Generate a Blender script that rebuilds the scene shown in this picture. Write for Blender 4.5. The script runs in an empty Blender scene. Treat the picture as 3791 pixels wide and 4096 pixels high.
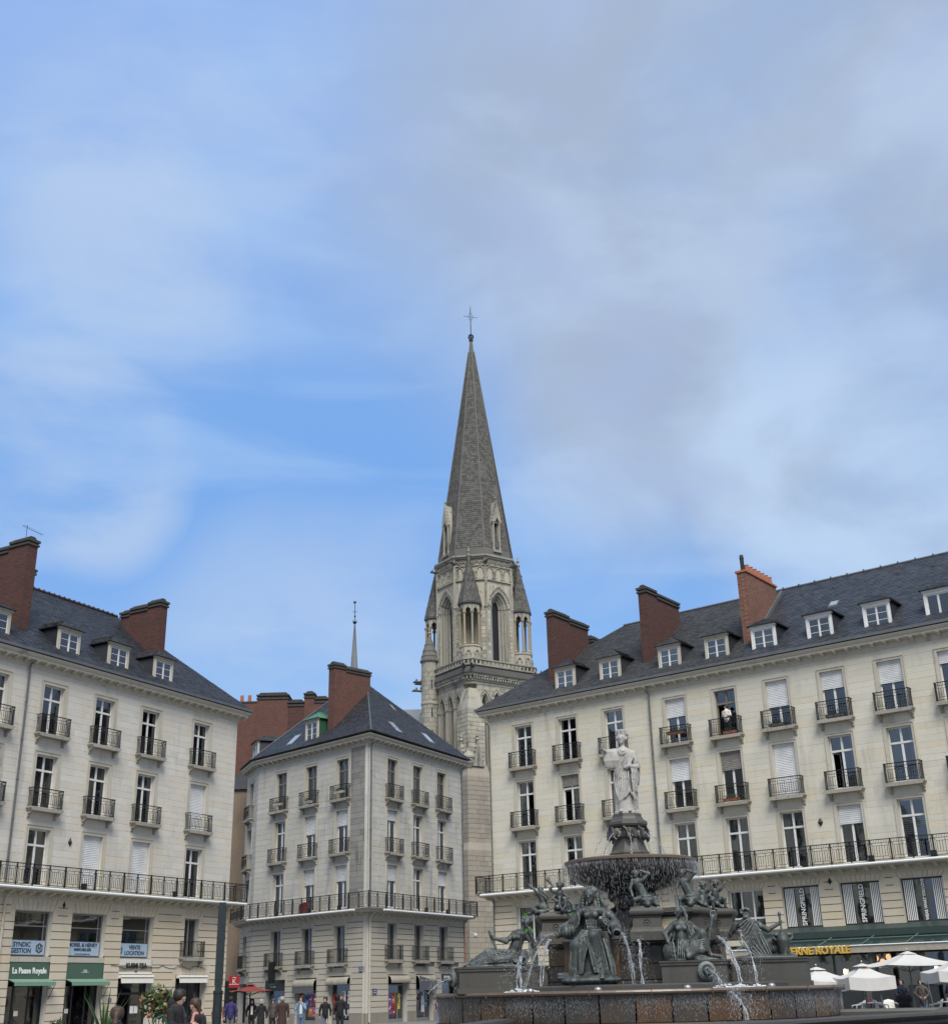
import bpy, math, random
import numpy as np
from mathutils import Matrix, Vector
random.seed(7); np.random.seed(7)
R = math.radians
S = bpy.context.scene
COL = S.collection
# ------------------------------------------------------------------ camera
PITCH, ROLL = 0.37967, -0.023355
def _T(d):
    cp, sp = math.cos(PITCH), math.sin(PITCH)
    return Vector((d[0], d[1]*cp - d[2]*sp, d[1]*sp + d[2]*cp))
_right = _T((math.cos(ROLL), 0, math.sin(ROLL))); _up = _T((-math.sin(ROLL), 0, math.cos(ROLL))); _fw = _T((0, 1, 0))
cam = bpy.data.cameras.new('camera'); cam.sensor_fit = 'HORIZONTAL'; cam.sensor_width = 36
cam.lens = 4833.45/3791*36; cam.clip_start = 0.3; cam.clip_end = 3000
co = bpy.data.objects.new('camera', cam); COL.objects.link(co)
m = Matrix.Identity(4)
for i in range(3):
    m[i][0] = _right[i]; m[i][1] = _up[i]; m[i][2] = -_fw[i]
m[0][3], m[1][3], m[2][3] = 0, 0, 1.6
co.matrix_world = m; S.camera = co
# ------------------------------------------------------------------ light and sky
SUN_EL, SUN_AZ = 52, 171          # compass style: 0 = +y (view direction), clockwise
sun = bpy.data.lights.new('sun', 'SUN'); sun.energy = 3.5; sun.angle = R(32); sun.color = (1.0, 0.95, 0.87)
so = bpy.data.objects.new('sun', sun); COL.objects.link(so)
sd = Vector((math.sin(R(SUN_AZ))*math.cos(R(SUN_EL)), math.cos(R(SUN_AZ))*math.cos(R(SUN_EL)), math.sin(R(SUN_EL))))
so.rotation_euler = sd.to_track_quat('Z', 'Y').to_euler()
S.view_settings.view_transform = 'Standard'; S.view_settings.look = 'None'
S.view_settings.exposure = 0.3; S.view_settings.gamma = 1; S.view_settings.use_curve_mapping = False
S.render.engine = 'CYCLES'
S.cycles.max_bounces = 6; S.cycles.transparent_max_bounces = 12; S.cycles.transmission_bounces = 4
S.cycles.diffuse_bounces = 3; S.cycles.glossy_bounces = 3
wd = bpy.data.worlds.new('World'); S.world = wd; wd.use_nodes = True
nt = wd.node_tree; nt.nodes.clear()
def nd(t, tree, **kw):
    n = tree.nodes.new(t)
    for k, v in kw.items():
        if k.startswith('i_'):
            kk = k[2:]; kk = int(kk) if kk.isdigit() else kk
            n.inputs[kk].default_value = v
        else: setattr(n, k, v)
    return n
def mixc(tree, a, b, f, mode='MIX'):
    n = tree.nodes.new('ShaderNodeMix'); n.data_type = 'RGBA'; n.blend_type = mode
    for s, v in ((0, f), (6, a), (7, b)):
        if hasattr(v, 'links') or isinstance(v, bpy.types.NodeSocket): tree.links.new(v, n.inputs[s])
        else: n.inputs[s].default_value = v if s == 0 else (tuple(v)+(1,))[:4]
    return n.outputs[2]
def mth(tree, op, a, b=0.0, c=None, clamp=False):
    n = tree.nodes.new('ShaderNodeMath'); n.operation = op; n.use_clamp = clamp
    for s, v in ((0, a), (1, b), (2, c)):
        if v is None: continue
        if isinstance(v, bpy.types.NodeSocket): tree.links.new(v, n.inputs[s])
        else: n.inputs[s].default_value = v
    return n.outputs[0]
def mrange(tree, v, a, b, c=0.0, d=1.0, smooth=True):
    n = tree.nodes.new('ShaderNodeMapRange'); n.interpolation_type = 'SMOOTHSTEP' if smooth else 'LINEAR'
    tree.links.new(v, n.inputs[0])
    for i, x in zip((1, 2, 3, 4), (a, b, c, d)): n.inputs[i].default_value = x
    return n.outputs[0]
BGS = 0.10
sky = nd('ShaderNodeTexSky', nt, sky_type='NISHITA', sun_disc=False, sun_elevation=R(SUN_EL), sun_rotation=R(SUN_AZ), air_density=1.0, dust_density=0.6, ozone_density=2.5)
tc = nd('ShaderNodeTexCoord', nt)
D = tc.outputs['Generated']
sep = nd('ShaderNodeSeparateXYZ', nt); nt.links.new(D, sep.inputs[0])
def noise(tree, vec, scale, detail, rough=0.5, dist=0.0, mp=None, off=(0,0,0), rot=(0,0,0), out=0):
    mpn = tree.nodes.new('ShaderNodeMapping'); mpn.inputs[3].default_value = mp or (1,1,1); mpn.inputs[1].default_value = off; mpn.inputs[2].default_value = rot
    tree.links.new(vec, mpn.inputs[0])
    n = tree.nodes.new('ShaderNodeTexNoise'); n.inputs['Scale'].default_value = scale; n.inputs['Detail'].default_value = detail
    n.inputs['Roughness'].default_value = rough; n.inputs['Distortion'].default_value = dist
    tree.links.new(mpn.outputs[0], n.inputs[0]); return n.outputs[out]
def vmath(op, a, b):
    n = nt.nodes.new('ShaderNodeVectorMath'); n.operation = op
    for i, v in enumerate((a, b)):
        if isinstance(v, bpy.types.NodeSocket): nt.links.new(v, n.inputs[i])
        else: n.inputs[i].default_value = v
    return n
w1 = vmath('SUBTRACT', noise(nt, D, 2.4, 4, .5, .2, None, (3,1,2), out=1), (.5,.5,.5)).outputs[0]
sc_ = nt.nodes.new('ShaderNodeVectorMath'); sc_.operation = 'SCALE'; nt.links.new(w1, sc_.inputs[0]); sc_.inputs['Scale'].default_value = .20
W = vmath('NORMALIZE', vmath('ADD', D, sc_.outputs[0]).outputs[0], (0,0,0)).outputs[0]     # wind-blown directions: ragged cloud edges
def blob(d, r_in, r_out, v=None):
    dt = vmath('DOT_PRODUCT', v or W, d).outputs['Value']; return mrange(nt, dt, math.cos(r_out), math.cos(r_in))
def mx_(*v):
    o = v[0]
    for q in v[1:]: o = mth(nt, 'MAXIMUM', o, q)
    return o
n_big = noise(nt, D, 3.0, 6, .52, .4, (1,1,1.5), (5,2,7)); n_mid = noise(nt, D, 6.0, 6, .52, .4, (1,1,1.8), (2,8,1)); n_str = noise(nt, D, 3.6, 5, .50, .6, (1,1,5.5), (1,4,2), (0, R(24), 0))
# open sky
blue = mixc(nt, sky.outputs[0], (1.6, 3.5, 7.3), 0.84)
blue = mixc(nt, (2.35, 3.75, 6.9), blue, mrange(nt, sep.outputs[2], .66, .40))
blue = mixc(nt, blue, (2.5, 4.35, 7.3), mrange(nt, sep.outputs[2], .34, .20, 0, .8))
blue = mixc(nt, blue, (2.9, 4.5, 7.2), mrange(nt, n_str, .42, .70, .06, .62))
wisp = mx_(blob((-.269,.776,.571), .0, .15), blob((-.345,.85,.406), .0, .09), blob((-.312,.877,.366), .0, .08), mth(nt, 'MULTIPLY', blob((-.146,.952,.27), .0, .16), .8), mth(nt, 'MULTIPLY', blob((-.119,.724,.68), .0, .25), .6))
blue = mixc(nt, blue, (4.0, 5.1, 6.9), mth(nt, 'MULTIPLY', wisp, mrange(nt, n_mid, .30, .62, .1, .75)))
# grey bank to the right, bright breaks under it, and unbroken cloud all round outside this opening
bank = mx_(blob((.17,.80,.58), .04, .32), blob((.15,.862,.49), .03, .21), blob((.26,.836,.494), .10, .25), blob((.34,.76,.56), .10, .35), mth(nt, 'MULTIPLY', blob((.36,.87,.34), .02, .14), .8), mth(nt, 'MULTIPLY', blob((.18,.93,.31), .0, .10), .7))
away = mrange(nt, vmath('DOT_PRODUCT', D, (.0,.88,.47)).outputs['Value'], .80, .60)
bank = mx_(mth(nt, 'MULTIPLY', bank, mrange(nt, n_big, .30, .52, .55, 1.0)), away)
cl = mixc(nt, (3.15, 3.85, 5.05), (3.9, 4.8, 6.3), mrange(nt, n_mid, .36, .66))
cl = mixc(nt, cl, (3.3, 4.1, 6.0), mrange(nt, n_big, .5, .64, 0, .8))
br = mx_(blob((.284,.887,.364), .0, .15), mth(nt, 'MULTIPLY', blob((.342,.84,.42), .0, .10), .8), mth(nt, 'MULTIPLY', blob((.066,.924,.376), .0, .12), .5))
c = mixc(nt, blue, cl, mth(nt, 'MULTIPLY', bank, .93))
c = mixc(nt, c, (4.3, 5.6, 7.4), mth(nt, 'MULTIPLY', br, mrange(nt, n_mid, .32, .6, .25, .85)))
bg = nd('ShaderNodeBackground', nt); bg.inputs[1].default_value = BGS
nt.links.new(c, bg.inputs[0]); wo = nd('ShaderNodeOutputWorld', nt); nt.links.new(bg.outputs[0], wo.inputs[0])
# ------------------------------------------------------------------ materials
MATS = {}
def newmat(name):
    mt = bpy.data.materials.new(name); mt.use_nodes = True; t = mt.node_tree; t.nodes.clear()
    o = t.nodes.new('ShaderNodeOutputMaterial'); b = t.nodes.new('ShaderNodeBsdfPrincipled'); t.links.new(b.outputs[0], o.inputs[0])
    MATS[name] = mt; return mt, t, b, o
def world_pos(t): return t.nodes.new('ShaderNodeNewGeometry').outputs['Position']
def tone(t):
    "a number per piece: object random + island random, wrapped"
    a = t.nodes.new('ShaderNodeObjectInfo').outputs['Random']; b = t.nodes.new('ShaderNodeNewGeometry').outputs['Random Per Island']
    return mth(t, 'FRACT', mth(t, 'ADD', a, b))
def bump(t, b, h, strength=0.3, dist=0.02):
    n = t.nodes.new('ShaderNodeBump'); n.inputs['Strength'].default_value = strength; n.inputs['Distance'].default_value = dist
    t.links.new(h, n.inputs['Height']); t.links.new(n.outputs[0], b.inputs['Normal'])
def stone(name, c1, c2, c3, dirt=(.10,.095,.085), dirt_amt=.35, scale=1.0, rough=.88, var=.25, streak=.4, bmp=.25):
    mt, t, b, o = newmat(name); P = world_pos(t)
    tn = tone(t); base = mixc(t, c1, c2, tn)
    base = mixc(t, base, c3, mth(t, 'GREATER_THAN', mth(t, 'FRACT', mth(t, 'MULTIPLY', tn, 7.31)), .82))
    base = mixc(t, base, c3, mrange(t, noise(t, P, .45*scale, 5, .6), .42, .72, 0, .8))
    base = mixc(t, base, mixc(t, base, (.5,.5,.5), 1, 'MULTIPLY'), mrange(t, noise(t, P, 14*scale, 4, .7), .35, .75, 0, var))
    s1 = noise(t, P, 1.6*scale, 5, .6, .3, (1,1,.13)); s2 = noise(t, P, .35*scale, 4, .6)
    d = mth(t, 'MULTIPLY', mrange(t, s1, .5, .75, 0, 1), mrange(t, s2, .4, .65, .25, 1))
    base = mixc(t, base, dirt, mth(t, 'MULTIPLY', d, streak))
    d2 = mrange(t, noise(t, P, 2.3*scale, 8, .65), .55, .8, 0, dirt_amt)
    base = mixc(t, base, dirt, d2)
    t.links.new(base, b.inputs['Base Color']); b.inputs['Roughness'].default_value = rough
    if bmp: bump(t, b, noise(t, P, 22*scale, 5, .7), bmp, .015)
    return mt
stone('limestone_upper', (.60,.578,.495), (.535,.515,.44), (.57,.525,.41), (.22,.205,.17), .30, 1, .9, .18, .55)
stone('limestone_left', (.60,.58,.52), (.53,.512,.46), (.57,.53,.45), (.22,.205,.175), .28, 1, .9, .18, .5)
stone('limestone_middle', (.53,.515,.47), (.44,.43,.395), (.48,.46,.40), (.16,.15,.135), .42, 1, .9, .2, .6)
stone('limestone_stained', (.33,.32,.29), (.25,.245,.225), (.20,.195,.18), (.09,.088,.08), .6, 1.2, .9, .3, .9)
stone('limestone_lower', (.60,.54,.43), (.52,.465,.37), (.58,.50,.36), (.28,.25,.20), .22, 1, .9, .14, .35)
stone('limestone_lower_mid', (.50,.465,.39), (.42,.395,.335), (.47,.43,.34), (.2,.185,.16), .25, 1, .9, .14, .35)
stone('limestone_trim', (.50,.47,.40), (.44,.415,.36), (.46,.43,.34), (.12,.115,.10), .5, 1.4, .9, .2, .6)
stone('mortar', (.40,.385,.34), (.38,.365,.32), (.40,.37,.30), (.2,.19,.17), .2)
stone('mortar_dark', (.12,.11,.09), (.11,.10,.085), (.12,.11,.09), (.05,.05,.045), .3)
stone('tower_stone', (.49,.47,.395), (.21,.205,.185), (.42,.39,.30), (.030,.030,.028), .95, .75, .92, .3, 1.0, .5)
stone('tower_trim', (.40,.385,.325), (.24,.235,.205), (.33,.31,.255), (.028,.028,.026), .95, .9, .92, .35, 1.0, .6)
stone('tower_shaft', (.36,.29,.19), (.31,.28,.21), (.28,.24,.17), (.06,.06,.055), .6, 1, .9, .3, .8, .4)
stone('tower_base', (.33,.29,.235), (.245,.22,.185), (.30,.27,.22), (.12,.11,.095), .4, .7, .92, .2, .6, .4)
stone('spire_stone', (.105,.102,.094), (.055,.055,.053), (.10,.097,.088), (.03,.03,.03), .5, .8, .92, .3, .5, .6)
stone('granite', (.068,.066,.058), (.048,.047,.042), (.060,.055,.044), (.03,.028,.025), .5, 1.8, .55, .35, .8, .35)
stone('granite_wet', (.050,.046,.040), (.036,.033,.029), (.085,.046,.020), (.014,.013,.012), .6, .9, .28, .3, .9, .3)
stone('granite_rust', (.085,.046,.019), (.055,.034,.019), (.045,.036,.026), (.018,.014,.011), .7, 1.3, .30, .3, .9, .3)
mt = stone('balcony_stone', (.36,.335,.285), (.30,.28,.24), (.28,.26,.21), (.06,.058,.052), .8, 2.2, .9, .3, .9)
mt = stone('marble', (.38,.37,.345), (.38,.37,.345), (.29,.285,.26), (.10,.10,.095), .75, 2.6, .6, .3, .95, .2)
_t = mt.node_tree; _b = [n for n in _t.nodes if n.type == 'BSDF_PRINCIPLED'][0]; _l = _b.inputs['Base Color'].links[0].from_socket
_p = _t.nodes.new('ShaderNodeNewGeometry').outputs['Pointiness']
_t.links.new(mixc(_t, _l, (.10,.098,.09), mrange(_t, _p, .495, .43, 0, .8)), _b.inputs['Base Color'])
stone('marble_plaque', (.48,.43,.33), (.45,.40,.30), (.48,.42,.30), (.2,.18,.14), .3)
stone('paving', (.20,.195,.185), (.165,.16,.152), (.19,.18,.165), (.08,.078,.072), .5, .8, .8, .2, .1)
stone('render_brown', (.235,.18,.13), (.235,.18,.13), (.17,.135,.10), (.09,.075,.06), .5, .6)
stone('render_beige', (.42,.39,.33), (.42,.39,.33), (.36,.33,.27), (.16,.15,.13), .4, .6)
stone('lead', (.20,.215,.23), (.16,.17,.185), (.24,.25,.26), (.08,.085,.09), .4, .8, .55, .2, .6)
def slate(name, c1, c2, moss=(.11,.115,.085), mossamt=.25, rough=.5):
    mt, t, b, o = newmat(name); P = world_pos(t)
    base = mixc(t, c1, c2, tone(t))
    base = mixc(t, base, moss, mrange(t, noise(t, P, .5, 6, .65), .5, .8, 0, mossamt))
    base = mixc(t, base, (.16,.155,.14), mrange(t, noise(t, P, 3.5, 6, .7), .66, .8, 0, .6))
    t.links.new(base, b.inputs['Base Color']); b.inputs['Roughness'].default_value = rough
    b.inputs['Specular IOR Level'].default_value = .35
    bump(t, b, noise(t, P, 30, 4, .6), .3, .01)
slate('slate_dark', (.022,.025,.032), (.045,.049,.059))
slate('slate_old', (.032,.034,.037), (.062,.063,.065), (.10,.10,.085), .5, .65)
slate('tower_slate', (.060,.059,.056), (.125,.122,.113), (.19,.18,.155), .6, .85)
def brick(name, c1, c2, mortar, dirt=.4):
    mt, t, b, o = newmat(name); P = world_pos(t)
    sp = t.nodes.new('ShaderNodeSeparateXYZ'); t.links.new(P, sp.inputs[0])
    cm = t.nodes.new('ShaderNodeCombineXYZ'); t.links.new(mth(t, 'ADD', mth(t,'MULTIPLY', sp.outputs[0], .9), mth(t, 'MULTIPLY', sp.outputs[1], .62)), cm.inputs[0]); t.links.new(sp.outputs[2], cm.inputs[1])
    bt = t.nodes.new('ShaderNodeTexBrick'); t.links.new(cm.outputs[0], bt.inputs[0])
    bt.inputs['Scale'].default_value = 1; bt.inputs['Brick Width'].default_value = .23; bt.inputs['Row Height'].default_value = .125
    bt.inputs['Mortar Size'].default_value = .020; bt.inputs['Bias'].default_value = -.1
    bt.inputs['Color1'].default_value = (*c1, 1); bt.inputs['Color2'].default_value = (*c2, 1); bt.inputs['Mortar'].default_value = (*mortar, 1)
    base = mixc(t, bt.outputs[0], (.05,.035,.03), mrange(t, noise(t, P, .9, 7, .65, .3, (1,1,.5)), .45, .75, 0, dirt))
    base = mixc(t, base, (.30,.24,.20), mrange(t, noise(t, P, 2.2, 6, .7), .62, .8, 0, .5))
    t.links.new(base, b.inputs['Base Color']); b.inputs['Roughness'].default_value = .9
    bump(t, b, bt.outputs[1], -.9, .03)
brick('brick_dark', (.098,.028,.021), (.046,.016,.0135), (.065,.043,.036))
brick('brick_orange', (.21,.072,.040), (.10,.035,.024), (.17,.12,.09), .35)
brick('brick_mixed', (.15,.048,.030), (.09,.030,.023), (.085,.06,.048), .45)
def plain(name, col, rough=.5, metal=0., var=.12, scale=6, bmp=0, spec=.5, emit=None):
    mt, t, b, o = newmat(name); P = world_pos(t)
    dk = tuple(x*(1-var*3) for x in col)
    base = mixc(t, col, tuple(max(0, x) for x in dk), mrange(t, noise(t, P, scale, 5, .6), .35, .75, 0, .5))
    t.links.new(base, b.inputs['Base Color']); b.inputs['Roughness'].default_value = rough; b.inputs['Metallic'].default_value = metal
    b.inputs['Specular IOR Level'].default_value = spec
    if bmp: bump(t, b, noise(t, P, scale*4, 4, .6), bmp, .01)
    if emit: b.inputs['Emission Color'].default_value = (*emit[:3], 1); b.inputs['Emission Strength'].default_value = emit[3]
    return mt
plain('white_paint', (.70,.70,.68), .5, var=.1); plain('white_pvc', (.74,.75,.75), .4, var=.05)
plain('brown_paint', (.19,.165,.14), .6); plain('grey_frame', (.23,.23,.22), .55)
plain('shutter_white', (.66,.67,.67), .55, var=.12, scale=2); plain('shutter_old', (.26,.245,.22), .8, var=.28, scale=9)
plain('iron', (.018,.020,.021), .55, .2, .2, spec=.4); plain('zinc', (.13,.14,.148), .5, .3, .12, 2); plain('pipe_cream', (.50,.46,.38), .6, var=.2)
plain('cap_stone', (.055,.052,.048), .95, var=.25, scale=5, bmp=.5); plain('terracotta', (.37,.13,.07), .8)
plain('interior', (.030,.030,.031), .9); plain('curtain', (.52,.52,.49), .9, var=.1); plain('curtain_red', (.26,.05,.045), .9); plain('blind', (.40,.41,.42), .7)
plain('canopy_fascia', (.032,.052,.047), .4); plain('green_paint', (.062,.115,.085), .6, var=.06); plain('green_light', (.16,.27,.20), .6, var=.06); plain('copper_green', (.10,.27,.17), .6, var=.14, scale=3); plain('copper_dark', (.02,.085,.045), .6)
plain('shop_dark', (.020,.023,.024), .35); plain('shop_black', (.012,.012,.014), .4); plain('shop_white', (.66,.64,.58), .6, var=.05); plain('shop_grey', (.10,.105,.11), .5)
plain('banner_blue', (.36,.47,.58), .6, var=.03); plain('letter_navy', (.03,.05,.09), .6); plain('letter_white', (.80,.80,.78), .5, var=.02); plain('letter_black', (.02,.02,.02), .6); plain('letter_gold', (.62,.40,.07), .4, var=.1)
plain('fabric_cream', (.52,.51,.485), .9, var=.06, scale=1.5); plain('fabric_tan', (.36,.33,.27), .9, var=.14, scale=3); plain('fabric_red', (.19,.035,.028), .9)
plain('sticker_green', (.10,.36,.05), .6, var=.05); plain('sign_red', (.38,.02,.025), .5, var=.05); plain('sign_blue', (.02,.13,.40), .5, var=.05); plain('plaque_blue', (.025,.04,.14), .5)
plain('poster_yellow', (.70,.60,.05), .5); plain('poster_pink', (.52,.20,.34), .5); plain('poster_blue', (.10,.24,.50), .5); plain('poster_orange', (.55,.17,.04), .5); plain('poster_purple', (.19,.09,.26), .5)
plain('post_green', (.008,.019,.022), .6, var=.3, scale=4); plain('camera_white', (.7,.7,.7), .3); plain('plastic_white', (.75,.76,.77), .4, var=.03)
plain('lamp_glass', (.9,.85,.7), .4, emit=(1,.80,.50,5)); plain('lamp_orange', (.9,.5,.2), .4, emit=(1,.45,.16,3)); plain('lamp_led', (.35,.35,.34), .3, .5)
plain('skin', (.50,.31,.23), .6, var=.03); plain('hair_dark', (.018,.013,.010), .6); plain('hair_brown', (.05,.026,.016), .6); plain('hair_grey', (.30,.29,.28), .7)
for n_, c_ in dict(black=(.012,.012,.014), navy=(.018,.022,.05), purple=(.035,.028,.12), brown=(.045,.025,.02), denim=(.16,.24,.34), jean=(.10,.14,.21), white=(.62,.60,.57), grey=(.13,.125,.125), teal=(.03,.10,.085), charcoal=(.03,.03,.034), cream=(.5,.45,.36), rust=(.22,.09,.05), taupe=(.085,.07,.065)).items(): plain('cloth_'+n_, c_, .9, var=.12, scale=14)
plain('cloth_pink', (.45,.22,.2), .9)
plain('leaf_green', (.045,.085,.025), .6, var=.15, scale=20); plain('leaf_dark', (.022,.045,.018), .6, var=.15, scale=20); plain('leaf_yellow', (.18,.19,.05), .6, var=.15, scale=20); plain('leaf_red', (.25,.07,.04), .6, var=.2, scale=12); plain('bark', (.08,.06,.045), .9)
# bronze with pale green and white run-off streaks
mt, t, b, o = newmat('bronze'); P = world_pos(t)
base = mixc(t, (.024,.026,.0265), (.058,.068,.066), mrange(t, noise(t, P, 3.2, 6, .65, .4, (1,1,.45)), .38, .68))
base = mixc(t, base, (.155,.185,.175), mrange(t, noise(t, P, 7.5, 7, .72, .6, (1,1,.22), (4,0,0)), .50, .70, 0, .9))
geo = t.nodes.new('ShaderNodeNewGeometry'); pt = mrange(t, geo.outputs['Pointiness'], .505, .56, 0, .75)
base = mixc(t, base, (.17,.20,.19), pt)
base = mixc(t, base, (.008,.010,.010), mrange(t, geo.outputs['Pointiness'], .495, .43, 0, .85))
base = mixc(t, base, (.40,.42,.42), mrange(t, noise(t, P, 4.5, 8, .75, .9, (1,1,.3), (0,9,3)), .60, .74, 0, .8))
t.links.new(base, b.inputs['Base Color']); b.inputs['Metallic'].default_value = .15; b.inputs['Roughness'].default_value = .6
bump(t, b, noise(t, P, 26, 5, .65), .3, .01)
# glass panes: a clear sheet that mirrors more at grazing angles
mt, t, b, o = newmat('glass'); t.nodes.remove(b)
tr = nd('ShaderNodeBsdfTransparent', t); tr.inputs[0].default_value = (.62,.66,.66,1)
gl = nd('ShaderNodeBsdfGlossy', t); gl.inputs[0].default_value = (.9,.95,1,1); gl.inputs[1].default_value = .03
fr = nd('ShaderNodeFresnel', t); fr.inputs[0].default_value = 1.55
P = world_pos(t); bn = t.nodes.new('ShaderNodeBump'); bn.inputs['Strength'].default_value = .10; bn.inputs['Distance'].default_value = .05
t.links.new(noise(t, P, .9, 2, .5), bn.inputs['Height']); t.links.new(bn.outputs[0], gl.inputs['Normal']); t.links.new(bn.outputs[0], fr.inputs['Normal'])
mx = nd('ShaderNodeMixShader', t); t.links.new(mth(t, 'MULTIPLY_ADD', fr.outputs[0], 1.5, .05, True), mx.inputs[0]); t.links.new(tr.outputs[0], mx.inputs[1]); t.links.new(gl.outputs[0], mx.inputs[2]); t.links.new(mx.outputs[0], o.inputs[0])
# falling water: bright, white where broken up
mt, t, b, o = newmat('water_fall')
b.inputs['Base Color'].default_value = (.80,.84,.87,1); b.inputs['Roughness'].default_value = .10; b.inputs['Transmission Weight'].default_value = .78; b.inputs['IOR'].default_value = 1.33
P = world_pos(t); bump(t, b, noise(t, P, 30, 4, .6, .5, (1,1,.4)), .7, .02)
mt, t, b, o = newmat('water_pool')
b.inputs['Base Color'].default_value = (.16,.17,.16,1); b.inputs['Roughness'].default_value = .08; b.inputs['Specular IOR Level'].default_value = .6
P = world_pos(t); bump(t, b, noise(t, P, 7, 5, .6, .5), .4, .05)
plain('foam', (.72,.74,.76), .5, var=.1, scale=25, bmp=.6)
# ------------------------------------------------------------------ mesh tools
class MB:
    def __init__(s, M=None): s.v = []; s.f = []; s.M = M or Matrix.Identity(4); s.mi = []; s.cur = 0
    def add(s, vs, fs, M=None):
        T = s.M @ M if M is not None else s.M
        n = len(s.v); s.v += [tuple(T @ Vector(q)) for q in vs]; s.f += [tuple(n+i for i in q) for q in fs]; s.mi += [s.cur]*len(fs); return s
    def box(s, x0, x1, y0, y1, z0, z1, M=None):
        return s.add([(x0,y0,z0),(x1,y0,z0),(x1,y1,z0),(x0,y1,z0),(x0,y0,z1),(x1,y0,z1),(x1,y1,z1),(x0,y1,z1)],
                     [(0,3,2,1),(4,5,6,7),(0,1,5,4),(1,2,6,5),(2,3,7,6),(3,0,4,7)], M)
    def bbox(s, x0, x1, y0, y1, z0, z1, c=.01, M=None):
        "box with chamfered edges on the front and the vertical sides"
        P = [(x0+c,y0),(x1-c,y0),(x1,y0+c),(x1,y1),(x0,y1),(x0,y0+c)]
        vs = [(a,b_,z0+c) for a,b_ in P]+[(a,b_,z1-c) for a,b_ in P]
        n = 6; fs = [tuple((i,(i+1)%n,n+(i+1)%n,n+i)) for i in range(n)]
        Q = [(x0+2*c,y0+c),(x1-2*c,y0+c),(x1-c,y0+2*c),(x1-c,y1),(x0+c,y1),(x0+c,y0+2*c)]
        vs += [(a,b_,z0) for a,b_ in Q]+[(a,b_,z1) for a,b_ in Q]
        fs += [tuple((12+(i+1)%n,(i+1)%n,i,12+i)) for i in range(n)] and [(12+i,12+(i+1)%n,(i+1)%n,i) for i in range(n)]
        fs += [(6+i,6+(i+1)%n,18+(i+1)%n,18+i) for i in range(n)]+[tuple(range(17,11,-1)),tuple(range(18,24))]
        return s.add(vs, fs, M)
    def prism(s, poly, a, b, axis='y', M=None):
        "extrude a 2-D polygon along an axis; poly is (x,z) for y, (x,y) for z, (y,z) for x"
        n = len(poly)
        f = {'y': lambda p, t: (p[0], t, p[1]), 'z': lambda p, t: (p[0], p[1], t), 'x': lambda p, t: (t, p[0], p[1])}[axis]
        return s.add([f(p, a) for p in poly]+[f(p, b) for p in poly], [tuple(range(n)), tuple(range(2*n-1, n-1, -1))]+[(i,n+i,n+(i+1)%n,(i+1)%n) for i in range(n)], M)
    def tube(s, pts, r, n=6, M=None, cap=True):
        pts = [Vector(p) for p in pts]; rs = r if isinstance(r, (list, tuple)) else [r]*len(pts); vs = []; fs = []
        up = Vector((0,0,1))
        for i, p in enumerate(pts):
            d = (pts[min(i+1,len(pts)-1)]-pts[max(i-1,0)])
            if d.length < 1e-9: d = Vector((0,0,1))
            d.normalize(); u = d.cross(up if abs(d.z) < .9 else Vector((1,0,0))).normalized(); w = d.cross(u)
            vs += [tuple(p+(u*math.cos(2*math.pi*k/n)+w*math.sin(2*math.pi*k/n))*rs[i]) for k in range(n)]
        for i in range(len(pts)-1):
            fs += [(i*n+k, i*n+(k+1)%n, (i+1)*n+(k+1)%n, (i+1)*n+k) for k in range(n)]
        if cap: fs += [tuple(range(n-1,-1,-1)), tuple((len(pts)-1)*n+k for k in range(n))]
        return s.add(vs, fs, M)
    def lathe(s, prof, n=16, M=None, a0=0, sides=None):
        vs = []; fs = []
        for r, z in prof:
            vs += [(r*math.cos(a0+2*math.pi*k/n), r*math.sin(a0+2*math.pi*k/n), z) for k in range(n)]
        for i in range(len(prof)-1):
            fs += [(i*n+k, i*n+(k+1)%n, (i+1)*n+(k+1)%n, (i+1)*n+k) for k in range(n)]
        fs += [tuple(range(n-1,-1,-1)), tuple((len(prof)-1)*n+k for k in range(n))]
        return s.add(vs, fs, M)
    def quad(s, a, b, c, d, M=None): return s.add([a,b,c,d], [(0,1,2,3)], M)
    def ball(s, c, r, n=6, M=None):
        rx, ry, rz = r if isinstance(r, tuple) else (r,r,r); vs=[]; fs=[]
        m_ = n//2+1
        for i in range(m_+1):
            th = math.pi*i/m_
            vs += [(c[0]+rx*math.sin(th)*math.cos(2*math.pi*k/n), c[1]+ry*math.sin(th)*math.sin(2*math.pi*k/n), c[2]-rz*math.cos(th)) for k in range(n)]
        for i in range(m_): fs += [(i*n+k, i*n+(k+1)%n, (i+1)*n+(k+1)%n, (i+1)*n+k) for k in range(n)]
        return s.add(vs, fs, M)
    def mesh(s, name, mat, smooth=False):
        me = bpy.data.meshes.new(name); me.from_pydata(s.v, [], s.f)
        for x in (mat if isinstance(mat, (list, tuple)) else [mat]): me.materials.append(MATS[x])
        if any(s.mi): me.polygons.foreach_set('material_index', s.mi)
        if smooth: me.polygons.foreach_set('use_smooth', [True]*len(me.polygons))
        me.update(); return me
    def build(s, name, mat, parent=None, smooth=False, M=None, **tg):
        return put(name, s.mesh(name, mat, smooth), parent, M, **tg)
def put(name, me, parent=None, M=None, **tg):
    o = bpy.data.objects.new(name, me); COL.objects.link(o)
    if parent: o.parent = parent
    if M is not None: o.matrix_basis = M
    return tag(o, **tg)
def tag(o, label=None, cat=None, group=None, kind=None):
    if label: o['label'] = label
    if cat: o['category'] = cat
    if group: o['group'] = group
    if kind: o['kind'] = kind
    return o
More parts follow.
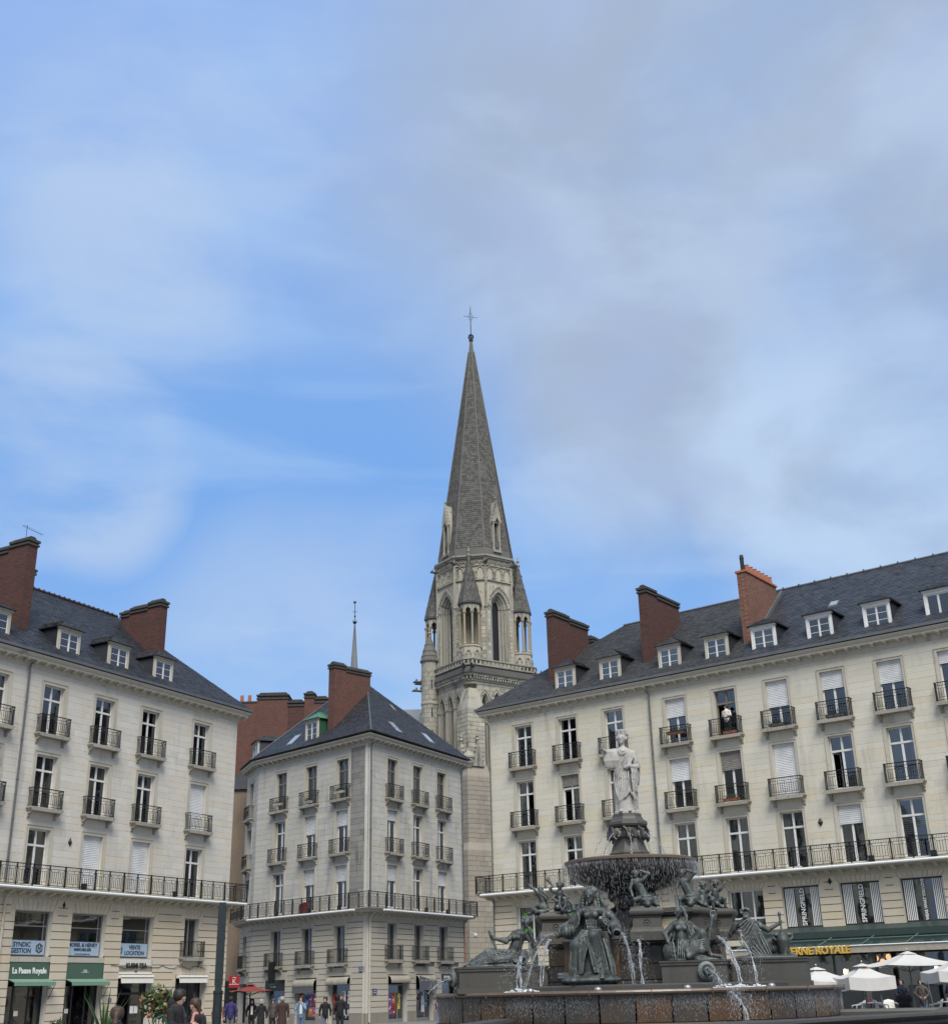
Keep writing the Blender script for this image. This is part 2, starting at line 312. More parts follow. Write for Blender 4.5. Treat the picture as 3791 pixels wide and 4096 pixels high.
def empty(name, loc=(0,0,0), rz=0, M=None, **tg):
    o = bpy.data.objects.new(name, None); COL.objects.link(o); o.empty_display_size = .2
    o.matrix_basis = M if M is not None else Matrix.Translation(loc) @ Matrix.Rotation(rz, 4, 'Z')
    return tag(o, **tg)
def TR(x, y, z): return Matrix.Translation((x, y, z))
def RZ(a): return Matrix.Rotation(a, 4, 'Z')
def text(body, size, mat, parent, M, depth=.02, name='lettering', align='CENTER', bold=0., sx=1.0):
    "upright lettering in the local x-z plane, facing -y"
    cu = bpy.data.curves.new(name, 'FONT'); cu.body = body; cu.size = size; cu.extrude = depth/2; cu.align_x = align; cu.align_y = 'CENTER'; cu.offset = bold; cu.resolution_u = 2
    tmp = bpy.data.objects.new('tmp', cu); COL.objects.link(tmp)
    me = bpy.data.meshes.new_from_object(tmp.evaluated_get(bpy.context.evaluated_depsgraph_get())); bpy.data.objects.remove(tmp)
    me.transform(Matrix.Rotation(R(90), 4, 'X') @ Matrix.Scale(sx, 4, (1,0,0)))
    me.materials.clear(); me.materials.append(MATS[mat]); me.name = name
    return put(name, me, parent, M)
def frame(P, d):
    M = Matrix.Identity(4); M[0][0], M[1][0] = d[0], d[1]; M[0][1], M[1][1] = -d[1], d[0]; M[0][3], M[1][3] = P[0], P[1]; return M
def sweep(prof, poly, mb, M=None, closed=False):
    "prof: (out, z) pairs; poly: plan points; out is to the right-hand side (viewer side) of the run"
    n = len(poly); P = [Vector((q[0], q[1], 0)) for q in poly]; offs = []
    for i in range(n):
        a = P[i]-P[i-1] if (i > 0 or closed) else P[1]-P[0]; b = P[(i+1)%n]-P[i] if (i < n-1 or closed) else P[-1]-P[-2]
        a.normalize(); b.normalize(); na = Vector((a.y,-a.x,0)); nb = Vector((b.y,-b.x,0)); mm = (na+nb); mm = mm/(mm.length_squared/2)
        offs.append(mm)
    vs = []; k = len(prof)
    for i in range(n): vs += [tuple(P[i]+offs[i]*o_+Vector((0,0,z))) for o_, z in prof]
    fs = []
    for i in range(n if closed else n-1):
        j = (i+1)%n
        fs += [(i*k+q, i*k+(q+1)%k, j*k+(q+1)%k, j*k+q) for q in range(k)]
    if not closed: fs += [tuple(range(k-1,-1,-1)), tuple((n-1)*k+q for q in range(k))]
    return mb.add(vs, fs, M)
def subtract(a, b, holes):
    segs = [(a, b)]
    for h0, h1 in holes:
        new = []
        for s0, s1 in segs:
            if h1 <= s0 or h0 >= s1: new.append((s0, s1)); continue
            if h0 > s0: new.append((s0, h0))
            if h1 < s1: new.append((h1, s1))
        segs = new
    return [q for q in segs if q[1]-q[0] > .02]
def wall_boxes(mb, x0, x1, z0, z1, holes, y0, y1, M=None):
    "solid wall with rectangular openings (hx0,hx1,hz0,hz1)"
    zs = sorted(set([z0, z1]+[min(max(h[i], z0), z1) for h in holes for i in (2,3)]))
    for a, b in zip(zs, zs[1:]):
        if b-a < 1e-4: continue
        for s0, s1 in subtract(x0, x1, [(h[0], h[1]) for h in holes if h[2] < b-1e-5 and h[3] > a+1e-5]): mb.box(s0, s1, y0, y1, a, b, M)
_unit = {}
def unit_stone(mat):
    if mat not in _unit:
        m_ = MB(); c = .012
        m_.add([(0,1,0),(1,1,0),(1,1,1),(0,1,1),(c*1.2,0,c*3),(1-c*1.2,0,c*3),(1-c*1.2,0,1-c*3),(c*1.2,0,1-c*3)], [(4,5,6,7),(0,1,5,4),(1,2,6,5),(2,3,7,6),(3,0,4,7)])
        _unit[mat] = m_.mesh('stone', mat)
    return _unit[mat]
def ashlar(parent, F, x0, x1, z0, z1, holes, mat, course, blen, depth=.014, gap=.008, singles=300, near=None, ragged=.06, jitter=.003, name='stone'):
    """courses of dressed blocks on the outside of a wall; F maps local (x, y in, z) to the parent; the `singles` blocks nearest to x=near are objects"""
    blocks = []; nrow = max(1, round((z1-z0)/course)); ch = (z1-z0)/nrow
    for r_ in range(nrow):
        a, b = z0+r_*ch, z0+(r_+1)*ch
        hs = [(h[0], h[1]) for h in holes if h[2] < b-.03 and h[3] > a+.03]
        for s0, s1 in subtract(x0, x1, hs):
            L = s1-s0; n = max(1, round(L/blen)); cuts = [s0]
            for i in range(1, n):
                c = s0+L*(i+(.5 if (r_%2 and n > 1) else 0)*.9-.2*(r_%2)*0+random.uniform(-ragged, ragged)*2)/n
                if cuts[-1]+.12 < c < s1-.12: cuts.append(c)
            cuts.append(s1)
            for u, v in zip(cuts, cuts[1:]): blocks.append((u+gap/2, v-gap/2, a+gap/2, b-gap/2))
    if near is None: near = x0
    blocks.sort(key=lambda q: abs((q[0]+q[1])/2-near)-(q[1]-q[0]))
    me = unit_stone(mat)
    for u, v, a, b in blocks[:singles]:
        dj = depth+random.uniform(-jitter, jitter)
        put(name, me, parent, F @ TR(u, -dj, a) @ Matrix.Diagonal((v-u, dj, b-a, 1)))
    rest = blocks[singles:]
    if rest:
        mb = MB(F)
        for u, v, a, b in rest:
            dj = depth+random.uniform(-jitter, jitter); c = .009
            mb.add([(u,0,a),(v,0,a),(v,0,b),(u,0,b),(u+c,-dj,a+c),(v-c,-dj,a+c),(v-c,-dj,b-c),(u+c,-dj,b-c)], [(4,5,6,7),(0,1,5,4),(1,2,6,5),(2,3,7,6),(3,0,4,7)])
        mb.build('stone_courses', mat, parent, kind='stuff')
def slates(mb, A, B, C_, D_, w=.26, h=.17, lift=.022, holes=()):
    """slates on the plane patch A-B (eaves, left to right) and D-C (top, left to right)"""
    A, B, C_, D_ = map(Vector, (A, B, C_, D_))
    nrm = (B-A).cross(((D_+C_)-(A+B))/2).normalized()
    H = ((D_+C_)/2-(A+B)/2).length; n = max(1, int(H/h))
    e = (B-A).normalized()
    for i in range(n):
        t0, t1 = i/n, min(1, (i+1.18)/n)
        l0, r0, l1, r1 = A.lerp(D_, t0), B.lerp(C_, t0), A.lerp(D_, t1), B.lerp(C_, t1)
        L = (r0-l0).length
        m_ = max(1, int(round(L/w))); ph = .5 if i%2 else 0
        cuts = [0]+[(k+ph+random.uniform(-.08,.08))/m_ for k in range(0 if ph else 1, m_)]+[1]
        for u, v in zip(cuts, cuts[1:]):
            if v-u < .1/m_: continue
            up = lift*random.uniform(.7, 1.35); g = .004/max(L, .1)
            a, b = l0.lerp(r0, u+g)+nrm*up, l0.lerp(r0, v-g)+nrm*up
            c_, d_ = l1.lerp(r1, v-g)+nrm*.004, l1.lerp(r1, u+g)+nrm*.004
            a2, b2 = a-nrm*up, b-nrm*up
            mb.add([a, b, c_, d_, a2, b2], [(0,1,2,3),(4,5,1,0)])
# ------------------------------------------------------------------ building parts
def mesh_once(key, fn, _c={}):
    if key not in _c: _c[key] = fn()
    return _c[key]
def window(parent, F, xc, z0, z1, w, style='white', shutter=0., curtain=None, transom=True, opened=None, depth=.22, smat='shutter_white', leaves=2):
    """two-leaf French window with fanlight; frame mesh + panes + shutter as sub-parts"""
    w = round(w, 2); H = round(z1-z0, 2); fm = {'white':'white_paint','brown':'brown_paint','grey':'grey_frame','dark':'shop_dark'}[style]
    t_ = .062
    def mk():
        mb = MB(); x = w/2
        mb.box(-x, -x+t_, 0, .07, 0, H); mb.box(x-t_, x, 0, .07, 0, H); mb.box(-x+t_, x-t_, .002, .07, H-t_, H); mb.box(-x+t_, x-t_, .002, .07, 0, .12)
        for i in range(1, leaves):
            xx = -x+w*i/leaves; mb.box(xx-.055, xx+.055, -.012, .06, .12, H-t_)
        if transom: mb.box(-x+t_, x-t_, -.03, .065, H*.72-.05, H*.72+.05)
        mb.box(-x-.03, x+.03, -.06, .07, -.05, -.001)
        return mb.mesh('window', fm)
    base = F @ TR(xc, depth, z0)
    win = put('window', mesh_once(('win', w, H, fm, transom, leaves), mk), parent, base)
    bays = []
    lw = w/leaves
    for i in range(leaves):
        a = -w/2+lw*i+(t_ if i == 0 else .055); b = -w/2+lw*(i+1)-(t_ if i == leaves-1 else .055)
        if transom: bays += [(a, b, .12, H*.72-.05, i), (a, b, H*.72+.05, H-t_, i)]
        else: bays += [(a, b, .12, H-t_, i)]
    for a, b, c, d, i in bays:
        a, b, c, d = (round(q, 3) for q in (a, b, c, d))
        if opened is not None and c < .2 and (opened == 2 or i == opened):
            # the leaf swings inwards
            def ml(): 
                mb = MB(); W = b-a; mb.box(0, .05, 0, .04, 0, d-c); mb.box(W-.05, W, 0, .04, 0, d-c); mb.box(.05, W-.05, .001, .039, 0, .07); mb.box(.05, W-.05, .001, .039, d-c-.05, d-c); return mb.mesh('window_leaf', fm)
            ang = R(62) if i == 0 else R(-62); hx = a if i == 0 else b
            Ml = TR(hx, .03, c) @ RZ(ang) @ (Matrix.Identity(4) if i == 0 else TR(-(b-a), 0, 0))
            put('window_leaf', mesh_once(('leaf', b-a, d-c, fm), ml), win, Ml)
            put('pane', mesh_once(('gp', b-a-.1, d-c-.12), lambda: MB().box(.05, b-a-.05, .015, .021, .07, d-c-.05).mesh('pane', 'glass')), win, Ml)
            continue
        put('pane', mesh_once(('pane', b-a, d-c), lambda: MB().box(0, b-a, 0, .006, 0, d-c).mesh('pane', 'glass')), win, TR(a, .025, c))
    if curtain:
        kinds = curtain.split('+')
        for kd in kinds:
            side, _, mat = kd.partition(':'); mat = mat or 'curtain'
            xa, xb = {'L': (-w/2+.05, -w/2+w*.24), 'R': (w/2-w*.24, w/2-.05), 'F': (-w/2+.05, w/2-.05), 'l': (-w/2+.05, -.02), 'r': (.02, w/2-.05)}[side]
            def mc():
                mb = MB(); n = max(6, int((xb-xa)/.035)); vs = []; rr = random.Random(int(xa*1000)+7)
                for k in range(n+1):
                    xx = xa+(xb-xa)*k/n; yy = .02*math.sin(k*1.9+rr.random()); vs += [(xx, yy, .08), (xx, yy, H-.05)]
                mb.add(vs, [(2*k, 2*k+2, 2*k+3, 2*k+1) for k in range(n)]); return mb.mesh('curtain', mat)
            put('curtain', mesh_once(('cur', w, H, side, mat), mc), win, TR(0, .16, 0))
    if shutter > 0:
        hs = round((H+.02)*shutter, 2)
        def ms():
            mb = MB(); n = max(2, int(hs/.085)); p = hs/n
            vs = []
            for k in range(n):
                z = -p*k; vs += [(z, 0), (z-p*.45, -.016), (z-p*.86, -.004), (z-p*.93, .008)]
            vs.append((-hs, 0))
            V = [(-w/2+.01, y, z) for z, y in vs]+[(w/2-.01, y, z) for z, y in vs]; L = len(vs)
            mb.add(V, [(k, k+1, L+k+1, L+k) for k in range(L-1)]); mb.box(-w/2+.01, w/2-.01, -.018, .012, -hs-.05, -hs+.001)
            return mb.mesh('shutter', smat)
        put('shutter', mesh_once(('sh', w, hs, smat), ms), win, TR(0, -.07, H))
    return win
def surround(mb, xc, w, z0, z1, b=.15, out=.035, M=None):
    "moulded stone architrave, two steps"
    for bb, oo in ((b, out*.6), (b*.55, out)):
        pass
    x = w/2
    mb.box(xc-x-b, xc-x, -out, .0, z0, z1+b, M); mb.box(xc+x, xc+x+b, -out, 0, z0, z1+b, M); mb.box(xc-x, xc+x, -out, 0, z1, z1+b, M)
    mb.box(xc-x-b-.035, xc-x-b, -out-.03, 0, z0, z1+b+.035, M); mb.box(xc+x+b, xc+x+b+.035, -out-.03, 0, z0, z1+b+.035, M); mb.box(xc-x-b, xc+x+b, -out-.03, 0, z1+b, z1+b+.035, M)
def rail_bars(mb, x0, x1, H, M=None, deco=True, y=0, plain_=False):
    t = .017; b = lambda a, c, d, e: mb.box(a, c, y-t/2, y+t/2, d, e, M)
    L = x1-x0
    b(x0, x0+.035, 0, H+.03); b(x1-.035, x1, 0, H+.03); mb.box(x0, x1, y-.025, y+.025, H-.02, H+.02, M); b(x0, x1, .05, .075)
    if plain_:
        n = int(L/.11)
        for k in range(1, n): b(x0+L*k/n-t/2, x0+L*k/n+t/2, .07, H)
        return
    b(x0, x1, H-.17, H-.148)
    n = max(4, int(L/.12))
    for k in range(n):                                   # little diagonals in the top band
        xx = x0+L*(k+.5)/n; mb.tube([(xx-.03, y, H-.15), (xx+.03, y, H-.02)], .009, 4, M, cap=False)
    ix0, ix1, iz0, iz1 = x0+.17, x1-.17, .19, H-.28
    c = .09
    for a_, b_ in (((x0, .07), (ix0, iz0)), ((x1, .07), (ix1, iz0)), ((x0+.02, H-.16), (ix0, iz1)), ((x1-.02, H-.16), (ix1, iz1))): mb.tube([(a_[0], y, a_[1]), (b_[0], y, b_[1])], .009, 4, M, cap=False)
    b(ix0, ix0+t, iz0, iz1); b(ix1-t, ix1, iz0, iz1); b(ix0, ix1, iz0, iz0+t); b(ix0, ix1, iz1-t, iz1)
    n = max(3, int((ix1-ix0)/.115))
    for k in range(1, n): b(ix0+(ix1-ix0)*k/n-t/2, ix0+(ix1-ix0)*k/n+t/2, iz0+.01 if k%3 else .07, iz1-.01 if k%3 else H-.16)
    b(x0+.085, x0+.085+t, .07, H-.16); b(x1-.085-t, x1-.085, .07, H-.16)
def balcony(parent, F, xc, z, w, proj=.42, plain_=False, H=.92):
    w = round(w, 2)
    def ms():
        mb = MB(); x = w/2
        mb.prism([(-x+.02, -.17), (-x-.02, -.10), (-x-.06, -.06), (-x-.06, 0), (x+.06, 0), (x+.06, -.06), (x+.02, -.10), (x-.02, -.17)][::-1], -proj, .02, 'y')
        return mb.mesh('balcony', 'balcony_stone')
    bo = put('balcony', mesh_once(('slab', w, proj), ms), parent, F @ TR(xc, 0, z))
    def mr():
        mb = MB(); x = w/2-.02; yf = -proj+.05
        rail_bars(mb, -x, x, H, TR(0, yf, .01), plain_=plain_)
        for sx in (-x, x-.0):
            Ms = TR(sx, yf, .01) @ RZ(R(90))
            L = proj-.05
            mb.box(0, L, -.02, .02, H-.02, H+.015, Ms); mb.box(0, L, -.008, .008, .05, .07, Ms)
            if not plain_: mb.box(0, L, -.008, .008, H-.17, H-.15, Ms)
            for k in range(1, 5): mb.box(L*k/5-.008, L*k/5+.008, -.008, .008, .06, H, Ms)
        return mb.mesh('railing', 'iron')
    put('railing', mesh_once(('rail', w, proj, plain_, H), mr), bo)
    def mk():
        mb = MB(); P = [(0.02, -.17), (0.02, -.52), (-.05, -.50), (-.09, -.44), (-.07, -.38), (-.12, -.33), (-.24, -.27), (-proj*.8, -.22), (-proj*.85, -.17)]
        mb.prism(P, -.075, .075, 'x'); return mb.mesh('bracket', 'balcony_stone')
    for sx in (-w/2+.13, w/2-.13): put('bracket', mesh_once(('brk', proj), mk), bo, TR(sx, 0, 0))
    return bo
def voussoirs(parent, F, xc, w, z0, z1, mat, n=7, spread=.28, depth=.03):
    mx = w/2
    for k in range(n):
        a0, a1 = -1+2*k/n, -1+2*(k+1)/n
        g = .012
        P = [(xc+a0*mx+g, z0), (xc+a1*mx-g, z0), (xc+a1*(mx+spread)-g, z1), (xc+a0*(mx+spread)+g, z1)]
        MB(F).prism(P, -depth-.004, .0, 'y').build('voussoir', mat, parent)
    for s in (-1, 1):
        P = [(xc+s*(mx+spread+.045), z0-.02), (xc+s*(mx+.006), z0-.02), (xc+s*(mx+spread+.002), z1), (xc+s*(mx+spread+.045), z1)]
        MB(F).prism(P if s < 0 else P[::-1], -depth-.02, .0, 'y').build('voussoir', mat, parent)
        x_ = sorted((xc+s*(mx+.004), xc+s*(mx+spread+.05))); MB(F).box(x_[0], x_[1], -.047, 0, z0-.37, z0-.021).build('stone', mat, parent)
CORN = [(0, -.52), (.05, -.50), (.05, -.40), (.10, -.38), (.10, -.20), (.44, -.17), (.44, -.07), (.50, -.04), (.58, .05), (.60, .10), (0, .14)]
SLABP = [(0, -.55), (.05, -.53), (.06, -.42), (.12, -.40), (.12, -.24), (.60, -.20), (.60, -.10), (.72, -.07), (.78, 0), (0, .0)]
def mod_mesh():
    def mk():
        mb = MB(); mb.prism([(0, 0), (0, -.16), (-.10, -.165), (-.20, -.10), (-.30, -.09), (-.33, -.04), (-.33, 0)], -.085, .085, 'x'); return mb.mesh('modillion', 'limestone_trim')
    return mesh_once('mod', mk)
def modillions(parent, F, x0, x1, z, pitch=.62, y=-.10, sc=1):
    n = int((x1-x0)/pitch)
    for k in range(n+1): put('modillion', mod_mesh(), parent, F @ TR(x0+(x1-x0)*k/n, y, z) @ Matrix.Scale(sc, 4))
def dormer(parent, F, xc, zb, w=1.45, h=1.42, y=.25, slope=.86, style='old', front_y=None, curtain=None, pinmat='white_paint', hip=True, frame_mat='limestone_trim', cheek='slate_dark', roofm='slate_old', zr=18.2):
    """little house on the roof; slope = roof rise per metre inwards"""
    yb = lambda z: (z-zr)/slope-.1      # where the main roof stands at height z
    zt = zb+h; t = .13
    mb = MB(F)
    mb.box(xc-w/2, xc-w/2+t, y, y+.14, zb, zt); mb.box(xc+w/2-t, xc+w/2, y, y+.14, zb, zt); mb.box(xc-w/2+t, xc+w/2-t, y, y+.14, zt-t, zt); mb.box(xc-w/2+t, xc+w/2-t, y-.03, y+.14, zb, zb+.09)
    mb.box(xc-w/2-.06, xc+w/2+.06, y-.06, y+.14, zt+.001, zt+.09)
    d = mb.build('dormer', frame_mat, parent)
    cb_ = MB(F); ye = yb(zt)+.5
    for sx in (xc-w/2, xc+w/2-.05):
        cb_.prism([(y+.14, zb-.5), (ye, zt), (y+.14, zt)], sx+(.003 if sx < xc else -.003), sx+.05, 'x')
    cb_.build('dormer_cheek', cheek, d)
    rb = MB(F); ov = .15; rz = .55; ys = y-.2; A = (xc-w/2-ov, ys, zt+.09); B = (xc+w/2+ov, ys, zt+.09); yr = ys+(.75 if hip else .0)
    yend = yb(zt+rz)+.7
    if style == 'old':
        C1 = (xc, yr, zt+.09+rz); C2 = (xc, yend, zt+.09+rz); E1 = (xc-w/2-ov, yend, zt+.09); E2 = (xc+w/2+ov, yend, zt+.09)
        rb.add([A, B, C1], [(0,1,2)]); rb.add([B, E2, C2, C1], [(0,1,2,3)]); rb.add([E1, A, C1, C2], [(0,1,2,3)]); rb.add([A, B, E2, E1], [(0,3,2,1)])
        sl = MB(F); slates(sl, A, B, (xc+.02, yr, zt+.09+rz), (xc-.02, yr, zt+.09+rz), .2, .13, .02); slates(sl, B, E2, C2, C1, .2, .13, .02); slates(sl, E1, A, C1, C2, .2, .13, .02)
        sl.box(xc-.05, xc+.05, yr-.05, yend, zt+rz+.08, zt+rz+.15)
        sl.build('dormer_slates', roofm, d, kind='stuff')
    else:
        zt2 = zt+.12; rb.box(xc-w/2-ov, xc+w/2+ov, ys, yend, zt+.09, zt2)
        C1 = (xc, ys+.8, zt2+.5); C2 = (xc, yb(zt2+.5)+.3, zt2+.5)
        A = (A[0], A[1], zt2); B = (B[0], B[1], zt2); E1 = (A[0], yend, zt2); E2 = (B[0], yend, zt2)
        sl = MB(F); slates(sl, A, B, (xc+.02, C1[1], C1[2]), (xc-.02, C1[1], C1[2]), .2, .13, .02); slates(sl, B, E2, C2, C1, .2, .13, .02); slates(sl, E1, A, C1, C2, .2, .13, .02)
        sl.build('dormer_slates', roofm, d, kind='stuff')
    rb.build('dormer_roof', roofm, d)
    ww, hh = w-2*t, h-t-.09
    fb = MB(F); x0 = xc-ww/2; z0 = zb+.09; f_ = .055; yy = y+.05
    fb.box(x0, x0+f_, yy, yy+.05, z0, z0+hh); fb.box(x0+ww-f_, x0+ww, yy, yy+.05, z0, z0+hh); fb.box(x0+f_, x0+ww-f_, yy+.001, yy+.05, z0, z0+f_); fb.box(x0+f_, x0+ww-f_, yy+.001, yy+.05, z0+hh-f_, z0+hh)
    fb.box(xc-.05, xc+.05, yy-.01, yy+.04, z0+f_, z0+hh-f_)
    if style == 'old' or style == 'bars':
        for k in (1, 2): fb.box(x0+f_, x0+ww-f_, yy+.003, yy+.035, z0+hh*k/3-.012, z0+hh*k/3+.012)
    fb.build('window_frame', pinmat, d)
    for sx in (0, 1):
        xa = x0+f_ if sx == 0 else xc+.05; xb_ = xc-.05 if sx == 0 else x0+ww-f_
        MB(F).box(xa, xb_, yy+.02, yy+.026, z0+f_, z0+hh-f_).build('pane', 'glass', d)
    if curtain: MB(F).box(x0+.03, x0+ww-.03, yy+.10, yy+.11, z0, z0+hh).build('curtain', curtain, d)
    MB(F).box(x0, x0+ww, yy+.55, yy+.56, z0-.2, z0+hh+.1).build('room', 'interior', d)
    return d
def chimney(parent, F, x0, x1, y0, y1, zb, zt, mat='brick_dark', cap=True, steps=(), pots=0, white_flash=False):
    mb = MB(F); mb.box(x0, x1, y0, y1, zb, zt)
    ch = mb.build('chimney', mat, parent)
    if cap:
        cb_ = MB(F); segs = steps or [(y0, y1, 0)]
        for a, b_, dz in segs:
            if dz > 0: MB(F).box(x0+.002, x1-.002, a, b_, zt, zt+dz).build('brick_step', mat, ch)
            z = zt+dz
            for k, (o_, h0, h1) in enumerate(((.07, 0, .11), (.02, .11, .20), (.09, .20, .34))): cb_.box(x0-o_, x1+o_, a-(o_ if a == y0 else -.02), b_+(o_ if b_ == y1 else -.02), z+h0+.001, z+h1)
            cb_.prism([(x0-.02, z+.341), (x1+.02, z+.341), (x1-.18, z+.52), (x0+.18, z+.52)], a+.06, b_-.06, 'y')
        cb_.build('chimney_cap', 'cap_stone', ch)
    if pots:
        for k in range(pots):
            y = y0+.35+(y1-y0-.6)*k/max(1, pots-1); MB(F).lathe([(.14, zt), (.12, zt+.5), (.13, zt+.55), (.0, zt+.55)], 8, TR((x0+x1)/2, y, 0)).build('chimney_pot', 'terracotta', ch)
    MB(F).box(x0-.06, x1+.06, y0-.06, y1, zb+.0, zb+.0+.001).build('flashing', 'zinc', ch) if False else None
    return ch
# ------------------------------------------------------------------ ground
pv = MB(); pv.add([(-1500,-900,0),(1500,-900,0),(1500,2200,0),(-1500,2200,0)], [(0,1,2,3)])
pv.build('ground', 'paving', kind='structure')
pb = MB()
for r_ in range(64):                         # large paving slabs of the square, as far as they can be told apart
    for c_ in range(60):
        x0 = -36+c_*1.2+(.6 if r_%2 else 0); y0 = 16+r_*1.2; pb.add([(x0+.01,y0+.01,.004),(x0+1.19,y0+.01,.004),(x0+1.19,y0+1.19,.004),(x0+.01,y0+1.19,.004)], [(0,1,2,3)])
pb.build('paving_slabs', 'paving', kind='stuff')
# ------------------------------------------------------------------ generic facade
def band_floor(parent, F, x0, x1, z0, z1, holes, mat, course, depth=.05, joint=.03, near=0, singles=300, keys=()):
    "rusticated courses: long stones with deep horizontal joints"
    n = round((z1-z0)/course); ch = (z1-z0)/n
    jb = MB(F); wall_boxes(jb, x0, x1, z0, z1, holes, -.004, .001); jb.build('joint_backing', 'mortar_dark', parent)
    for r_ in range(n):
        a, b = z0+r_*ch, z0+(r_+1)*ch
        hs = [(h[0], h[1]) for h in holes if h[2] < b-.05 and h[3] > a+.05]
        for s0, s1 in subtract(x0, x1, hs):
            c = .026; a_, b_ = a, b-.022
            MB(F).add([(s0,0,a_),(s1,0,a_),(s1,0,b_),(s0,0,b_),(s0+.004,-depth,a_+c*.6),(s1-.004,-depth,a_+c*.6),(s1-.004,-depth,b_-c*.4),(s0+.004,-depth,b_-c*.4)], [(4,5,6,7),(0,1,5,4),(1,2,6,5),(2,3,7,6),(3,0,4,7)]).build('stone_band', mat, parent)
def anchor(parent, F, x, z):
    MB(F @ TR(x, -.03, z)).add([(-.14,0,0),(0,0,-.22),(.14,0,0),(0,0,.24),(0,-.10,.0),(-.05,-.04,.05),(.05,-.04,.05),(.05,-.04,-.05),(-.05,-.04,-.05)], [(0,5,3),(3,6,2),(2,7,1),(1,8,0),(4,3,5),(4,6,3),(4,2,6),(4,7,2),(4,1,7),(4,8,1),(4,0,8),(4,5,0)]).build('anchor_plate', 'iron', parent)
def long_balcony(parent, F, x0, x1, z, sec=2.05, H=.98, yf=-.74):
    n = max(1, round((x1-x0)/sec)); L = round((x1-x0)/n, 3)
    def mk():
        mb = MB(); rail_bars(mb, 0, L/2, H); rail_bars(mb, L/2, L, H); mb.box(-.02, .02, -.05, .03, 0, H+.03); return mb.mesh('railing', 'iron')
    me = mesh_once(('lb', L, H), mk)
    for k in range(n): put('railing', me, parent, F @ TR(x0+k*L, yf, z))
def flood(parent, F, x, z, y=-.80):
    mb = MB(F @ TR(x, y, z)); mb.box(-.13, .13, -.09, .05, -.01, .24); mb.box(-.16, .16, -.02, .02, -.03, .02); mb.build('floodlight', 'shop_black', parent)
def pipe(parent, F, x, z0, z1, mat='zinc', y=-.12, r=.055, broken=False):
    mb = MB(F); mb.tube([(x, y, z0), (x, y, z1-.25), (x-.03, y-.05, z1-.12), (x-.06, y-.25, z1)], r, 8)
    for k in range(int((z1-z0)/1.9)): mb.tube([(x, y, z0+1+1.9*k-.03), (x, y, z0+1+1.9*k+.03)], r*1.35, 8)
    return mb.build('downpipe', mat, parent, smooth=False)
def shell(parent, F, x0, x1, z1, holes, mat, t=.32, room=1.5, inset=.3, floors=()):
    mb = MB(F); wall_boxes(mb, x0, x1, 0, z1, holes, 0, t); w = mb.build('wall', mat, parent)
    rb = MB(F); rb.box(x0+inset, x1-inset, room, room+.1, .1, z1-.1)
    for z in floors: rb.box(x0+inset, x1-inset, t, room, z, z+.12)
    rb.build('interior', 'interior', parent)
def shop_open(parent, F, x0, x1, z1, kind='dark'):
    pass
plain('ridge_clay', (.055,.033,.027), .9, var=.2)
# ------------------------------------------------------------------ left building
FA = frame((-23.7507, 57.1105), (.47721, .87879))
bA = empty('apartment_building', M=FA); tag(bA, 'cream stone apartment building on the left with green and white shopfronts', 'building', 'apartment houses around the square')
IA = Matrix.Identity(4)
cA = [-2.95, .62, 4.24, 7.80, 11.30, 15.54]; wA = 1.36
LA = dict(F3=(14.22, 16.75), F2=(10.58, 13.2), F1=(6.90, 9.60))
XA0, XA1 = -6.5, 18.74
holes = [(c-wA/2, c+wA/2, a, b) for c in cA for a, b in LA.values()]
eA = [(3.28, 5.62), (6.86, 9.2), (10.36, 12.66)]; gA = [(3.31, 5.76, 3.46), (6.83, 9.3, 3.48), (10.36, 12.78, 2.95), (14.64, 17.11, 2.9)]
eh = [(-.3, 2.0, 3.72, 5.78)]+[(a, b, 3.72, 5.78) for a, b in eA]+[(15.1, 16.25, 3.78, 5.82)]
gh = [(-.2, 2.1, 0, 3.46)]+[(a, b, 0, z) for a, b, z in gA]
shell(bA, IA, XA0, XA1, 17.7, holes+eh+gh, 'limestone_left', floors=(3.45, 6.5, 10.1, 13.75, 17.4))
ashlar(bA, IA, XA0, XA1, 7.0, 17.5, [(a-.2, b+.2, c, d+.2) for a, b, c, d in holes], 'limestone_left', .335, .95, near=8, singles=290, depth=.010, gap=.006)
voh = [(a-.28, b+.28, d, 6.36) for a, b, c, d in eh]+[(14.4, 17.35, 2.9, 3.45)]
band_floor(bA, IA, XA0, XA1, .45, 6.36, eh+gh+voh, 'limestone_lower', .365)
for a, b, c, d in eh: voussoirs(bA, IA, (a+b)/2, b-a, d+.02, 6.36, 'limestone_lower', 9 if b-a > 1.5 else 5, .24)
voussoirs(bA, IA, 15.875, 2.47, 2.92, 3.44, 'limestone_lower', 9, .2)
for c in cA:
    for a, b in LA.values(): sb = MB(IA); surround(sb, c, wA, a, b, .15, .032); sb.build('window_surround', 'limestone_trim', bA)
MB(IA).box(XA0, XA1+.02, -.06, .0, 0, .45).build('plinth', 'render_beige', bA)
mb = MB(IA); sweep([(o, z+17.9) for o, z in CORN], [(XA0, 0), (XA1, 0), (XA1, 11)], mb); mb.build('cornice', 'limestone_trim', bA)
mb = MB(IA); sweep([(.52, 18.05), (.66, 18.05), (.66, 18.19), (.50, 18.19)], [(XA0, 0), (XA1, 0), (XA1, 11)], mb); mb.build('gutter', 'zinc', bA)
modillions(bA, IA, XA0+.3, XA1+.35, 17.74)
mb = MB(IA); sweep([(o, z+6.85) for o, z in SLABP], [(XA0, 0), (XA1, 0), (XA1, 11)], mb); mb.build('balcony_slab', 'limestone_trim', bA)
modillions(bA, IA, XA0+.3, XA1+.35, 6.66, y=-.12, sc=1.15)
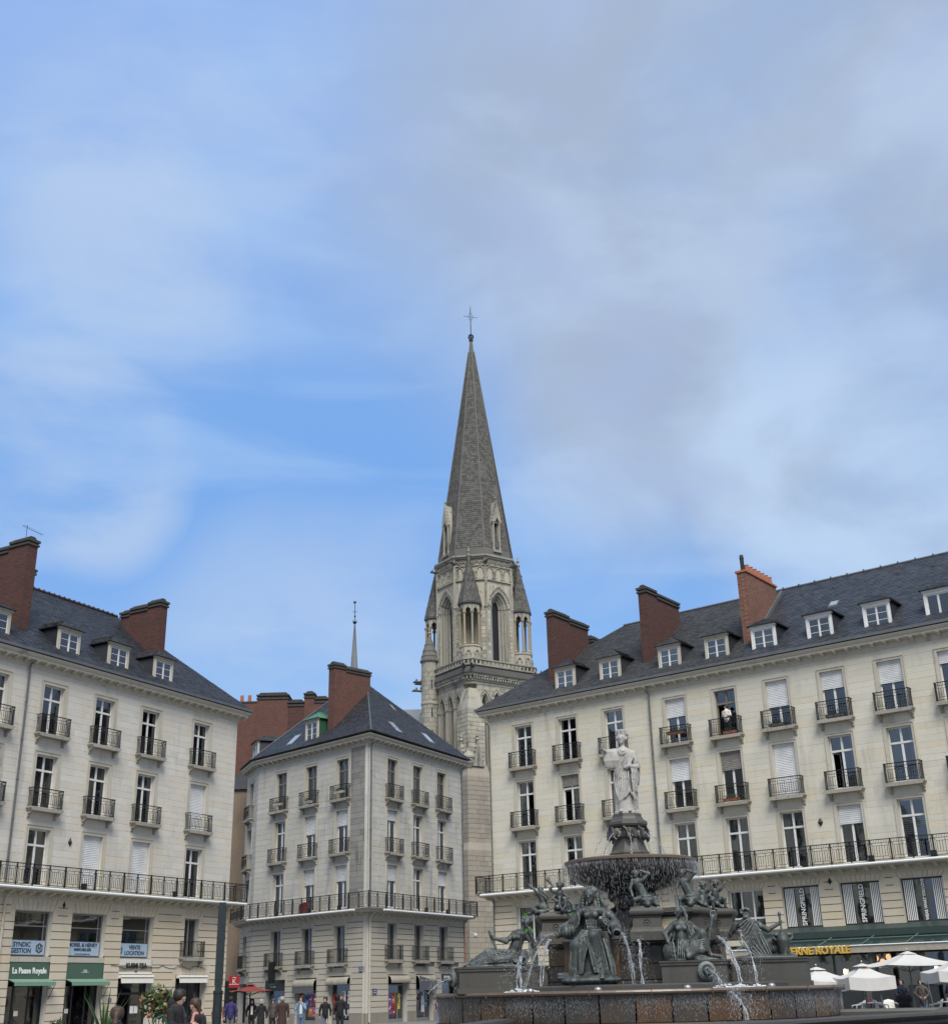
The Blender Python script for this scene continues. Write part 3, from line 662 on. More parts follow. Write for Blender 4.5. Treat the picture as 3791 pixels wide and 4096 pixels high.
long_balcony(bA, IA, XA0, XA1+.72, 6.85); long_balcony(bA, TR(XA1+.74, -.74, 0) @ RZ(R(90)), 0, 2.0, 6.85, yf=0)
mb = MB(IA); mb.tube([(XA0, -.86, 6.74), (XA1+.6, -.86, 6.74)], .065, 8); mb.build('light_strip', 'white_pvc', bA)
for x in (6.7, 13.3): flood(bA, IA, x, 6.88)
st = {('F3',1):{}, ('F3',2):{}, ('F3',3):dict(curtain='l'), ('F3',4):{}, ('F3',5):{}, ('F2',2):dict(curtain='R'), ('F2',3):{}, ('F2',4):dict(curtain='L'), ('F2',5):dict(shutter=1.0),
      ('F1',2):dict(curtain='l+R'), ('F1',3):dict(shutter=.93), ('F1',4):dict(shutter=.93), ('F1',5):dict(curtain='r'), ('F1',1):{}, ('F2',1):{}}
for i, c in enumerate(cA):
    for fl, (a, b) in LA.items():
        window(bA, IA, c, a, b, wA, **st.get((fl, i), {}))
        if fl != 'F1': balcony(bA, IA, c, a-.01, 1.95)
# first-floor showroom windows with estate-agent banners
for i, (a, b) in enumerate([(-.3, 2.0)]+eA):
    xc, w = (a+b)/2, b-a; z0, z1 = 3.76, 5.78
    mb = MB(TR(xc, .24, 0)); x = w/2
    mb.box(-x, -x+.07, 0, .06, z0, z1); mb.box(x-.07, x, 0, .06, z0, z1); mb.box(-x+.07, x-.07, .001, .06, z1-.08, z1); mb.box(-x+.07, x-.07, .001, .06, z0, z0+.07); mb.box(-x+.07, x-.07, -.01, .05, 5.08, 5.13); mb.box(-x+.07, x-.07, .001, .05, 4.42, 4.46); mb.box(x-.3, x-.26, .002, .05, 4.46, z1-.08)
    wo_ = mb.build('window', 'grey_frame', bA)
    for c0, c1 in ((z0+.07, 4.42), (4.46, 5.08), (5.13, z1-.08)): MB(TR(xc, .26, 0)).box(-x+.07, x-.07, 0, .006, c0, c1).build('pane', 'glass', wo_)
    if i: MB(TR(xc, .20, 0)).box(-x+.06, x-.12, 0, .01, z0+.05, 4.44).build('banner', 'banner_blue', wo_)
    if i == 3:
        MB(TR(xc, .5, 0)).box(-x+.3, -x+.62, 0, .01, 4.46, 5.7).build('blind', 'curtain', wo_)
    B_ = TR(xc, .19, 0)
    if i == 1:
        text('SYNDIC', .30, 'letter_navy', wo_, B_ @ TR(-.35, 0, 4.25), .012, bold=.006); text('GESTION', .30, 'letter_navy', wo_, B_ @ TR(-.38, 0, 3.97), .012, bold=.006)
    if i == 2:
        text('MOREL & HENRY', .25, 'letter_navy', wo_, B_ @ TR(-.06, 0, 4.30), .012, bold=.006, sx=1.02); text('IMMOBILIER', .19, 'letter_navy', wo_, B_ @ TR(-.06, 0, 4.08), .012, bold=.004, sx=1.15)
        text('www.morel-immobilier.com', .09, 'letter_navy', wo_, B_ @ TR(-.06, 0, 3.88), .012)
    if i == 3:
        text('VENTE', .28, 'letter_navy', wo_, B_ @ TR(.10, 0, 4.25), .012, bold=.006); text('LOCATION', .28, 'letter_navy', wo_, B_ @ TR(.10, 0, 3.97), .012, bold=.006)
    if i in (1, 3):
        lx = .72 if i == 1 else -1.0; mb = MB(B_ @ TR(lx, 0, 4.1))
        for k in range(6):
            a0, a1 = R(60*k+30), R(60*k+90); mb.add([(math.cos(a0)*.24,0,math.sin(a0)*.24),(math.cos(a1)*.24,0,math.sin(a1)*.24),(math.cos(a1)*.17,0,math.sin(a1)*.17),(math.cos(a0)*.17,0,math.sin(a0)*.17)], [(0,1,2,3)])
        mb.box(-.09,-.04,-.004,.004,-.13,.13); mb.box(.04,.09,-.004,.004,-.13,.13); mb.box(-.04,.04,-.004,.004,-.025,.025); mb.build('logo', 'letter_navy', wo_)
window(bA, IA, 15.675, 3.80, 5.82, 1.15, style='grey', transom=False, curtain='F'); balcony(bA, IA, 15.68, 3.79, 1.75, plain_=True, H=.82, proj=.36)
mb = MB(IA)
for a, b in [(3.31,5.76),(6.83,9.3),(10.34,12.78)]: mb.box(a, b, -.04, .3, 3.47, 3.71)
mb.build('shop_lintel', 'limestone_trim', bA)
# shopfronts
def shopfront(parent, F, x0, x1, z1, mat='shop_dark', doors=1, y=.35, glass_top=None, mull=()):
    mb = MB(F); t = .07
    mb.box(x0, x0+t, y, y+.08, 0, z1); mb.box(x1-t, x1, y, y+.08, 0, z1); mb.box(x0+t, x1-t, y+.001, y+.08, z1-t, z1); mb.box(x0+t, x1-t, y+.001, y+.08, 0, .22)
    if glass_top: mb.box(x0+t, x1-t, y+.002, y+.08, glass_top-.05, glass_top+.05)
    ms = [x0+(x1-x0)*q for q in mull]
    for x in ms: mb.box(x-.04, x+.04, y-.004, y+.07, .22, (glass_top or z1)-.05)
    fr_ = mb.build('shopfront', mat, parent)
    xs = [x0+t]+ms+[x1-t]
    for a, b in zip(xs, xs[1:]): MB(F).box(a+.03, b-.03, y+.03, y+.036, .22, (glass_top or z1)-.05).build('pane', 'glass', fr_)
    if glass_top: MB(F).box(x0+t, x1-t, y+.03, y+.036, glass_top+.05, z1-t).build('pane', 'glass', fr_)
    return fr_
sf = shopfront(bA, IA, 3.31, 5.76, 2.72, mull=(.3, .68)); mb = MB(IA); mb.box(4.15, 4.4, .31, .32, 1.1, 1.32); mb.build('notice', 'shop_white', sf)
sf = shopfront(bA, IA, 6.83, 9.3, 2.72, mull=(.35, .7)); mb = MB(IA); mb.box(7.25, 7.5, .31, .32, 1.15, 1.35); mb.build('notice', 'shop_white', sf)
sf = shopfront(bA, IA, 10.36, 12.78, 2.6, glass_top=2.0, mull=(.12, .55)); MB(IA).box(11.9, 12.5, .45, .47, .1, 1.95).build('curtain', 'curtain_red', sf)
for k in (0, 1): MB(IA).box(11.72+k*.3, 11.98+k*.3, .31, .32, 1.05, 1.4).build('notice', 'letter_white', sf)
sf = shopfront(bA, IA, 14.64, 17.11, 2.6, mull=(.28, .62)); MB(IA).box(16.3, 17.0, .42, .45, .1, 2.55).build('door_panel', 'shop_white', sf); MB(IA).box(14.75, 15.25, .42, .45, .1, 2.5).build('curtain', 'curtain_red', sf)
for (a, b), tx, m_ in (((3.31, 5.76), 'La Pause Royale', 'green_paint'), ((6.83, 9.3), None, 'green_paint')):
    g = empty('shop_sign', M=FA @ TR((a+b)/2, 0, 2.74)); w = b-a
    tag(g, 'green shop sign reading La Pause Royale above the leftmost dark shopfront' if tx else 'green shop sign with a tiny white emblem, second shopfront from the left', 'sign')
    mb = MB(); mb.box(-w/2+.03, w/2-.03, -.02, .2, 0, .71); mb.build('panel', m_, g)
    mb = MB(); mb.box(-w/2, w/2, -.03, .2, .711, .75); mb.box(-w/2, -w/2+.03, -.03, .2, 0, .711); mb.box(w/2-.03, w/2, -.03, .2, 0, .711); mb.build('panel_frame', 'shop_dark', g)
    if tx: text(tx, .37, 'letter_white', g, TR(0, -.03, .33), .02, bold=.008, sx=.86)
    else:
        mb = MB(); mb.box(-.25, .25, -.03, -.02, .27, .285)
        for k in (-.09, 0, .09): mb.tube([(k, -.025, .29), (k+.02, -.025, .36+.03*(k == 0)), (k-.03, -.025, .4)], .012, 5)
        mb.build('emblem', 'letter_white', g)
    mb = MB(); mb.prism([(-.03, -.02), (-.5, -.17), (-.5, -.20), (-.5, -.34), (-.47, -.34), (-.46, -.2), (-.03, -.06)], -w/2+.02, w/2+.04, 'x')
    aw = mb.build('awning', 'green_light', g)
    MB().tube([(w/2+.06, -.48, -.2), (w/2+.04, -.02, -1.0)], .014, 5).build('awning_arm', 'iron', aw)
g = empty('shop_sign', M=FA @ TR(11.56, 0, 2.6)); tag(g, 'white shop sign reading KUSMI TEA above a dark glazed shopfront', 'sign')
MB().box(-1.21, 1.21, -.05, .3, .33, 1.06).build('panel', 'shop_white', g)
text('KUSMI TEA', .36, 'letter_black', g, TR(0, -.08, .74), .03, bold=.004, sx=.86); text('PARIS', .08, 'letter_black', g, TR(0, -.07, .47), .02)
def rolled_awning(parent_name, M, w, lab, mat='shop_white', h=.2, drop=.0, cat='awning', shape=None, grp=None):
    g = empty('awning', M=M); tag(g, lab, cat, grp)
    MB().prism([(.0, .16), (-.22, .14), (-.26, .06), (-.2, .0), (0, 0)], -w/2, w/2, 'x').build('awning_box', mat, g)
    MB().prism([(-.2, -.012), (-.23, -.012), (-.27, -.24-drop), (-.24, -.24-drop)], -w/2+.03, w/2-.03, 'x').build('valance', mat, g)
    return g
rolled_awning('awning', FA @ TR(11.56, 0, 2.74), 2.4, 'short white awning under the KUSMI TEA sign'); rolled_awning('awning', FA @ TR(15.88, 0, 2.74), 2.3, 'short white awning over the doorway right of the KUSMI TEA shop')
for z in (9.15, 6.12): anchor(bA, IA, 6.25, z)
pipe(bA, IA, 2.42, 7.0, 17.6); pipe(bA, IA, 2.55, .3, 6.4, 'pipe_cream')
mb = MB(IA); mb.tube([(9.75+.25*k, -.07, 3.35+(.04*math.sin(k))-.03*(k%5)) for k in range(30)], .012, 4); mb.build('cable', 'iron', bA)
pq = tag(MB(FA @ TR(9.75, -.06, 1.62)).box(0, .22, -.01, .0, 0, .18).build('number_plaque', 'plaque_blue'), 'small dark blue house number 3 plaque between two shopfronts', 'plaque')
text('3', .16, 'letter_white', pq, FA @ TR(9.86, -.08, 1.71), .004)
tag(MB(FA @ TR(18.1, -.07, 4.75)).box(0, .42, -.015, 0, 0, .26).build('street_plaque', 'plaque_blue'), 'blue street name plaque on the corner of the left building', 'plaque')
# roof
mb = MB(IA); RA = 23.9
mb.add([(XA0,-.6,18.12),(XA1+.6,-.6,18.12),(13.9,6,RA),(XA0,6,RA),(XA1+.6,12.6,18.12),(XA0,12.6,18.12)], [(0,1,2,3),(1,4,2),(4,5,3,2),(0,3,5),(0,5,4,1)])
rf = mb.build('roof', 'slate_old', bA)
mb = MB(IA); slates(mb, (XA0,-.62,18.16), (XA1+.62,-.62,18.16), (13.9,6,RA), (XA0,6,RA)); slates(mb, (XA1+.62,-.62,18.16), (XA1+.62,12.6,18.16), (13.92,6.02,RA), (13.92,5.98,RA)); mb.build('slates', 'slate_dark', rf, kind='stuff')
mb = MB(IA); mb.tube([(XA0, 6, RA+.03), (13.9, 6, RA+.03)], .10, 6)
for k in range(52): mb.box(XA0+k*.39, XA0+k*.39+.06, 5.88, 6.12, RA+.02, RA+.145)
mb.build('ridge_tiles', 'ridge_clay', rf)
for c, st_, cu in ((.25,'old','curtain'), (4.9,'plain','curtain'), (8.5,'plain','curtain'), (12.05,'old',None)):
    dormer(bA, IA, c, 18.52, 1.5, 1.36, y=.02, style='old', curtain=cu, pinmat='white_paint')
chimney(bA, IA, 2.3, 2.95, 1.0, 7.5, 18.8, 23.95, steps=[(1.0, 2.4, .22), (2.4, 7.5, 0)])
chimney(bA, IA, 7.0, 7.75, 6.6, 8.2, 20, 25.0)
chimney(bA, IA, 13.35, 13.95, 1.9, 5.1, 19.6, 23.55, steps=[(1.9, 2.9, .28), (2.9, 4.35, .14), (4.35, 5.1, 0)])
# small hipped dormer on the far slope, seen from the side
mb = MB(IA); mb.box(17.1, 18.4, 3.2, 5.2, 19.0, 20.1); d = mb.build('dormer', 'slate_dark', bA)
mb = MB(IA); A_,B_,C_,D_ = (16.95,3.0,20.1),(18.7,3.0,20.1),(18.7,5.4,20.1),(16.0,5.4,20.1); mb.add([A_,B_,C_,(15.4,3.0,20.1),(15.4,5.4,20.1),(17.9,4.2,20.75),(15.2,4.2,20.75)], [(3,1,5,6),(1,2,5),(2,4,6,5)]); mb.build('dormer_roof', 'slate_old', d)
# tv aerial
g = empty('tv_aerial', M=FA @ TR(2.6, 1.6, 24.6)); tag(g, 'thin metal television aerial on top of the leftmost brick chimney', 'aerial')
mb = MB(); mb.tube([(0,0,-.2),(0,0,.85)], .015, 5); mb.build('mast', 'iron', g)
mb = MB(); mb.tube([(-.3,0,.75),(1.1,0,.62)], .01, 4)
for k in range(9): mb.tube([(-.2+.15*k,-.16,.74-.014*k),(-.2+.15*k,.16,.74-.014*k)], .007, 4)
mb.build('elements', 'iron', g)
# ------------------------------------------------------------------ middle building (three fronts)
FB = frame((-16.4019, 90.4491), (.70248, -.71171)); FD0 = frame((-7.41026, 81.33951), (.47409, .88048)); F00 = frame((-17.94597, 94.24351), (.37693, -.92624))
bB = empty('apartment_building', M=FB); tag(bB, 'grey stone corner building in the middle with a steep slate roof', 'building', 'apartment houses around the square')
IB = Matrix.Identity(4); ID = FB.inverted() @ FD0; I0 = FB.inverted() @ F00
LB, LD, L0 = 12.80, 12.60, 4.10       # lengths of the three fronts
oB = .12                              # s shift: measured s minus .12
def fronts():
    yield IB, LB, [2.90, 6.46, 9.98], 'B'
    yield ID, LD, [2.90, 6.26, 9.60], 'D'
    yield I0, L0, [1.85], '0'
LV = dict(F3=(14.08, 16.78), F2=(10.52, 13.33), F1=(6.98, 9.74)); wB = 1.28
stB = {('B','F3',0):dict(style='brown'), ('B','F3',1):dict(style='brown'), ('B','F3',2):dict(style='brown',curtain='l'), ('D','F3',0):dict(style='brown',curtain='r'), ('D','F3',1):dict(style='brown',curtain='L'), ('D','F3',2):dict(style='brown'), ('0','F3',0):dict(style='brown'),
       ('B','F2',0):{}, ('B','F2',1):dict(shutter=.42,transom=False), ('B','F2',2):dict(shutter=.34,transom=False), ('D','F2',0):dict(shutter=.22,transom=False,curtain='r'), ('D','F2',1):dict(curtain='F'), ('D','F2',2):dict(curtain='l'),
       ('B','F1',0):dict(curtain='L'), ('B','F1',1):dict(shutter=.34,transom=False,curtain='R:curtain_red'), ('B','F1',2):dict(shutter=.34,transom=False,curtain='F'), ('D','F1',0):dict(shutter=.34,transom=False,curtain='F'), ('D','F1',1):dict(curtain='F'), ('D','F1',2):dict(shutter=.32,transom=False,curtain='l')}
gH = {'B': [(1.92, 4.18, 2.75), (5.34, 7.66, 2.80), (8.92, 11.16, 2.86)], 'D': [(2.42, 4.78, 2.88), (5.86, 8.16, 2.90), (9.25, 11.5, 2.92)], '0': [(.5, 3.2, 2.6)]}
EZ = {'B': (3.62, 5.92), 'D': (3.77, 6.03), '0': (3.62, 5.80)}
for F, L, cs, k in fronts():
    hs = [(c-wB/2, c+wB/2, a, b) for c in cs for a, b in LV.values()]
    eh = [(c-.58, c+.58, *EZ[k]) for c in cs]; gh = [(a, b, 0 if not (k == 'D' and i == 2) else 1.1, z) for i, (a, b, z) in enumerate(gH[k])]
    if k == 'D': gh[2] = (9.25, 11.5, .95, 2.92)
    shell(bB, F, 0, L, 17.7, hs+eh+gh, 'limestone_middle', room=1.2, inset=1.0, floors=(3.3, 6.5, 10.1, 13.7, 17.4))
    L1 = L-1.9 if k == 'B' else L
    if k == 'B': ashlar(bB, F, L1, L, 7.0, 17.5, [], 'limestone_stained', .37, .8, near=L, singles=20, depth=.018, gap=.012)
    ashlar(bB, F, 0, L1, 7.0, 17.5, [(a-.2, b+.2, c, d+.2) for a, b, c, d in hs], 'limestone_middle', .37, .9, near=L if k == 'B' else 0, singles={'B':140,'D':140,'0':10}[k], depth=.013, gap=.009)
    voh = [(a-.26, b+.26, d, 6.42) for a, b, c, d in eh]+[(a-.2, b+.2, z, z+.5) for a, b, z in gH[k]]
    band_floor(bB, F, .06, L-.06, .62, 6.42, eh+gh+voh, 'limestone_lower_mid', .335)
    for a, b, c, d in eh: voussoirs(bB, F, (a+b)/2, b-a, d+.02, 6.42, 'limestone_lower_mid', 5, .2)
    for a, b, z in gH[k]: voussoirs(bB, F, (a+b)/2, b-a, z+.02, z+.5, 'limestone_lower_mid', 9, .14)
    for c in cs:
        for a, b in LV.values(): sb = MB(F); surround(sb, c, wB, a, b, .15, .035); sb.build('window_surround', 'limestone_trim', bB)
    for i, c in enumerate(cs):
        for fl, (a, b) in LV.items():
            window(bB, F, c, a, b, wB, **stB.get((k, fl, i), {}))
            if fl != 'F1': balcony(bB, F, c, a-.01, 1.85)
        a, b = EZ[k]; window(bB, F, c, a, b, 1.16, style='grey', transom=False, curtain='F:blind' if i != 1 else 'l:blind'); balcony(bB, F, c, a-.01, 1.85, plain_=True, H=.86, proj=.36)
    mb = MB(F)
    for s0, s1 in subtract(-.03, L+.03, [(a, b) for a, b, z in gH[k] if not (k == 'D' and a > 9)]): mb.box(s0, s1, -.08, 0, 0, .62)
    mb.build('plinth', 'render_brown' if False else 'tower_base', bB)
pl_ = [tuple((I0 @ Vector((0,0,0)))[:2]), (0, 0), tuple((ID @ Vector((0,0,0)))[:2]), tuple((ID @ Vector((LD,0,0)))[:2]), tuple((ID @ Vector((LD,9,0)))[:2])]
mb = MB(); sweep([(o, z+17.9) for o, z in CORN], pl_, mb); mb.build('cornice', 'limestone_trim', bB)
mb = MB(); sweep([(o, z+6.85) for o, z in SLABP], pl_, mb); mb.build('balcony_slab', 'limestone_trim', bB)
for F, L, cs, k in fronts():
    modillions(bB, F, .2, L-.2, 17.74, pitch=.6); modillions(bB, F, .2, L-.2, 6.66, y=-.12, pitch=.6, sc=1.15)
    lo, hi = {'B': (-.35, LB+1.0), 'D': (-1.0, LD+.7), '0': (-.3, L0+.35)}[k]
    long_balcony(bB, F, lo, hi, 6.85, sec=2.1)
    if k != '0': MB(F).tube([(.5 if k == 'B' else .6, -.86, 6.75), (LB-.3 if k == 'B' else LD-.2, -.86, 6.75)], .065, 8).build('light_strip', 'white_pvc', bB)
long_balcony(bB, ID @ TR(LD+.74, -.74, 0) @ RZ(R(90)), 0, 2.0, 6.85, yf=0)
for x in (4.0, 7.6, 10.9): flood(bB, IB, x, 6.88)
for x in (6.0, 8.9): flood(bB, ID, x, 6.88)
pipe(bB, ID, .10, 7.0, 17.5); pipe(bB, ID, .12, .1, 6.5, 'pipe_cream'); pipe(bB, ID, LD-.1, 7.0, 17.5, 'zinc', -.1); pipe(bB, ID, LD-.1, .1, 6.5, 'terracotta', -.1, .04)
MB(ID).box(3.3, LD, 8.8, 9.0, 0, 17.7).box(LD-.3, LD, .32, 8.8, 0, 17.7).build('rear_wall', 'render_beige', bB)
MB(IB @ TR(7.3, -.45, 7.85)).prism([(-.75, 0), (.75, 0), (.7, -.9), (-.7, -.9)], -.02, .04, 'y').build('blanket', 'curtain_red', bB) if False else None
# balcony blanket folded over the rail
g = MB(FB @ TR(6.75, -.60, 6.87)); g.prism([(-.55,0),(.55,0),(.5,.62),(.1,.72),(-.48,.6)], 0, .1, 'y'); tag(g.build('red_blanket', 'curtain_red'), 'dark red blanket hanging inside the long balcony railing of the corner building', 'blanket')
# roof
apx = FB.inverted() @ Vector((-8.35, 89.3, 23.45)); r1 = Vector((3.75, 4.85, 23.4))
def out(F, x, y): v = F @ Vector((x, y, 0)); return Vector((v.x, v.y, 18.14))
K_ = out(IB, -.28, -.60); Q_ = out(IB, LB+.9, -.60); E_ = out(ID, LD+.6, -.60); T_ = out(I0, -.6, -.60); G_ = out(ID, LD+.6, 9); H_ = out(I0, -.6, 7)
mb = MB(); mb.add([K_, Q_, apx, r1], [(0,1,2,3)]); mb.add([Q_, E_, apx], [(0,1,2)]); mb.add([T_, K_, r1, H_], [(0,1,2,3)]); mb.add([E_, G_, apx], [(0,1,2)]); mb.add([G_, H_, r1, apx], [(0,1,2,3)]); mb.add([K_, Q_, E_, G_, H_, T_], [(5,4,3,2,1,0)])
rf = mb.build('roof', 'slate_old', bB)
mb = MB(); up = Vector((0,0,.03)); slates(mb, K_+up, Q_+up, apx+up, r1+up); slates(mb, Q_+up, E_+up, apx+up, apx+up); slates(mb, T_+up, K_+up, r1+up, (r1+H_)/2+Vector((0,0,.4))); mb.build('slates', 'slate_dark', rf, kind='stuff')
mb = MB(); mb.tube([Q_+up, apx+up*3], .05, 5); mb.tube([K_+up, r1+up*3, apx+up*3], .06, 5); mb.build('hip_flashing', 'zinc', rf)
def on_plane(F, x, y, s): return 18.14+(y+.6)*s
def skylight(parent, F, x0, x1, y0, y1, s, rise=.10):
    mb = MB(F); P = lambda x, y, r_: (x, y, on_plane(F, x, y, s)+r_)
    mb.add([P(x0,y0,0),P(x1,y0,0),P(x1,y1,0),P(x0,y1,0),P(x0,y0,rise),P(x1,y0,rise),P(x1,y1,rise),P(x0,y1,rise)], [(4,5,6,7),(0,1,5,4),(1,2,6,5),(2,3,7,6),(3,0,4,7)])
    sk = mb.build('skylight', 'zinc', parent); i = .07
    MB(F).add([P(x0+i,y0+i,rise+.01),P(x1-i,y0+i,rise+.01),P(x1-i,y1-i,rise+.01),P(x0+i,y1-i,rise+.01)], [(0,1,2,3)]).build('pane', 'skylight_glass', sk)
mt, t, b, o = newmat('skylight_glass'); b.inputs['Base Color'].default_value = (.25,.30,.36,1); b.inputs['Roughness'].default_value = .06; b.inputs['Specular IOR Level'].default_value = 1.0
sB = (apx.z-18.14)/(apx.y+.6)
aD = ID.inverted() @ apx; sD = (apx.z-18.14)/(aD.y+.6)
skylight(bB, IB, 3.3, 4.1, -.1, .8, sB); skylight(bB, ID, 3.5, 4.3, -.05, .85, sD); skylight(bB, ID, 7.9, 8.7, -.05, .75, sD); skylight(bB, ID, 6.9, 7.3, 2.4, 2.9, sD)
dormer(bB, IB, 6.35, 18.55, 1.45, 1.5, y=-.05, style='old', frame_mat='limestone_trim', cheek='copper_dark', roofm='copper_green', slope=sB, zr=18.14+.6*sB)
dormer(bB, I0, 1.8, 18.45, 1.7, 1.35, y=.1, style='old', slope=.85)
dormer(bB, ID @ TR(LD, 0, 0) @ RZ(R(90)), 2.6, 18.5, 1.2, .7, y=.3, style='old', slope=.7)
chimney(bB, IB, 7.45, 8.1, .55, 3.9, 18.9, 23.55, 'brick_mixed', steps=[(.55, 1.6, .16), (1.6, 3.9, 0)])
chimney(bB, IB, 4.1, 4.75, 3.6, 5.2, 21.5, 24.1, 'brick_mixed'); MB(IB).lathe([(.09,22.0),(.09,23.0),(.13,23.0),(.13,23.15),(.08,23.2),(.0,23.2)], 8, TR(5.3,3.3,0)).build('vent_pipe', 'iron', bB)
# shops of the middle building
GB = FB; 
def ground_shop(F, parent, x0, x1, z, kind, posters=(), label=None):
    sf = shopfront(parent, F, x0, x1, z-.05, 'grey_frame', mull=(.3,) if kind != 'wide' else (.06,.7), y=.3, glass_top=z-.75)
    for (px, pz, pw, ph, pm) in posters:
        po = MB(F).box(x0+px, x0+px+pw, .27, .28, pz, pz+ph).build('poster', pm, sf)
        for q in range(5):
            cx, cz = x0+px+pw*random.uniform(.2,.8), pz+ph*random.uniform(.12,.88); ww, hh = pw*random.uniform(.08,.3), ph*random.uniform(.03,.14)
            MB(F).add([(cx-ww,.264,cz-hh),(cx+ww,.264,cz-hh*.6),(cx+ww*.7,.264,cz+hh),(cx-ww*.9,.264,cz+hh*.7)], [(0,1,2,3)]).build('poster_print', random.choice(['letter_black','letter_white','poster_purple','cloth_brown','poster_orange']), sf, kind='stuff')
    return sf
ground_shop(IB, bB, 1.92, 4.18, 2.2, 'wide', [(.35,1.25,.7,.5,'poster_blue'),(1.1,1.3,.6,.4,'shop_white'),(.4,.6,1.3,.35,'poster_purple')])
ground_shop(IB, bB, 5.34, 7.66, 2.1, 'a', [(.25,1.1,.38,.7,'poster_orange'),(.7,1.1,.38,.7,'poster_blue'),(1.15,1.1,.4,.7,'poster_purple'),(1.6,1.1,.4,.7,'sign_red'),(.25,.45,.38,.55,'sign_red'),(1.15,.45,.4,.55,'poster_orange'),(1.6,.45,.4,.55,'poster_pink')])
ground_shop(IB, bB, 8.92, 11.16, 2.45, 'a', [(.12,.75,.26,1.0,'sign_red'),(1.05,1.2,.4,.75,'camera_white'),(1.65,1.2,.35,.75,'camera_white'),(.85,.5,.24,.3,'sticker_green'),(1.2,.5,.24,.35,'banner_blue'),(1.65,.5,.24,.35,'shop_white')])
ground_shop(ID, bB, 2.42, 4.78, 2.35, 'wide', [(.12,1.15,.36,.62,'camera_white'),(.5,1.15,.42,.66,'poster_purple'),(.95,1.15,.42,.66,'poster_orange'),(.12,.5,.36,.6,'letter_white'),(.5,.5,.42,.62,'poster_purple'),(.95,.5,.42,.62,'sign_red'),(1.65,.8,.26,.95,'poster_yellow')])
ground_shop(ID, bB, 5.86, 8.16, 2.05, 'wide', [(.2,1.0,.4,.8,'poster_orange'),(.7,1.3,.35,.4,'letter_black'),(1.15,.55,.42,1.3,'camera_white'),(1.65,.85,.26,.8,'poster_blue')])
mb = MB(ID); mb.box(9.25, 11.5, .3, .36, .95, 1.05); mb.box(9.25, 9.33, .3, .36, 1.05, 2.4); mb.box(11.42, 11.5, .3, .36, 1.05, 2.4); mb.box(10.9, 10.98, .3, .36, 1.05, 2.4); mb.box(9.33, 11.42, .301, .36, 2.4, 2.5); sf = mb.build('shopfront', 'shop_black', bB); MB(ID).box(9.33, 10.9, .32, .326, 1.05, 2.4).build('pane', 'glass', sf)
def cloth_awning(F, x0, x1, z, lab, skew=0):
    g = empty('awning', M=F @ TR((x0+x1)/2, 0, z)); tag(g, lab, 'awning', 'grey fabric awnings of the corner shop'); w = (x1-x0)/2
    mb = MB(); n = 14; vs = []
    for k in range(n+1):
        x = -w+2*w*k/n; sg = .05*abs(math.sin(k*.9)); vs += [(x, -.02, 0), (x, -.22-sg, -.10), (x, -.30-sg*.5, -.34), (x, -.28, -.44)]
    mb.add(vs, [(4*k+j, 4*k+4+j, 4*k+5+j, 4*k+1+j) for k in range(n) for j in range(3)]); mb.build('canopy', 'fabric_tan', g, smooth=True)
    MB().box(-w, w, -.30, -.26, -.47, -.43).build('front_bar', 'zinc', g)
    if skew: MB().add([(-w,-.31,-.05),(w,-.31,-.42),(w,-.31,-.95),(-w,-.31,-.95)], [(0,1,2,3)]).build('valance', 'shop_grey', g)
    elif skew is None: MB().box(-w, w, -.29, -.28, -.85, -.47).build('valance', 'shop_grey', g)
    return g
cloth_awning(FB, 5.34, 7.66, 2.74, 'sagging grey awning over the poster-filled window left of the corner entrance', None)
cloth_awning(FB, 8.92, 11.16, 2.80, 'sagging grey awning over the glazed entrance nearest the building corner')
cloth_awning(FD0, 2.42, 4.78, 2.84, 'sagging grey awning over the window with the yellow poster'); cloth_awning(FD0, 5.86, 8.16, 2.86, 'crooked grey awning with a slanting dark valance left of the PHONE CASH sign', 1)
g = empty('shop_sign', M=FD0 @ TR(10.37, 0, 2.5)); tag(g, 'black shop sign reading PHONE CASH on the corner building', 'sign'); MB().box(-1.13, 1.13, -.06, .2, 0, .42).build('panel', 'shop_black', g); text('PHONE CASH', .27, 'letter_white', g, TR(0, -.07, .21), .02, bold=.006, sx=1.02)
g = empty('shop_sign', M=FB @ TR(3.05, 0, 2.15)); tag(g, 'black fascia sign with small green lettering over the window left of the red parasol', 'sign'); MB().box(-1.13, 1.13, -.06, .2, 0, .58).build('panel', 'shop_black', g); text('CHERRY', .2, 'copper_green', g, TR(-.3, -.07, .36), .02, bold=.004); text('RESTAURATION', .08, 'letter_white', g, TR(-.2, -.07, .18), .02)
g = empty('projecting_sign', M=FB @ TR(3.35, -.3, 2.55)); tag(g, 'tall black projecting sign hanging from a bracket on the middle building', 'sign'); MB().box(-.04, .04, -.55, 0, 0, 1.35).build('panel', 'shop_black', g); MB().tube([(0,.3,1.38),(0,-.6,1.38)], .02, 6).build('sign_arm', 'iron', g); MB().box(-.05,-.045,-.30,-.25,.2,1.1).build('lettering', 'letter_white', g)
for i, (F, x, z, lab) in enumerate([(FB, 12.1, 3.05, 'blue street name plaque left of the corner downpipe'), (FD0, .55, 1.72, 'blue street name plaque low down right of the corner downpipe'), (FD0, 12.0, 2.2, 'dark blue plaque beside the PHONE CASH sign')]):
    pq = MB(F @ TR(x, -.07, z)).box(0, .48, -.015, 0, 0, .32).build('street_plaque', 'plaque_blue'); tag(pq, lab, 'plaque'); text('Place', .12, 'letter_white', pq, F @ TR(x+.24, -.095, z+.22), .003); text('Royale', .12, 'letter_white', pq, F @ TR(x+.24, -.095, z+.09), .003)
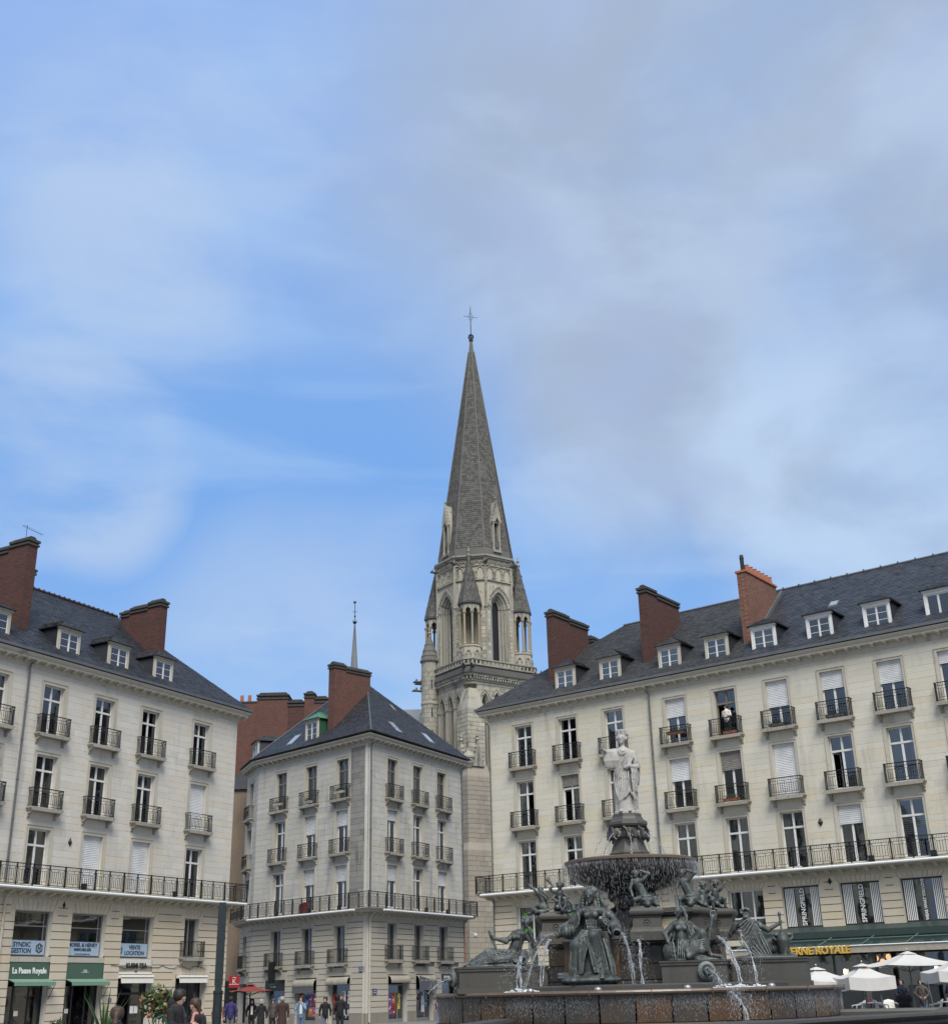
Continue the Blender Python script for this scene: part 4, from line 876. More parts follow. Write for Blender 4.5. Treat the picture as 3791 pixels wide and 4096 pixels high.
g = empty('shop_sign', M=F00 @ TR(2.6, -.5, 2.0)); g.matrix_basis = Matrix.Translation((-17.15, 88.6, 2.35)) @ RZ(R(8)); tag(g, 'square red hanging sign with a white letter K', 'sign')
MB().box(-.36, .36, -.05, .05, 0, .76).build('panel', 'sign_red', g); text('K', .42, 'letter_white', g, TR(0, -.06, .38), .01); MB().box(-.33, .33, -.056, -.05, .2, .23).box(-.13, .13, -.056, -.05, .62, .65).box(-.06,.06,-.056,-.05,.66,.68).build('emblem', 'letter_white', g); MB().tube([(.36,0,.7),(.75,0,.7),(.8,.0,.55)], .02, 6).build('sign_arm', 'iron', g)
# darker shops in the side street, part of the rear house
bR = empty('rear_house', M=TR(-17.5, 97.5, 0)); tag(bR, 'narrow brown house in the gap behind with massive brick chimney stacks', 'building')
MB(TR(17.5,-97.5,0)).box(-21.5, -18.05, 96.6, 101, 0, 17.0).build('wall', 'render_brown', bR)
MB(TR(17.5,-97.5,0)).add([(-21.5,96.4,17),(-18.0,96.4,17),(-18.0,101,19.0),(-21.5,101,19.0)], [(0,1,2,3)]).build('roof', 'slate_old', bR)
for (x0, x1, zt, mt_, pots) in [(-20.55,-18.75,24.95,'brick_mixed',2), (-18.75,-16.1,25.2,'brick_mixed',0), (-16.1,-14.75,24.55,'brick_dark',0), (-14.75,-13.85,25.25,'brick_mixed',0), (-13.85,-12.7,24.8,'brick_mixed',0)]:
    mb = MB(TR(17.5,-97.5,0)); mb.box(x0, x1-.004, 101, 103-(.3 if pots else 0), 15, zt); ch = mb.build('chimney', mt_, bR); mb = MB(TR(17.5,-97.5,0))
    if not pots:
        mb.box(x0-.06, x1+.02, 100.93, 103.1, zt, zt+.14); mb.box(x0, x1-.03, 101.0, 103.0, zt+.141, zt+.3); mb.box(x0-.08, x1+.03, 100.9, 103.1, zt+.301, zt+.42); mb.prism([(x0,zt+.421),(x1,zt+.421),(x1-.25,zt+.62),(x0+.25,zt+.62)], 101.1, 102.9, 'y'); mb.build('chimney_cap', 'cap_stone', ch)
    else:
        mb.box(x0-.05, x1, 100.95, 102.8, zt, zt+.12); mb.build('chimney_cap', 'cap_stone', ch)
        for k in (0,1): MB(TR(17.5,-97.5,0)).lathe([(.16,zt+.12),(.14,zt+.75),(0,zt+.75)], 8, TR(x0+.4+k*.65,101.5,0)).build('chimney_pot', 'terracotta', ch)
mb = MB(TR(17.5,-97.5,0)); mb.box(-19.6,-17.5,96.2,96.59,0,2.9); mb.build('shopfront', 'shop_dark', bR)
g = empty('shop_sign', M=TR(-18.35, 88.8, 1.05)); tag(g, 'blue hanging sign with white letters half hidden by the dark green post', 'sign'); MB().box(-.45, .28, -.05, .05, 0, 1.0).build('panel', 'sign_blue', g); text('ys', .42, 'letter_white', g, TR(-.02, -.06, .55), .01); MB().tube([(-.3,-.06,.22),(-.05,-.06,.18),(.15,-.06,.3),(.22,-.06,.5),(.2,-.06,.75)], .018, 5).build('emblem', 'letter_white', g)
# ------------------------------------------------------------------ right building
FC = frame((.3018, 75.4961), (.78961, -.61361))
bC = empty('apartment_building', M=FC); tag(bC, 'long cream stone apartment building behind the fountain with three brick chimneys', 'building', 'apartment houses around the square')
IC = Matrix.Identity(4); XC0, XC1 = .40, 38
cC = [3.02, 6.27, 9.50, 13.57, 16.65, 19.72, 22.80, 25.86, 28.92, 32.0, 35.1]; wC = 1.26
LC = dict(F3=(14.27, 16.80), F2=(10.72, 13.44), F1=(7.15, 9.95))
holes = [(c-wC/2, c+wC/2, a, b) for c in cC for a, b in LC.values()]
eC = [(2.1, 4.0), (5.4, 7.2), (8.8, 10.4), (12.6, 14.6), (15.75, 17.72), (18.75, 20.74), (21.8, 23.82), (24.82, 26.84), (27.9, 29.9), (31, 33), (34.1, 36.1)]
eh = [(a, b, 4.30, 6.28) for a, b in eC]; gh = [(15.6, 37, 0, 3.6), (2.1, 4.0, 0, 2.9), (5.3, 7.3, 0, 2.9), (8.7,10.5,0,2.9), (12.5,14.7,0,2.9)]
shell(bC, IC, XC0, XC1, 17.7, holes+eh+gh, 'limestone_upper', floors=(4.0, 6.8, 10.4, 13.9, 17.4))
for a, b, c, d in gh[1:]: shopfront(bC, IC, a, b, d, mull=(.5,))
ashlar(bC, IC, XC0, XC1, 7.2, 17.5, [(a-.2, b+.2, c, d+.2) for a, b, c, d in holes], 'limestone_upper', .31, 1.0, near=24, singles=280, depth=.008, gap=.004)
voh = [(a-.3, b+.3, d, 6.72) for a, b, c, d in eh]
band_floor(bC, IC, XC0, XC1, .4, 6.72, eh+gh+voh, 'limestone_lower', .345)
for a, b, c, d in eh: voussoirs(bC, IC, (a+b)/2, b-a, d+.02, 6.72, 'limestone_lower', 9, .26)
for c in cC:
    for a, b in LC.values(): sb = MB(IC); surround(sb, c, wC, a, b, .12, .028); sb.build('window_surround', 'limestone_trim', bC)
mb = MB(); sweep([(o, z+17.9) for o, z in CORN], [(XC0, 10), (XC0, 0), (XC1, 0)], mb); mb.build('cornice', 'limestone_trim', bC)
mb = MB(); sweep([(.52, 18.05), (.66, 18.05), (.66, 18.19), (.50, 18.19)], [(XC0, 10), (XC0, 0), (XC1, 0)], mb); mb.build('gutter', 'zinc', bC)
mb = MB(); sweep([(o, z+7.10) for o, z in SLABP], [(XC0, 10), (XC0, 0), (XC1, 0)], mb); mb.build('balcony_slab', 'limestone_trim', bC)
modillions(bC, IC, XC0+.05, XC1, 17.74, pitch=.66); modillions(bC, IC, XC0-.2, XC1, 6.91, y=-.12, pitch=.66, sc=1.15)
long_balcony(bC, IC, XC0-.72, XC1, 7.10); long_balcony(bC, TR(XC0-.74, 1.26, 0) @ RZ(R(-90)), 0, 2.0, 7.10, yf=0)
MB().tube([(XC0-.3, -.86, 7.0), (XC1, -.86, 7.0)], .07, 8).build('light_strip', 'white_pvc', bC)
for x in (20.5, 23.9, 26.9): flood(bC, IC, x, 7.13)
MB().box(XC0, XC0+.32, .32, 10, 0, 17.7).build('side_wall', 'limestone_upper', bC)
stC = {('F3',3):dict(shutter=.38,transom=False), ('F3',4):dict(style='brown',opened=0,curtain='R:curtain_red'), ('F3',5):dict(shutter=.52,transom=False), ('F3',6):dict(shutter=.34,transom=False), ('F3',7):dict(shutter=.42,transom=False), ('F3',8):dict(shutter=.22,transom=False),
       ('F2',0):dict(opened=1), ('F2',1):dict(shutter=.22,smat='shutter_old',opened=0), ('F2',2):dict(), ('F2',3):dict(shutter=.42,transom=False), ('F2',4):dict(shutter=.34,transom=False,smat='shutter_old'), ('F2',5):dict(shutter=1.0), ('F2',6):dict(opened=0,curtain='R:blind'), ('F2',7):dict(curtain='l+R'), ('F2',8):dict(curtain='L'),
       ('F1',4):dict(curtain='L+R'), ('F1',3):dict(curtain='L'), ('F1',6):dict(shutter=.30,transom=False), ('F1',7):{}, ('F3',2):dict(), ('F3',0):dict()}
for i, c in enumerate(cC):
    for fl, (a, b) in LC.items():
        wn = window(bC, IC, c, a, b, wC, **stC.get((fl, i), {}))
        if fl != 'F1': balcony(bC, IC, c, a-.01, 1.85)
        if (fl, i) == ('F1', 7):
            mb = MB()
            for side, n in ((-1, 9), (1, 5)):
                for k in range(n): mb.box(min(side*.02, side*.58), max(side*.02, side*.58), .08, .085, 1.95-.1*k, 2.0-.1*k)
            mb.build('blind', 'letter_white', wn)
for i, (a, b) in enumerate(eC):
    xc, w = (a+b)/2, b-a; x = w/2; z0, z1 = 4.30, 6.28; fm = 'shop_dark' if i >= 5 else 'white_paint'
    mb = MB(TR(xc, .20, 0)); t_ = .07
    mb.box(-x, -x+t_, 0, .06, z0, z1); mb.box(x-t_, x, 0, .06, z0, z1); mb.box(-x+t_, x-t_, .001, .06, z1-t_, z1); mb.box(-x+t_, x-t_, .001, .06, z0, z0+t_)
    if i < 5:
        for q in ((-1/6, 1/6) if i == 4 else (0.05,)): mb.box(2*x*q-.04, 2*x*q+.04, -.01, .05, z0+t_, z1-t_)
        if i == 4: mb.box(-x+t_, x-t_, -.012, .048, 4.85, 4.93)
    wn = mb.build('window', fm, bC); MB(TR(xc, .23, 0)).box(-x+t_, x-t_, 0, .006, z0+t_, z1-t_).build('pane', 'glass', wn)
    if i in (0, 1):
        mb = MB(TR(xc-.45, .19, 5.78)); mb.lathe([(.015,-.22),(.07,-.13),(.12,0),(.12,.07),(.08,.15),(.0,.17)], 10); mb.build('green_balloon_sticker', 'sticker_green', wn)
        mb = MB(TR(xc-.3, .22, 4.95))
        for k in range(16):
            an = k*2.4; mb.add([(math.cos(an)*.1,0,.0),(math.cos(an)*.42,-.02,.14+.16*math.sin(an*3)),(math.cos(an+.3)*.36,-.02,.0+.2*math.sin(an*3))], [(0,1,2)])
        mb.build('leaf_sticker', 'sticker_green', wn)
    if i >= 5:
        mb = MB(TR(xc, .17, 0))
        for sg in (-1, 1):
            for k in range(6):
                c0 = sg*(x-.08)-sg*.085*k; mb.box(min(c0, c0-sg*.045), max(c0, c0-sg*.045), 0, .01, z0+.08, z1-.08)
        mb.build('stripes', 'letter_white', wn)
        tx = 'WEAR WHAT YOU LOVE' if i in (7, 9) else 'SPRINGFIELD'
        text(tx, .33 if len(tx) < 12 else .20, 'letter_white', wn, TR(xc, .15, (z0+z1)/2) @ Matrix.Rotation(R(-90), 4, 'Y'), .01, bold=.006, sx=.93 if len(tx) < 12 else .82)
        MB(TR(xc, .6, 0)).box(-.5, -.25, 0, .2, 4.6, 5.6).build('hanging_clothes', 'cloth_taupe', wn)
anchor(bC, IC, 21.25, 9.25); anchor(bC, IC, 21.35, 6.38)
pipe(bC, IC, 12.0, 7.2, 17.5); pipe(bC, IC, .5, .2, 17.3, 'zinc', -.12, .04); pipe(bC, IC, 11.8, .2, 6.6, 'pipe_cream')
# roof of the right building
mb = MB(); RC = 23.75; rx = 6.9
mb.add([(XC0-.6,-.6,18.12),(XC1,-.6,18.12),(XC1,6.3,RC),(rx,6.3,RC),(XC0-.6,13.2,18.12),(XC1,13.2,18.12)], [(0,1,2,3),(4,0,3),(4,3,2,5),(0,4,5,1)])
rf = mb.build('roof', 'slate_old', bC)
def lerp(a, b, t): return tuple(a[i]+(b[i]-a[i])*t for i in range(3))
mb = MB(); slates(mb, (XC0-.62,-.62,18.16), (18.05,-.62,18.16), (18.05,6.3,RC), (rx,6.3,RC), .24, .16); slates(mb, (XC0-.62,13.2,18.16), (XC0-.62,-.62,18.16), (rx,6.28,RC), (rx,6.32,RC)); mb.build('slates', 'slate_old', rf, kind='stuff')
mb = MB(); slates(mb, (18.05,-.62,18.17), (XC1,-.62,18.17), (XC1,6.3,RC+.02), (18.05,6.3,RC+.02), .30, .20, .016); mb.build('newer_slates', 'slate_dark', rf, kind='stuff')
mb = MB(); mb.tube([(rx, 6.3, RC+.03), (XC1, 6.3, RC+.03)], .08, 6)
for k in range(20): mb.box(18.1+k*1.0, 18.16+k*1.0, 6.2, 6.4, RC+.05, RC+.15)
mb.build('ridge_cap', 'zinc', rf)
mb = MB(); mb.box(17.98, 18.12, -.6, 6.3, 0, .001) if False else None
for i, (c, kind) in enumerate([(6.25,'old'), (9.45,'old'), (13.45,'old'), (16.45,'old'), (19.3,'new'), (22.5,'new'), (25.62,'new'), (28.8,'new'), (32.1,'new'), (35.2,'new')]):
    dormer(bC, IC, c, 18.50, 1.42, 1.36, y=.02, style='old' if kind == 'old' else ('bars' if i < 7 else 'new'), curtain='curtain' if i in (2, 4, 6) else None, frame_mat='limestone_trim' if kind == 'old' else 'white_paint', roofm='slate_old' if kind == 'old' else 'slate_dark')
chimney(bC, IC, 4.45, 5.0, .95, 4.9, 19.0, 23.5, steps=[(.95, 2.7, .14), (2.7, 4.9, 0)])
chimney(bC, IC, 11.2, 11.75, .95, 4.9, 19.0, 23.6, steps=[(.95, 2.2, .14), (2.2, 4.9, 0)])
ch = chimney(bC, IC, 17.75, 18.3, .85, 4.8, 19.0, 23.5, 'brick_orange', cap=False)
mb = MB(); mb.box(17.68, 18.37, .78, 4.87, 23.5, 23.62); mb.build('chimney_cap', 'terracotta', ch)
for k in range(7): MB().lathe([(.15,23.62),(.13,24.1),(.15,24.15),(0,24.15)], 8, TR(18.02, 1.7+.5*k, 0)).build('chimney_pot', 'terracotta', ch)
MB().lathe([(.12,23.62),(.12,24.4),(.14,24.4),(.10,24.62),(0,24.62)], 8, TR(18.02, 1.15, 0)).build('chimney_pot', 'iron', ch)
MB().prism([(.6,19.1),(5.6,23.3),(5.4,23.45),(.6,19.35)], 18.3, 18.42, 'x').build('flashing', 'zinc', ch)
chimney(bC, IC, 2.2, 3.0, 8.6, 9.4, 19, 23.9, 'brick_dark'); chimney(bC, IC, 3.3, 4.0, 8.6, 9.4, 19, 23.4, 'brick_dark')
skylight(bC, IC, 22.0, 22.55, 2.9, 3.4, .815, .12)
for x, y in ((9.1, 5.3), (17.0, 5.0)): MB().ball((x, y, 18.14+(y+.6)*.815+.05), (.17,.2,.15), 8).build('roof_vent', 'zinc', bC)
for k in range(9): MB().prism([(19.6+1.9*k, .0), (19.9+1.9*k, 0), (19.75+1.9*k, .12)], 5.0, 5.12, 'y', TR(0,0,18.14+5.6*.815+.02)).build('roof_vent', 'slate_dark', bC)
# cafe front under the right building
cf = empty('cafe', M=FC); tag(cf, 'green glazed cafe with a sloping canopy and gold TAVERNE ROYALE letters', 'cafe')
X0, X1 = 17.3, 37
mb = MB(); mb.prism([(-.02,4.28),(-.55,4.05),(-.55,3.75),(-.02,3.95)], X0, X1, 'x'); mb.build('fascia', 'canopy_fascia', cf)
mb = MB(); mb.prism([(-.3,3.78),(-2.5,3.25),(-2.5,3.21),(-.3,3.72)], X0-.4, X1, 'x'); mb.build('canopy', 'canopy_green', cf) if False else None
plain('grey_green_bar', (.10,.15,.135), .5)
mt, t, b, o = newmat('canopy_green'); b.inputs['Base Color'].default_value = (.018,.036,.032,1); b.inputs['Roughness'].default_value = .18
mb.build('canopy', 'canopy_green', cf)
mb = MB(); 
for k in range(10): mb.box(X0-.3+2.1*k, X0-.22+2.1*k, -2.5, -.3, 0, .001) if False else mb.tube([(X0-.2+2.1*k, -.35, 3.80), (X0-.2+2.1*k, -2.5, 3.28)], .03, 5)
mb.tube([(X0-.4, -1.2, 3.63), (X1, -1.2, 3.63)], .025, 5); mb.build('canopy_bars', 'grey_green_bar', cf)
MB().box(X0-.4, X1, -2.62, -2.5, 2.98, 3.28).build('gutter_beam', 'fabric_tan', cf); MB().tube([(X0-.4,-2.64,3.29),(X1,-2.64,3.29)], .03, 6).build('white_trim', 'white_pvc', cf)
for k in range(5): MB().tube([(19.4+4.1*k, -2.3, 0), (19.4+4.1*k, -2.3, 3.2)], .16, 12).build('post', 'grey_green', cf) if False else None
plain('grey_green', (.055,.075,.072), .5)
for k in range(10):
    x = X0+2.05*k; MB().box(x-.05, x+.05, -.9, -.8, 0, 3.3).build('mullion', 'grey_green', cf)
for k in range(9):
    x = X0+2.05*k; MB().box(x+.05, x+2.0, -.86, -.853, .1, 3.1).build('pane', 'glass', cf)
    if k%2 == 0: MB().box(x+.1, x+1.95, -.84, -.80, 2.0, 3.1).build('panel', 'grey_green', cf)
MB().box(X0, X1, .4, .5, 0, 3.6).build('cafe_interior', 'interior', cf)
for k in range(4): MB().tube([(19.2+4.6*k,-2.3,0),(19.2+4.6*k,-2.3,3.2)], .13, 12).build('post', 'grey_green', cf)
for k in range(12):
    x = 18.2+1.15*k+(.3 if k%3 == 0 else 0)
    if k in (5, 6): continue
    MB(TR(x, -1.0, 2.18)).lathe([(0,-.14),(.06,-.12),(.075,0),(.06,.12),(0,.14)], 8).build('wall_lamp', 'lamp_glass', cf, smooth=True)
for x, z in ((23.3,2.75),(23.6,2.6),(23.9,2.8),(23.45,2.45)): MB(TR(x, -.4, z)).ball((0,0,0), .13, 8).build('pendant_lamp', 'lamp_orange', cf, smooth=True)
text('TAVERNE ROYALE', .46, 'letter_gold', cf, TR(21.15, -2.72, 3.12), .09, bold=.014, sx=1.0)
# ------------------------------------------------------------------ church with its bell tower
CT = Matrix.Translation((.12, 125.0, 0)) @ RZ(R(35)) @ Matrix.Diagonal((1.05, 1.05, 1, 1))
ch = empty('church', M=CT); tag(ch, 'gothic church with a tall weathered bell tower, corner turrets and slender grey spire', 'church')
def arc_pts(xc, hw, zs, za, n=8):
    "pointed arch outline from left springing over the apex to the right"
    rise = za-zs; L = []
    for k in range(n+1):
        t = k/n; x = -hw*(1-t); z = rise*math.sin(math.acos(max(0, min(1, 1-t)))*1.0) if False else rise*(1-(1-t)**2)**.5*(1-.0)+0
        z = rise*(.62*(1-(1-t)**2)**.5+.38*t)
        L.append((xc+x, zs+z))
    return L+[(2*xc-x, z) for x, z in L[-2::-1]]
def arch_wall(mb, x0, x1, z0, z1, xc, hw, zb, zs, za, y0, y1, M=None):
    if zb > z0: mb.box(x0, x1, y0, y1, z0, zb, M)
    if xc-hw > x0+.005: mb.box(x0, xc-hw, y0, y1, zb, z1, M)
    if x1 > xc+hw+.005: mb.box(xc+hw, x1, y0, y1, zb, z1, M)
    P = arc_pts(xc, hw, zs, za)
    for (a, za_), (b, zb_) in zip(P, P[1:]): mb.prism([(a, za_), (b, zb_), (b, z1), (a, z1)], y0, y1, 'y', M)
def arch_tube(mb, xc, hw, zb, zs, za, y, r, n=6, M=None, shafts=True, cap=True):
    P = [(x, y, z) for x, z in arc_pts(xc, hw, zs, za)]
    mb.tube(P, r, n, M)
    if shafts:
        for s in (-1, 1):
            mb.tube([(xc+s*hw, y, zb), (xc+s*hw, y, zs)], r, n, M)
            if cap: mb.lathe([(r*1.1, -.16), (r*1.9, -.02), (r*1.9, .04), (r*1.2, .06)], 6, (M or Matrix.Identity(4)) @ TR(xc+s*hw, y, zs)); mb.lathe([(r*1.8, 0), (r*1.8, .10), (r*1.2, .2)], 6, (M or Matrix.Identity(4)) @ TR(xc+s*hw, y, zb))
H0 = 3.95
# lower stage: core, arcaded faces, corner buttresses
mb = MB(); mb.box(-H0+.62, H0-.62, -H0+.62, H0-.62, 0, 31); tw = mb.build('tower', 'tower_stone', ch)
for k in range(4):
    F = RZ(R(90*k)) @ TR(0, -H0, 0); sb = MB(F); tb = MB(F)
    arcs = [(-2.1, .55), (-.72, .62), (.72, .62), (2.1, .55)]
    xs = [-3.0, -1.42, 0, 1.42, 3.0]
    for (xc, hw), a, b in zip(arcs, xs, xs[1:]):
        arch_wall(sb, a, b, 0, 31, xc, hw, 19.5, 28.6, 29.9+.2*(hw > .6), 0, .3)
        arch_wall(sb, a+.01, b-.01, 19.4, 30.9, xc, hw-.16, 19.6, 28.5, 29.6, .302, .62)
        for q, (r_, y) in enumerate(((.085, .0), (.075, .17), (.07, .32))): arch_tube(tb, xc, hw-.02-.11*q, 19.6, 28.6, 29.95-.13*q+.2*(hw > .6), y, r_)
        for z in range(14):
            pp = arc_pts(xc, hw+.16, 28.6, 30.15+.2*(hw > .6), 7)
        for (x, z) in arc_pts(xc, hw+.17, 28.7, 30.2+.2*(hw > .6), 6): tb.box(x-.05, x+.05, -.09, 0, z-.05, z+.05)
    if k in (0, 3):
        sb.build('tower_face', 'tower_stone', tw); tb.build('arcade_shafts', 'tower_trim', tw)
        dk = MB(F)
        for xc, hw in arcs: dk.box(xc-hw+.2, xc+hw-.2, .5, .61, 19.6, 28.9)
        dk.build('louvres', 'tower_base' , tw)
        ashlar(ch, F, -3.3, 3.3, 5.0, 19.3, [], 'tower_base', .42, .85, depth=.03, gap=.015, singles=20, near=-3)
        ashlar(ch, F, -2.95, 2.95, 30.15, 30.95, [], 'tower_stone', .4, .8, depth=.02, singles=10, near=-3)
    else: sb.build('tower_face', 'tower_stone', tw)
for k in range(4):
    F = RZ(R(90*k)) @ TR(-H0, -H0, 0)
    mb = MB(F)
    # clasping buttress with a sloped head
    lo, hi = -.62, 1.25
    def ring(a, b, z): return [(a, a, z), (b, a, z), (b, b, z), (a, b, z)]
    v = ring(lo, hi, 22.0)+ring(lo, hi, 28.0)+ring(-.02, .95, 30.2)
    mb.add(v, [(3,2,1,0),(8,9,10,11)]+[(i,(i+1)%4,4+(i+1)%4,4+i) for i in range(4)]+[(4+i,4+(i+1)%4,8+(i+1)%4,8+i) for i in range(4)])
    mb.box(-.35, .6, -.35, .6, 22, 29.2)
    bt = mb.build('buttress', 'tower_stone', ch)
    if k in (0, 1, 3):
        for FF, L in ((F @ TR(0, lo, 0), (lo, hi)), (F @ RZ(R(-90)) @ TR(0, lo, 0) @ TR(0, 0, 0), (-hi, -lo))):
            ashlar(ch, FF, L[0], L[1], 22.0, 27.9, [], 'tower_stone', .42, .62, depth=.035, gap=.02, singles=40 if k == 0 else 0, near=L[0])
    mb = MB(F); lo2 = -1.15; hi2 = 1.5
    v = ring(lo2, hi2, 14.6)+ring(lo2, hi2, 21.2)+ring(-.7, 1.2, 22.6); mb.add(v, [(3,2,1,0),(8,9,10,11)]+[(i,(i+1)%4,4+(i+1)%4,4+i) for i in range(4)]+[(4+i,4+(i+1)%4,8+(i+1)%4,8+i) for i in range(4)])
    v = ring(lo2-.35, hi2+.35, 0)+ring(lo2-.35, hi2+.35, 14.2)+ring(lo2, hi2, 15.0); mb.add(v, [(3,2,1,0),(8,9,10,11)]+[(i,(i+1)%4,4+(i+1)%4,4+i) for i in range(4)]+[(4+i,4+(i+1)%4,8+(i+1)%4,8+i) for i in range(4)])
    mb.build('buttress_base', 'tower_base', bt)
    if k in (0, 1, 3):
        for FF, L, LL in ((F @ TR(0, lo2, 0), (lo2, hi2), 0), (F @ RZ(R(-90)) @ TR(0, lo2, 0), (-hi2, -lo2), 1)):
            ashlar(ch, FF, L[0], L[1], 14.9, 21.15, [], 'tower_base', .45, .8, depth=.03, gap=.018, singles=30 if k == 0 else 0, near=L[0])
        for FF, L in ((F @ TR(0, lo2-.35, 0), (lo2-.35, hi2+.35)), (F @ RZ(R(-90)) @ TR(0, lo2-.35, 0), (-hi2-.35, -lo2+.35))):
            ashlar(ch, FF, L[0], L[1], .5, 14.1, [], 'tower_base', .45, .85, depth=.03, gap=.018, singles=50 if k == 0 else 0, near=L[0])
    if k in (0, 1, 3):
        gb = MB(F)
        for Fg in (TR(.2, lo-.35, 0), RZ(R(-90)) @ TR(-.2, lo-.35, 0)):
            gb.prism([(-.65, 22.2), (.65, 22.2), (0, 24.5)], -.05, .45, 'y', Fg)
            for s in (-1, 1):
                for q in range(5): t = q/5; gb.ball((s*.66*(1-t), .1, 22.4+2.15*t), (.13, .15, .13), 6, Fg)
            gb.lathe([(.06, 24.4), (.07, 24.7), (.2, 24.85), (.08, 25.0), (.17, 25.2), (.0, 25.35)], 6, Fg @ TR(0, .1, 0))
        gb.build('gablet', 'tower_stone', bt)
        gb = MB(F); gb.lathe([(.25, 22.0), (.5, 22.5), (.55, 22.9), (.62, 22.95), (.62, 23.1), (.2, 23.6), (0, 23.8)], 8, TR(-.75, -.75, 0)); gb.build('corbel_finial', 'tower_trim', bt)
# corbel table, sloping ledge, pierced parapet (chamfered corners)
HP = 4.40; cc = .62
def octo(h, c): return [(-h+c,-h),(h-c,-h),(h,-h+c),(h,h-c),(h-c,h),(-h+c,h),(-h,h-c),(-h,-h+c)]
def ringpoly(mb, levels):
    n = 8; vs = []
    for h, c, z in levels: vs += [(x, y, z) for x, y in octo(h, c)]
    fs = [(i*n+k, i*n+(k+1)%n, (i+1)*n+(k+1)%n, (i+1)*n+k) for i in range(len(levels)-1) for k in range(n)]
    fs += [tuple(range(n-1,-1,-1)), tuple((len(levels)-1)*n+k for k in range(n))]; mb.add(vs, fs)
mb = MB(); ringpoly(mb, [(4.02, .5, 30.7), (4.02, .5, 30.95), (4.12,.5,31.0), (4.12, .5, 31.5), (4.42, .55, 31.55), (4.42, .55, 31.7)]); mb.build('corbel_table', 'tower_stone', ch)
mb = MB(); ringpoly(mb, [(4.52, .6, 31.7), (4.52, .6, 31.8), (4.32, .62, 32.45), (4.4, .62, 32.5), (4.4, .62, 32.56)]); mb.build('ledge', 'spire_stone', ch)
pp = octo(4.4, .62); cb_ = MB(); pr = MB()
for i in range(8):
    a, b = Vector(octo(4.2, .5)[i]+(0,)), Vector(octo(4.2, .5)[(i+1)%8]+(0,)); L = (b-a).length; n = max(1, int(L/.3)); d = (b-a).normalized(); nn = Vector((d.y, -d.x, 0))
    for q in range(n):
        c = a.lerp(b, (q+.5)/n)+nn*-.02; M_ = Matrix.Translation(c) @ RZ(math.atan2(d.y, d.x)); cb_.ball((0, -.06, 31.27), (.11, .13, .17), 6, M_); cb_.box(-.13, .13, -.2, 0, 31.42, 31.56, M_)
    a, b = Vector(pp[i]+(0,)), Vector(pp[(i+1)%8]+(0,)); L = (b-a).length; M_ = Matrix.Translation(a) @ RZ(math.atan2(d.y, d.x))
    pr.box(0, L, -.02, .14, 32.56, 32.62, M_); pr.box(-.03, L+.03, -.07, .2, 33.12, 33.25, M_); n = max(1, round(L/.46)); w = L/n
    for q in range(n):
        x = (q+.5)*w; pr.tube([(x+.19*math.cos(t*math.pi/4), .06, 32.87+.24*math.sin(t*math.pi/4)) for t in range(9)], .055, 5, M_, cap=False)
        pr.prism([(q*w-.05, 32.62), (q*w+.05, 32.62), (q*w+.13, 33.12), (q*w-.13, 33.12)] if q%2 else [(q*w-.13, 32.62), (q*w+.13, 32.62), (q*w+.05, 33.12), (q*w-.05, 33.12)], .0, .12, 'y', M_)
cb_.build('corbels', 'tower_stone', ch); pr.build('parapet', 'tower_trim', ch)
def gargoyle(M, L=1.0):
    mb = MB(M); mb.tube([(0,.3,0),(0,-.1,.03),(0,-L*.5,.10),(0,-L*.85,.16),(0,-L*1.05,.08)], [.17,.16,.12,.15,.06], 6); mb.prism([(-.05,.0),(.0,.22),(.05,0)], -L*.75, -L*.6, 'y', TR(0,0,.25)); mb.tube([(-.12,-.2,.05),(-.25,-.1,.3)], .05, 5); mb.tube([(.12,-.2,.05),(.25,-.1,.3)], .05, 5)
    mb.build('gargoyle', 'spire_stone', ch)
for i in range(8):
    x, y = pp[i]; gargoyle(TR(x*.98, y*.98, 32.35) @ RZ(math.atan2(y, x)+R(90)+(.35 if i%2 else -.35)*.4), 1.0)
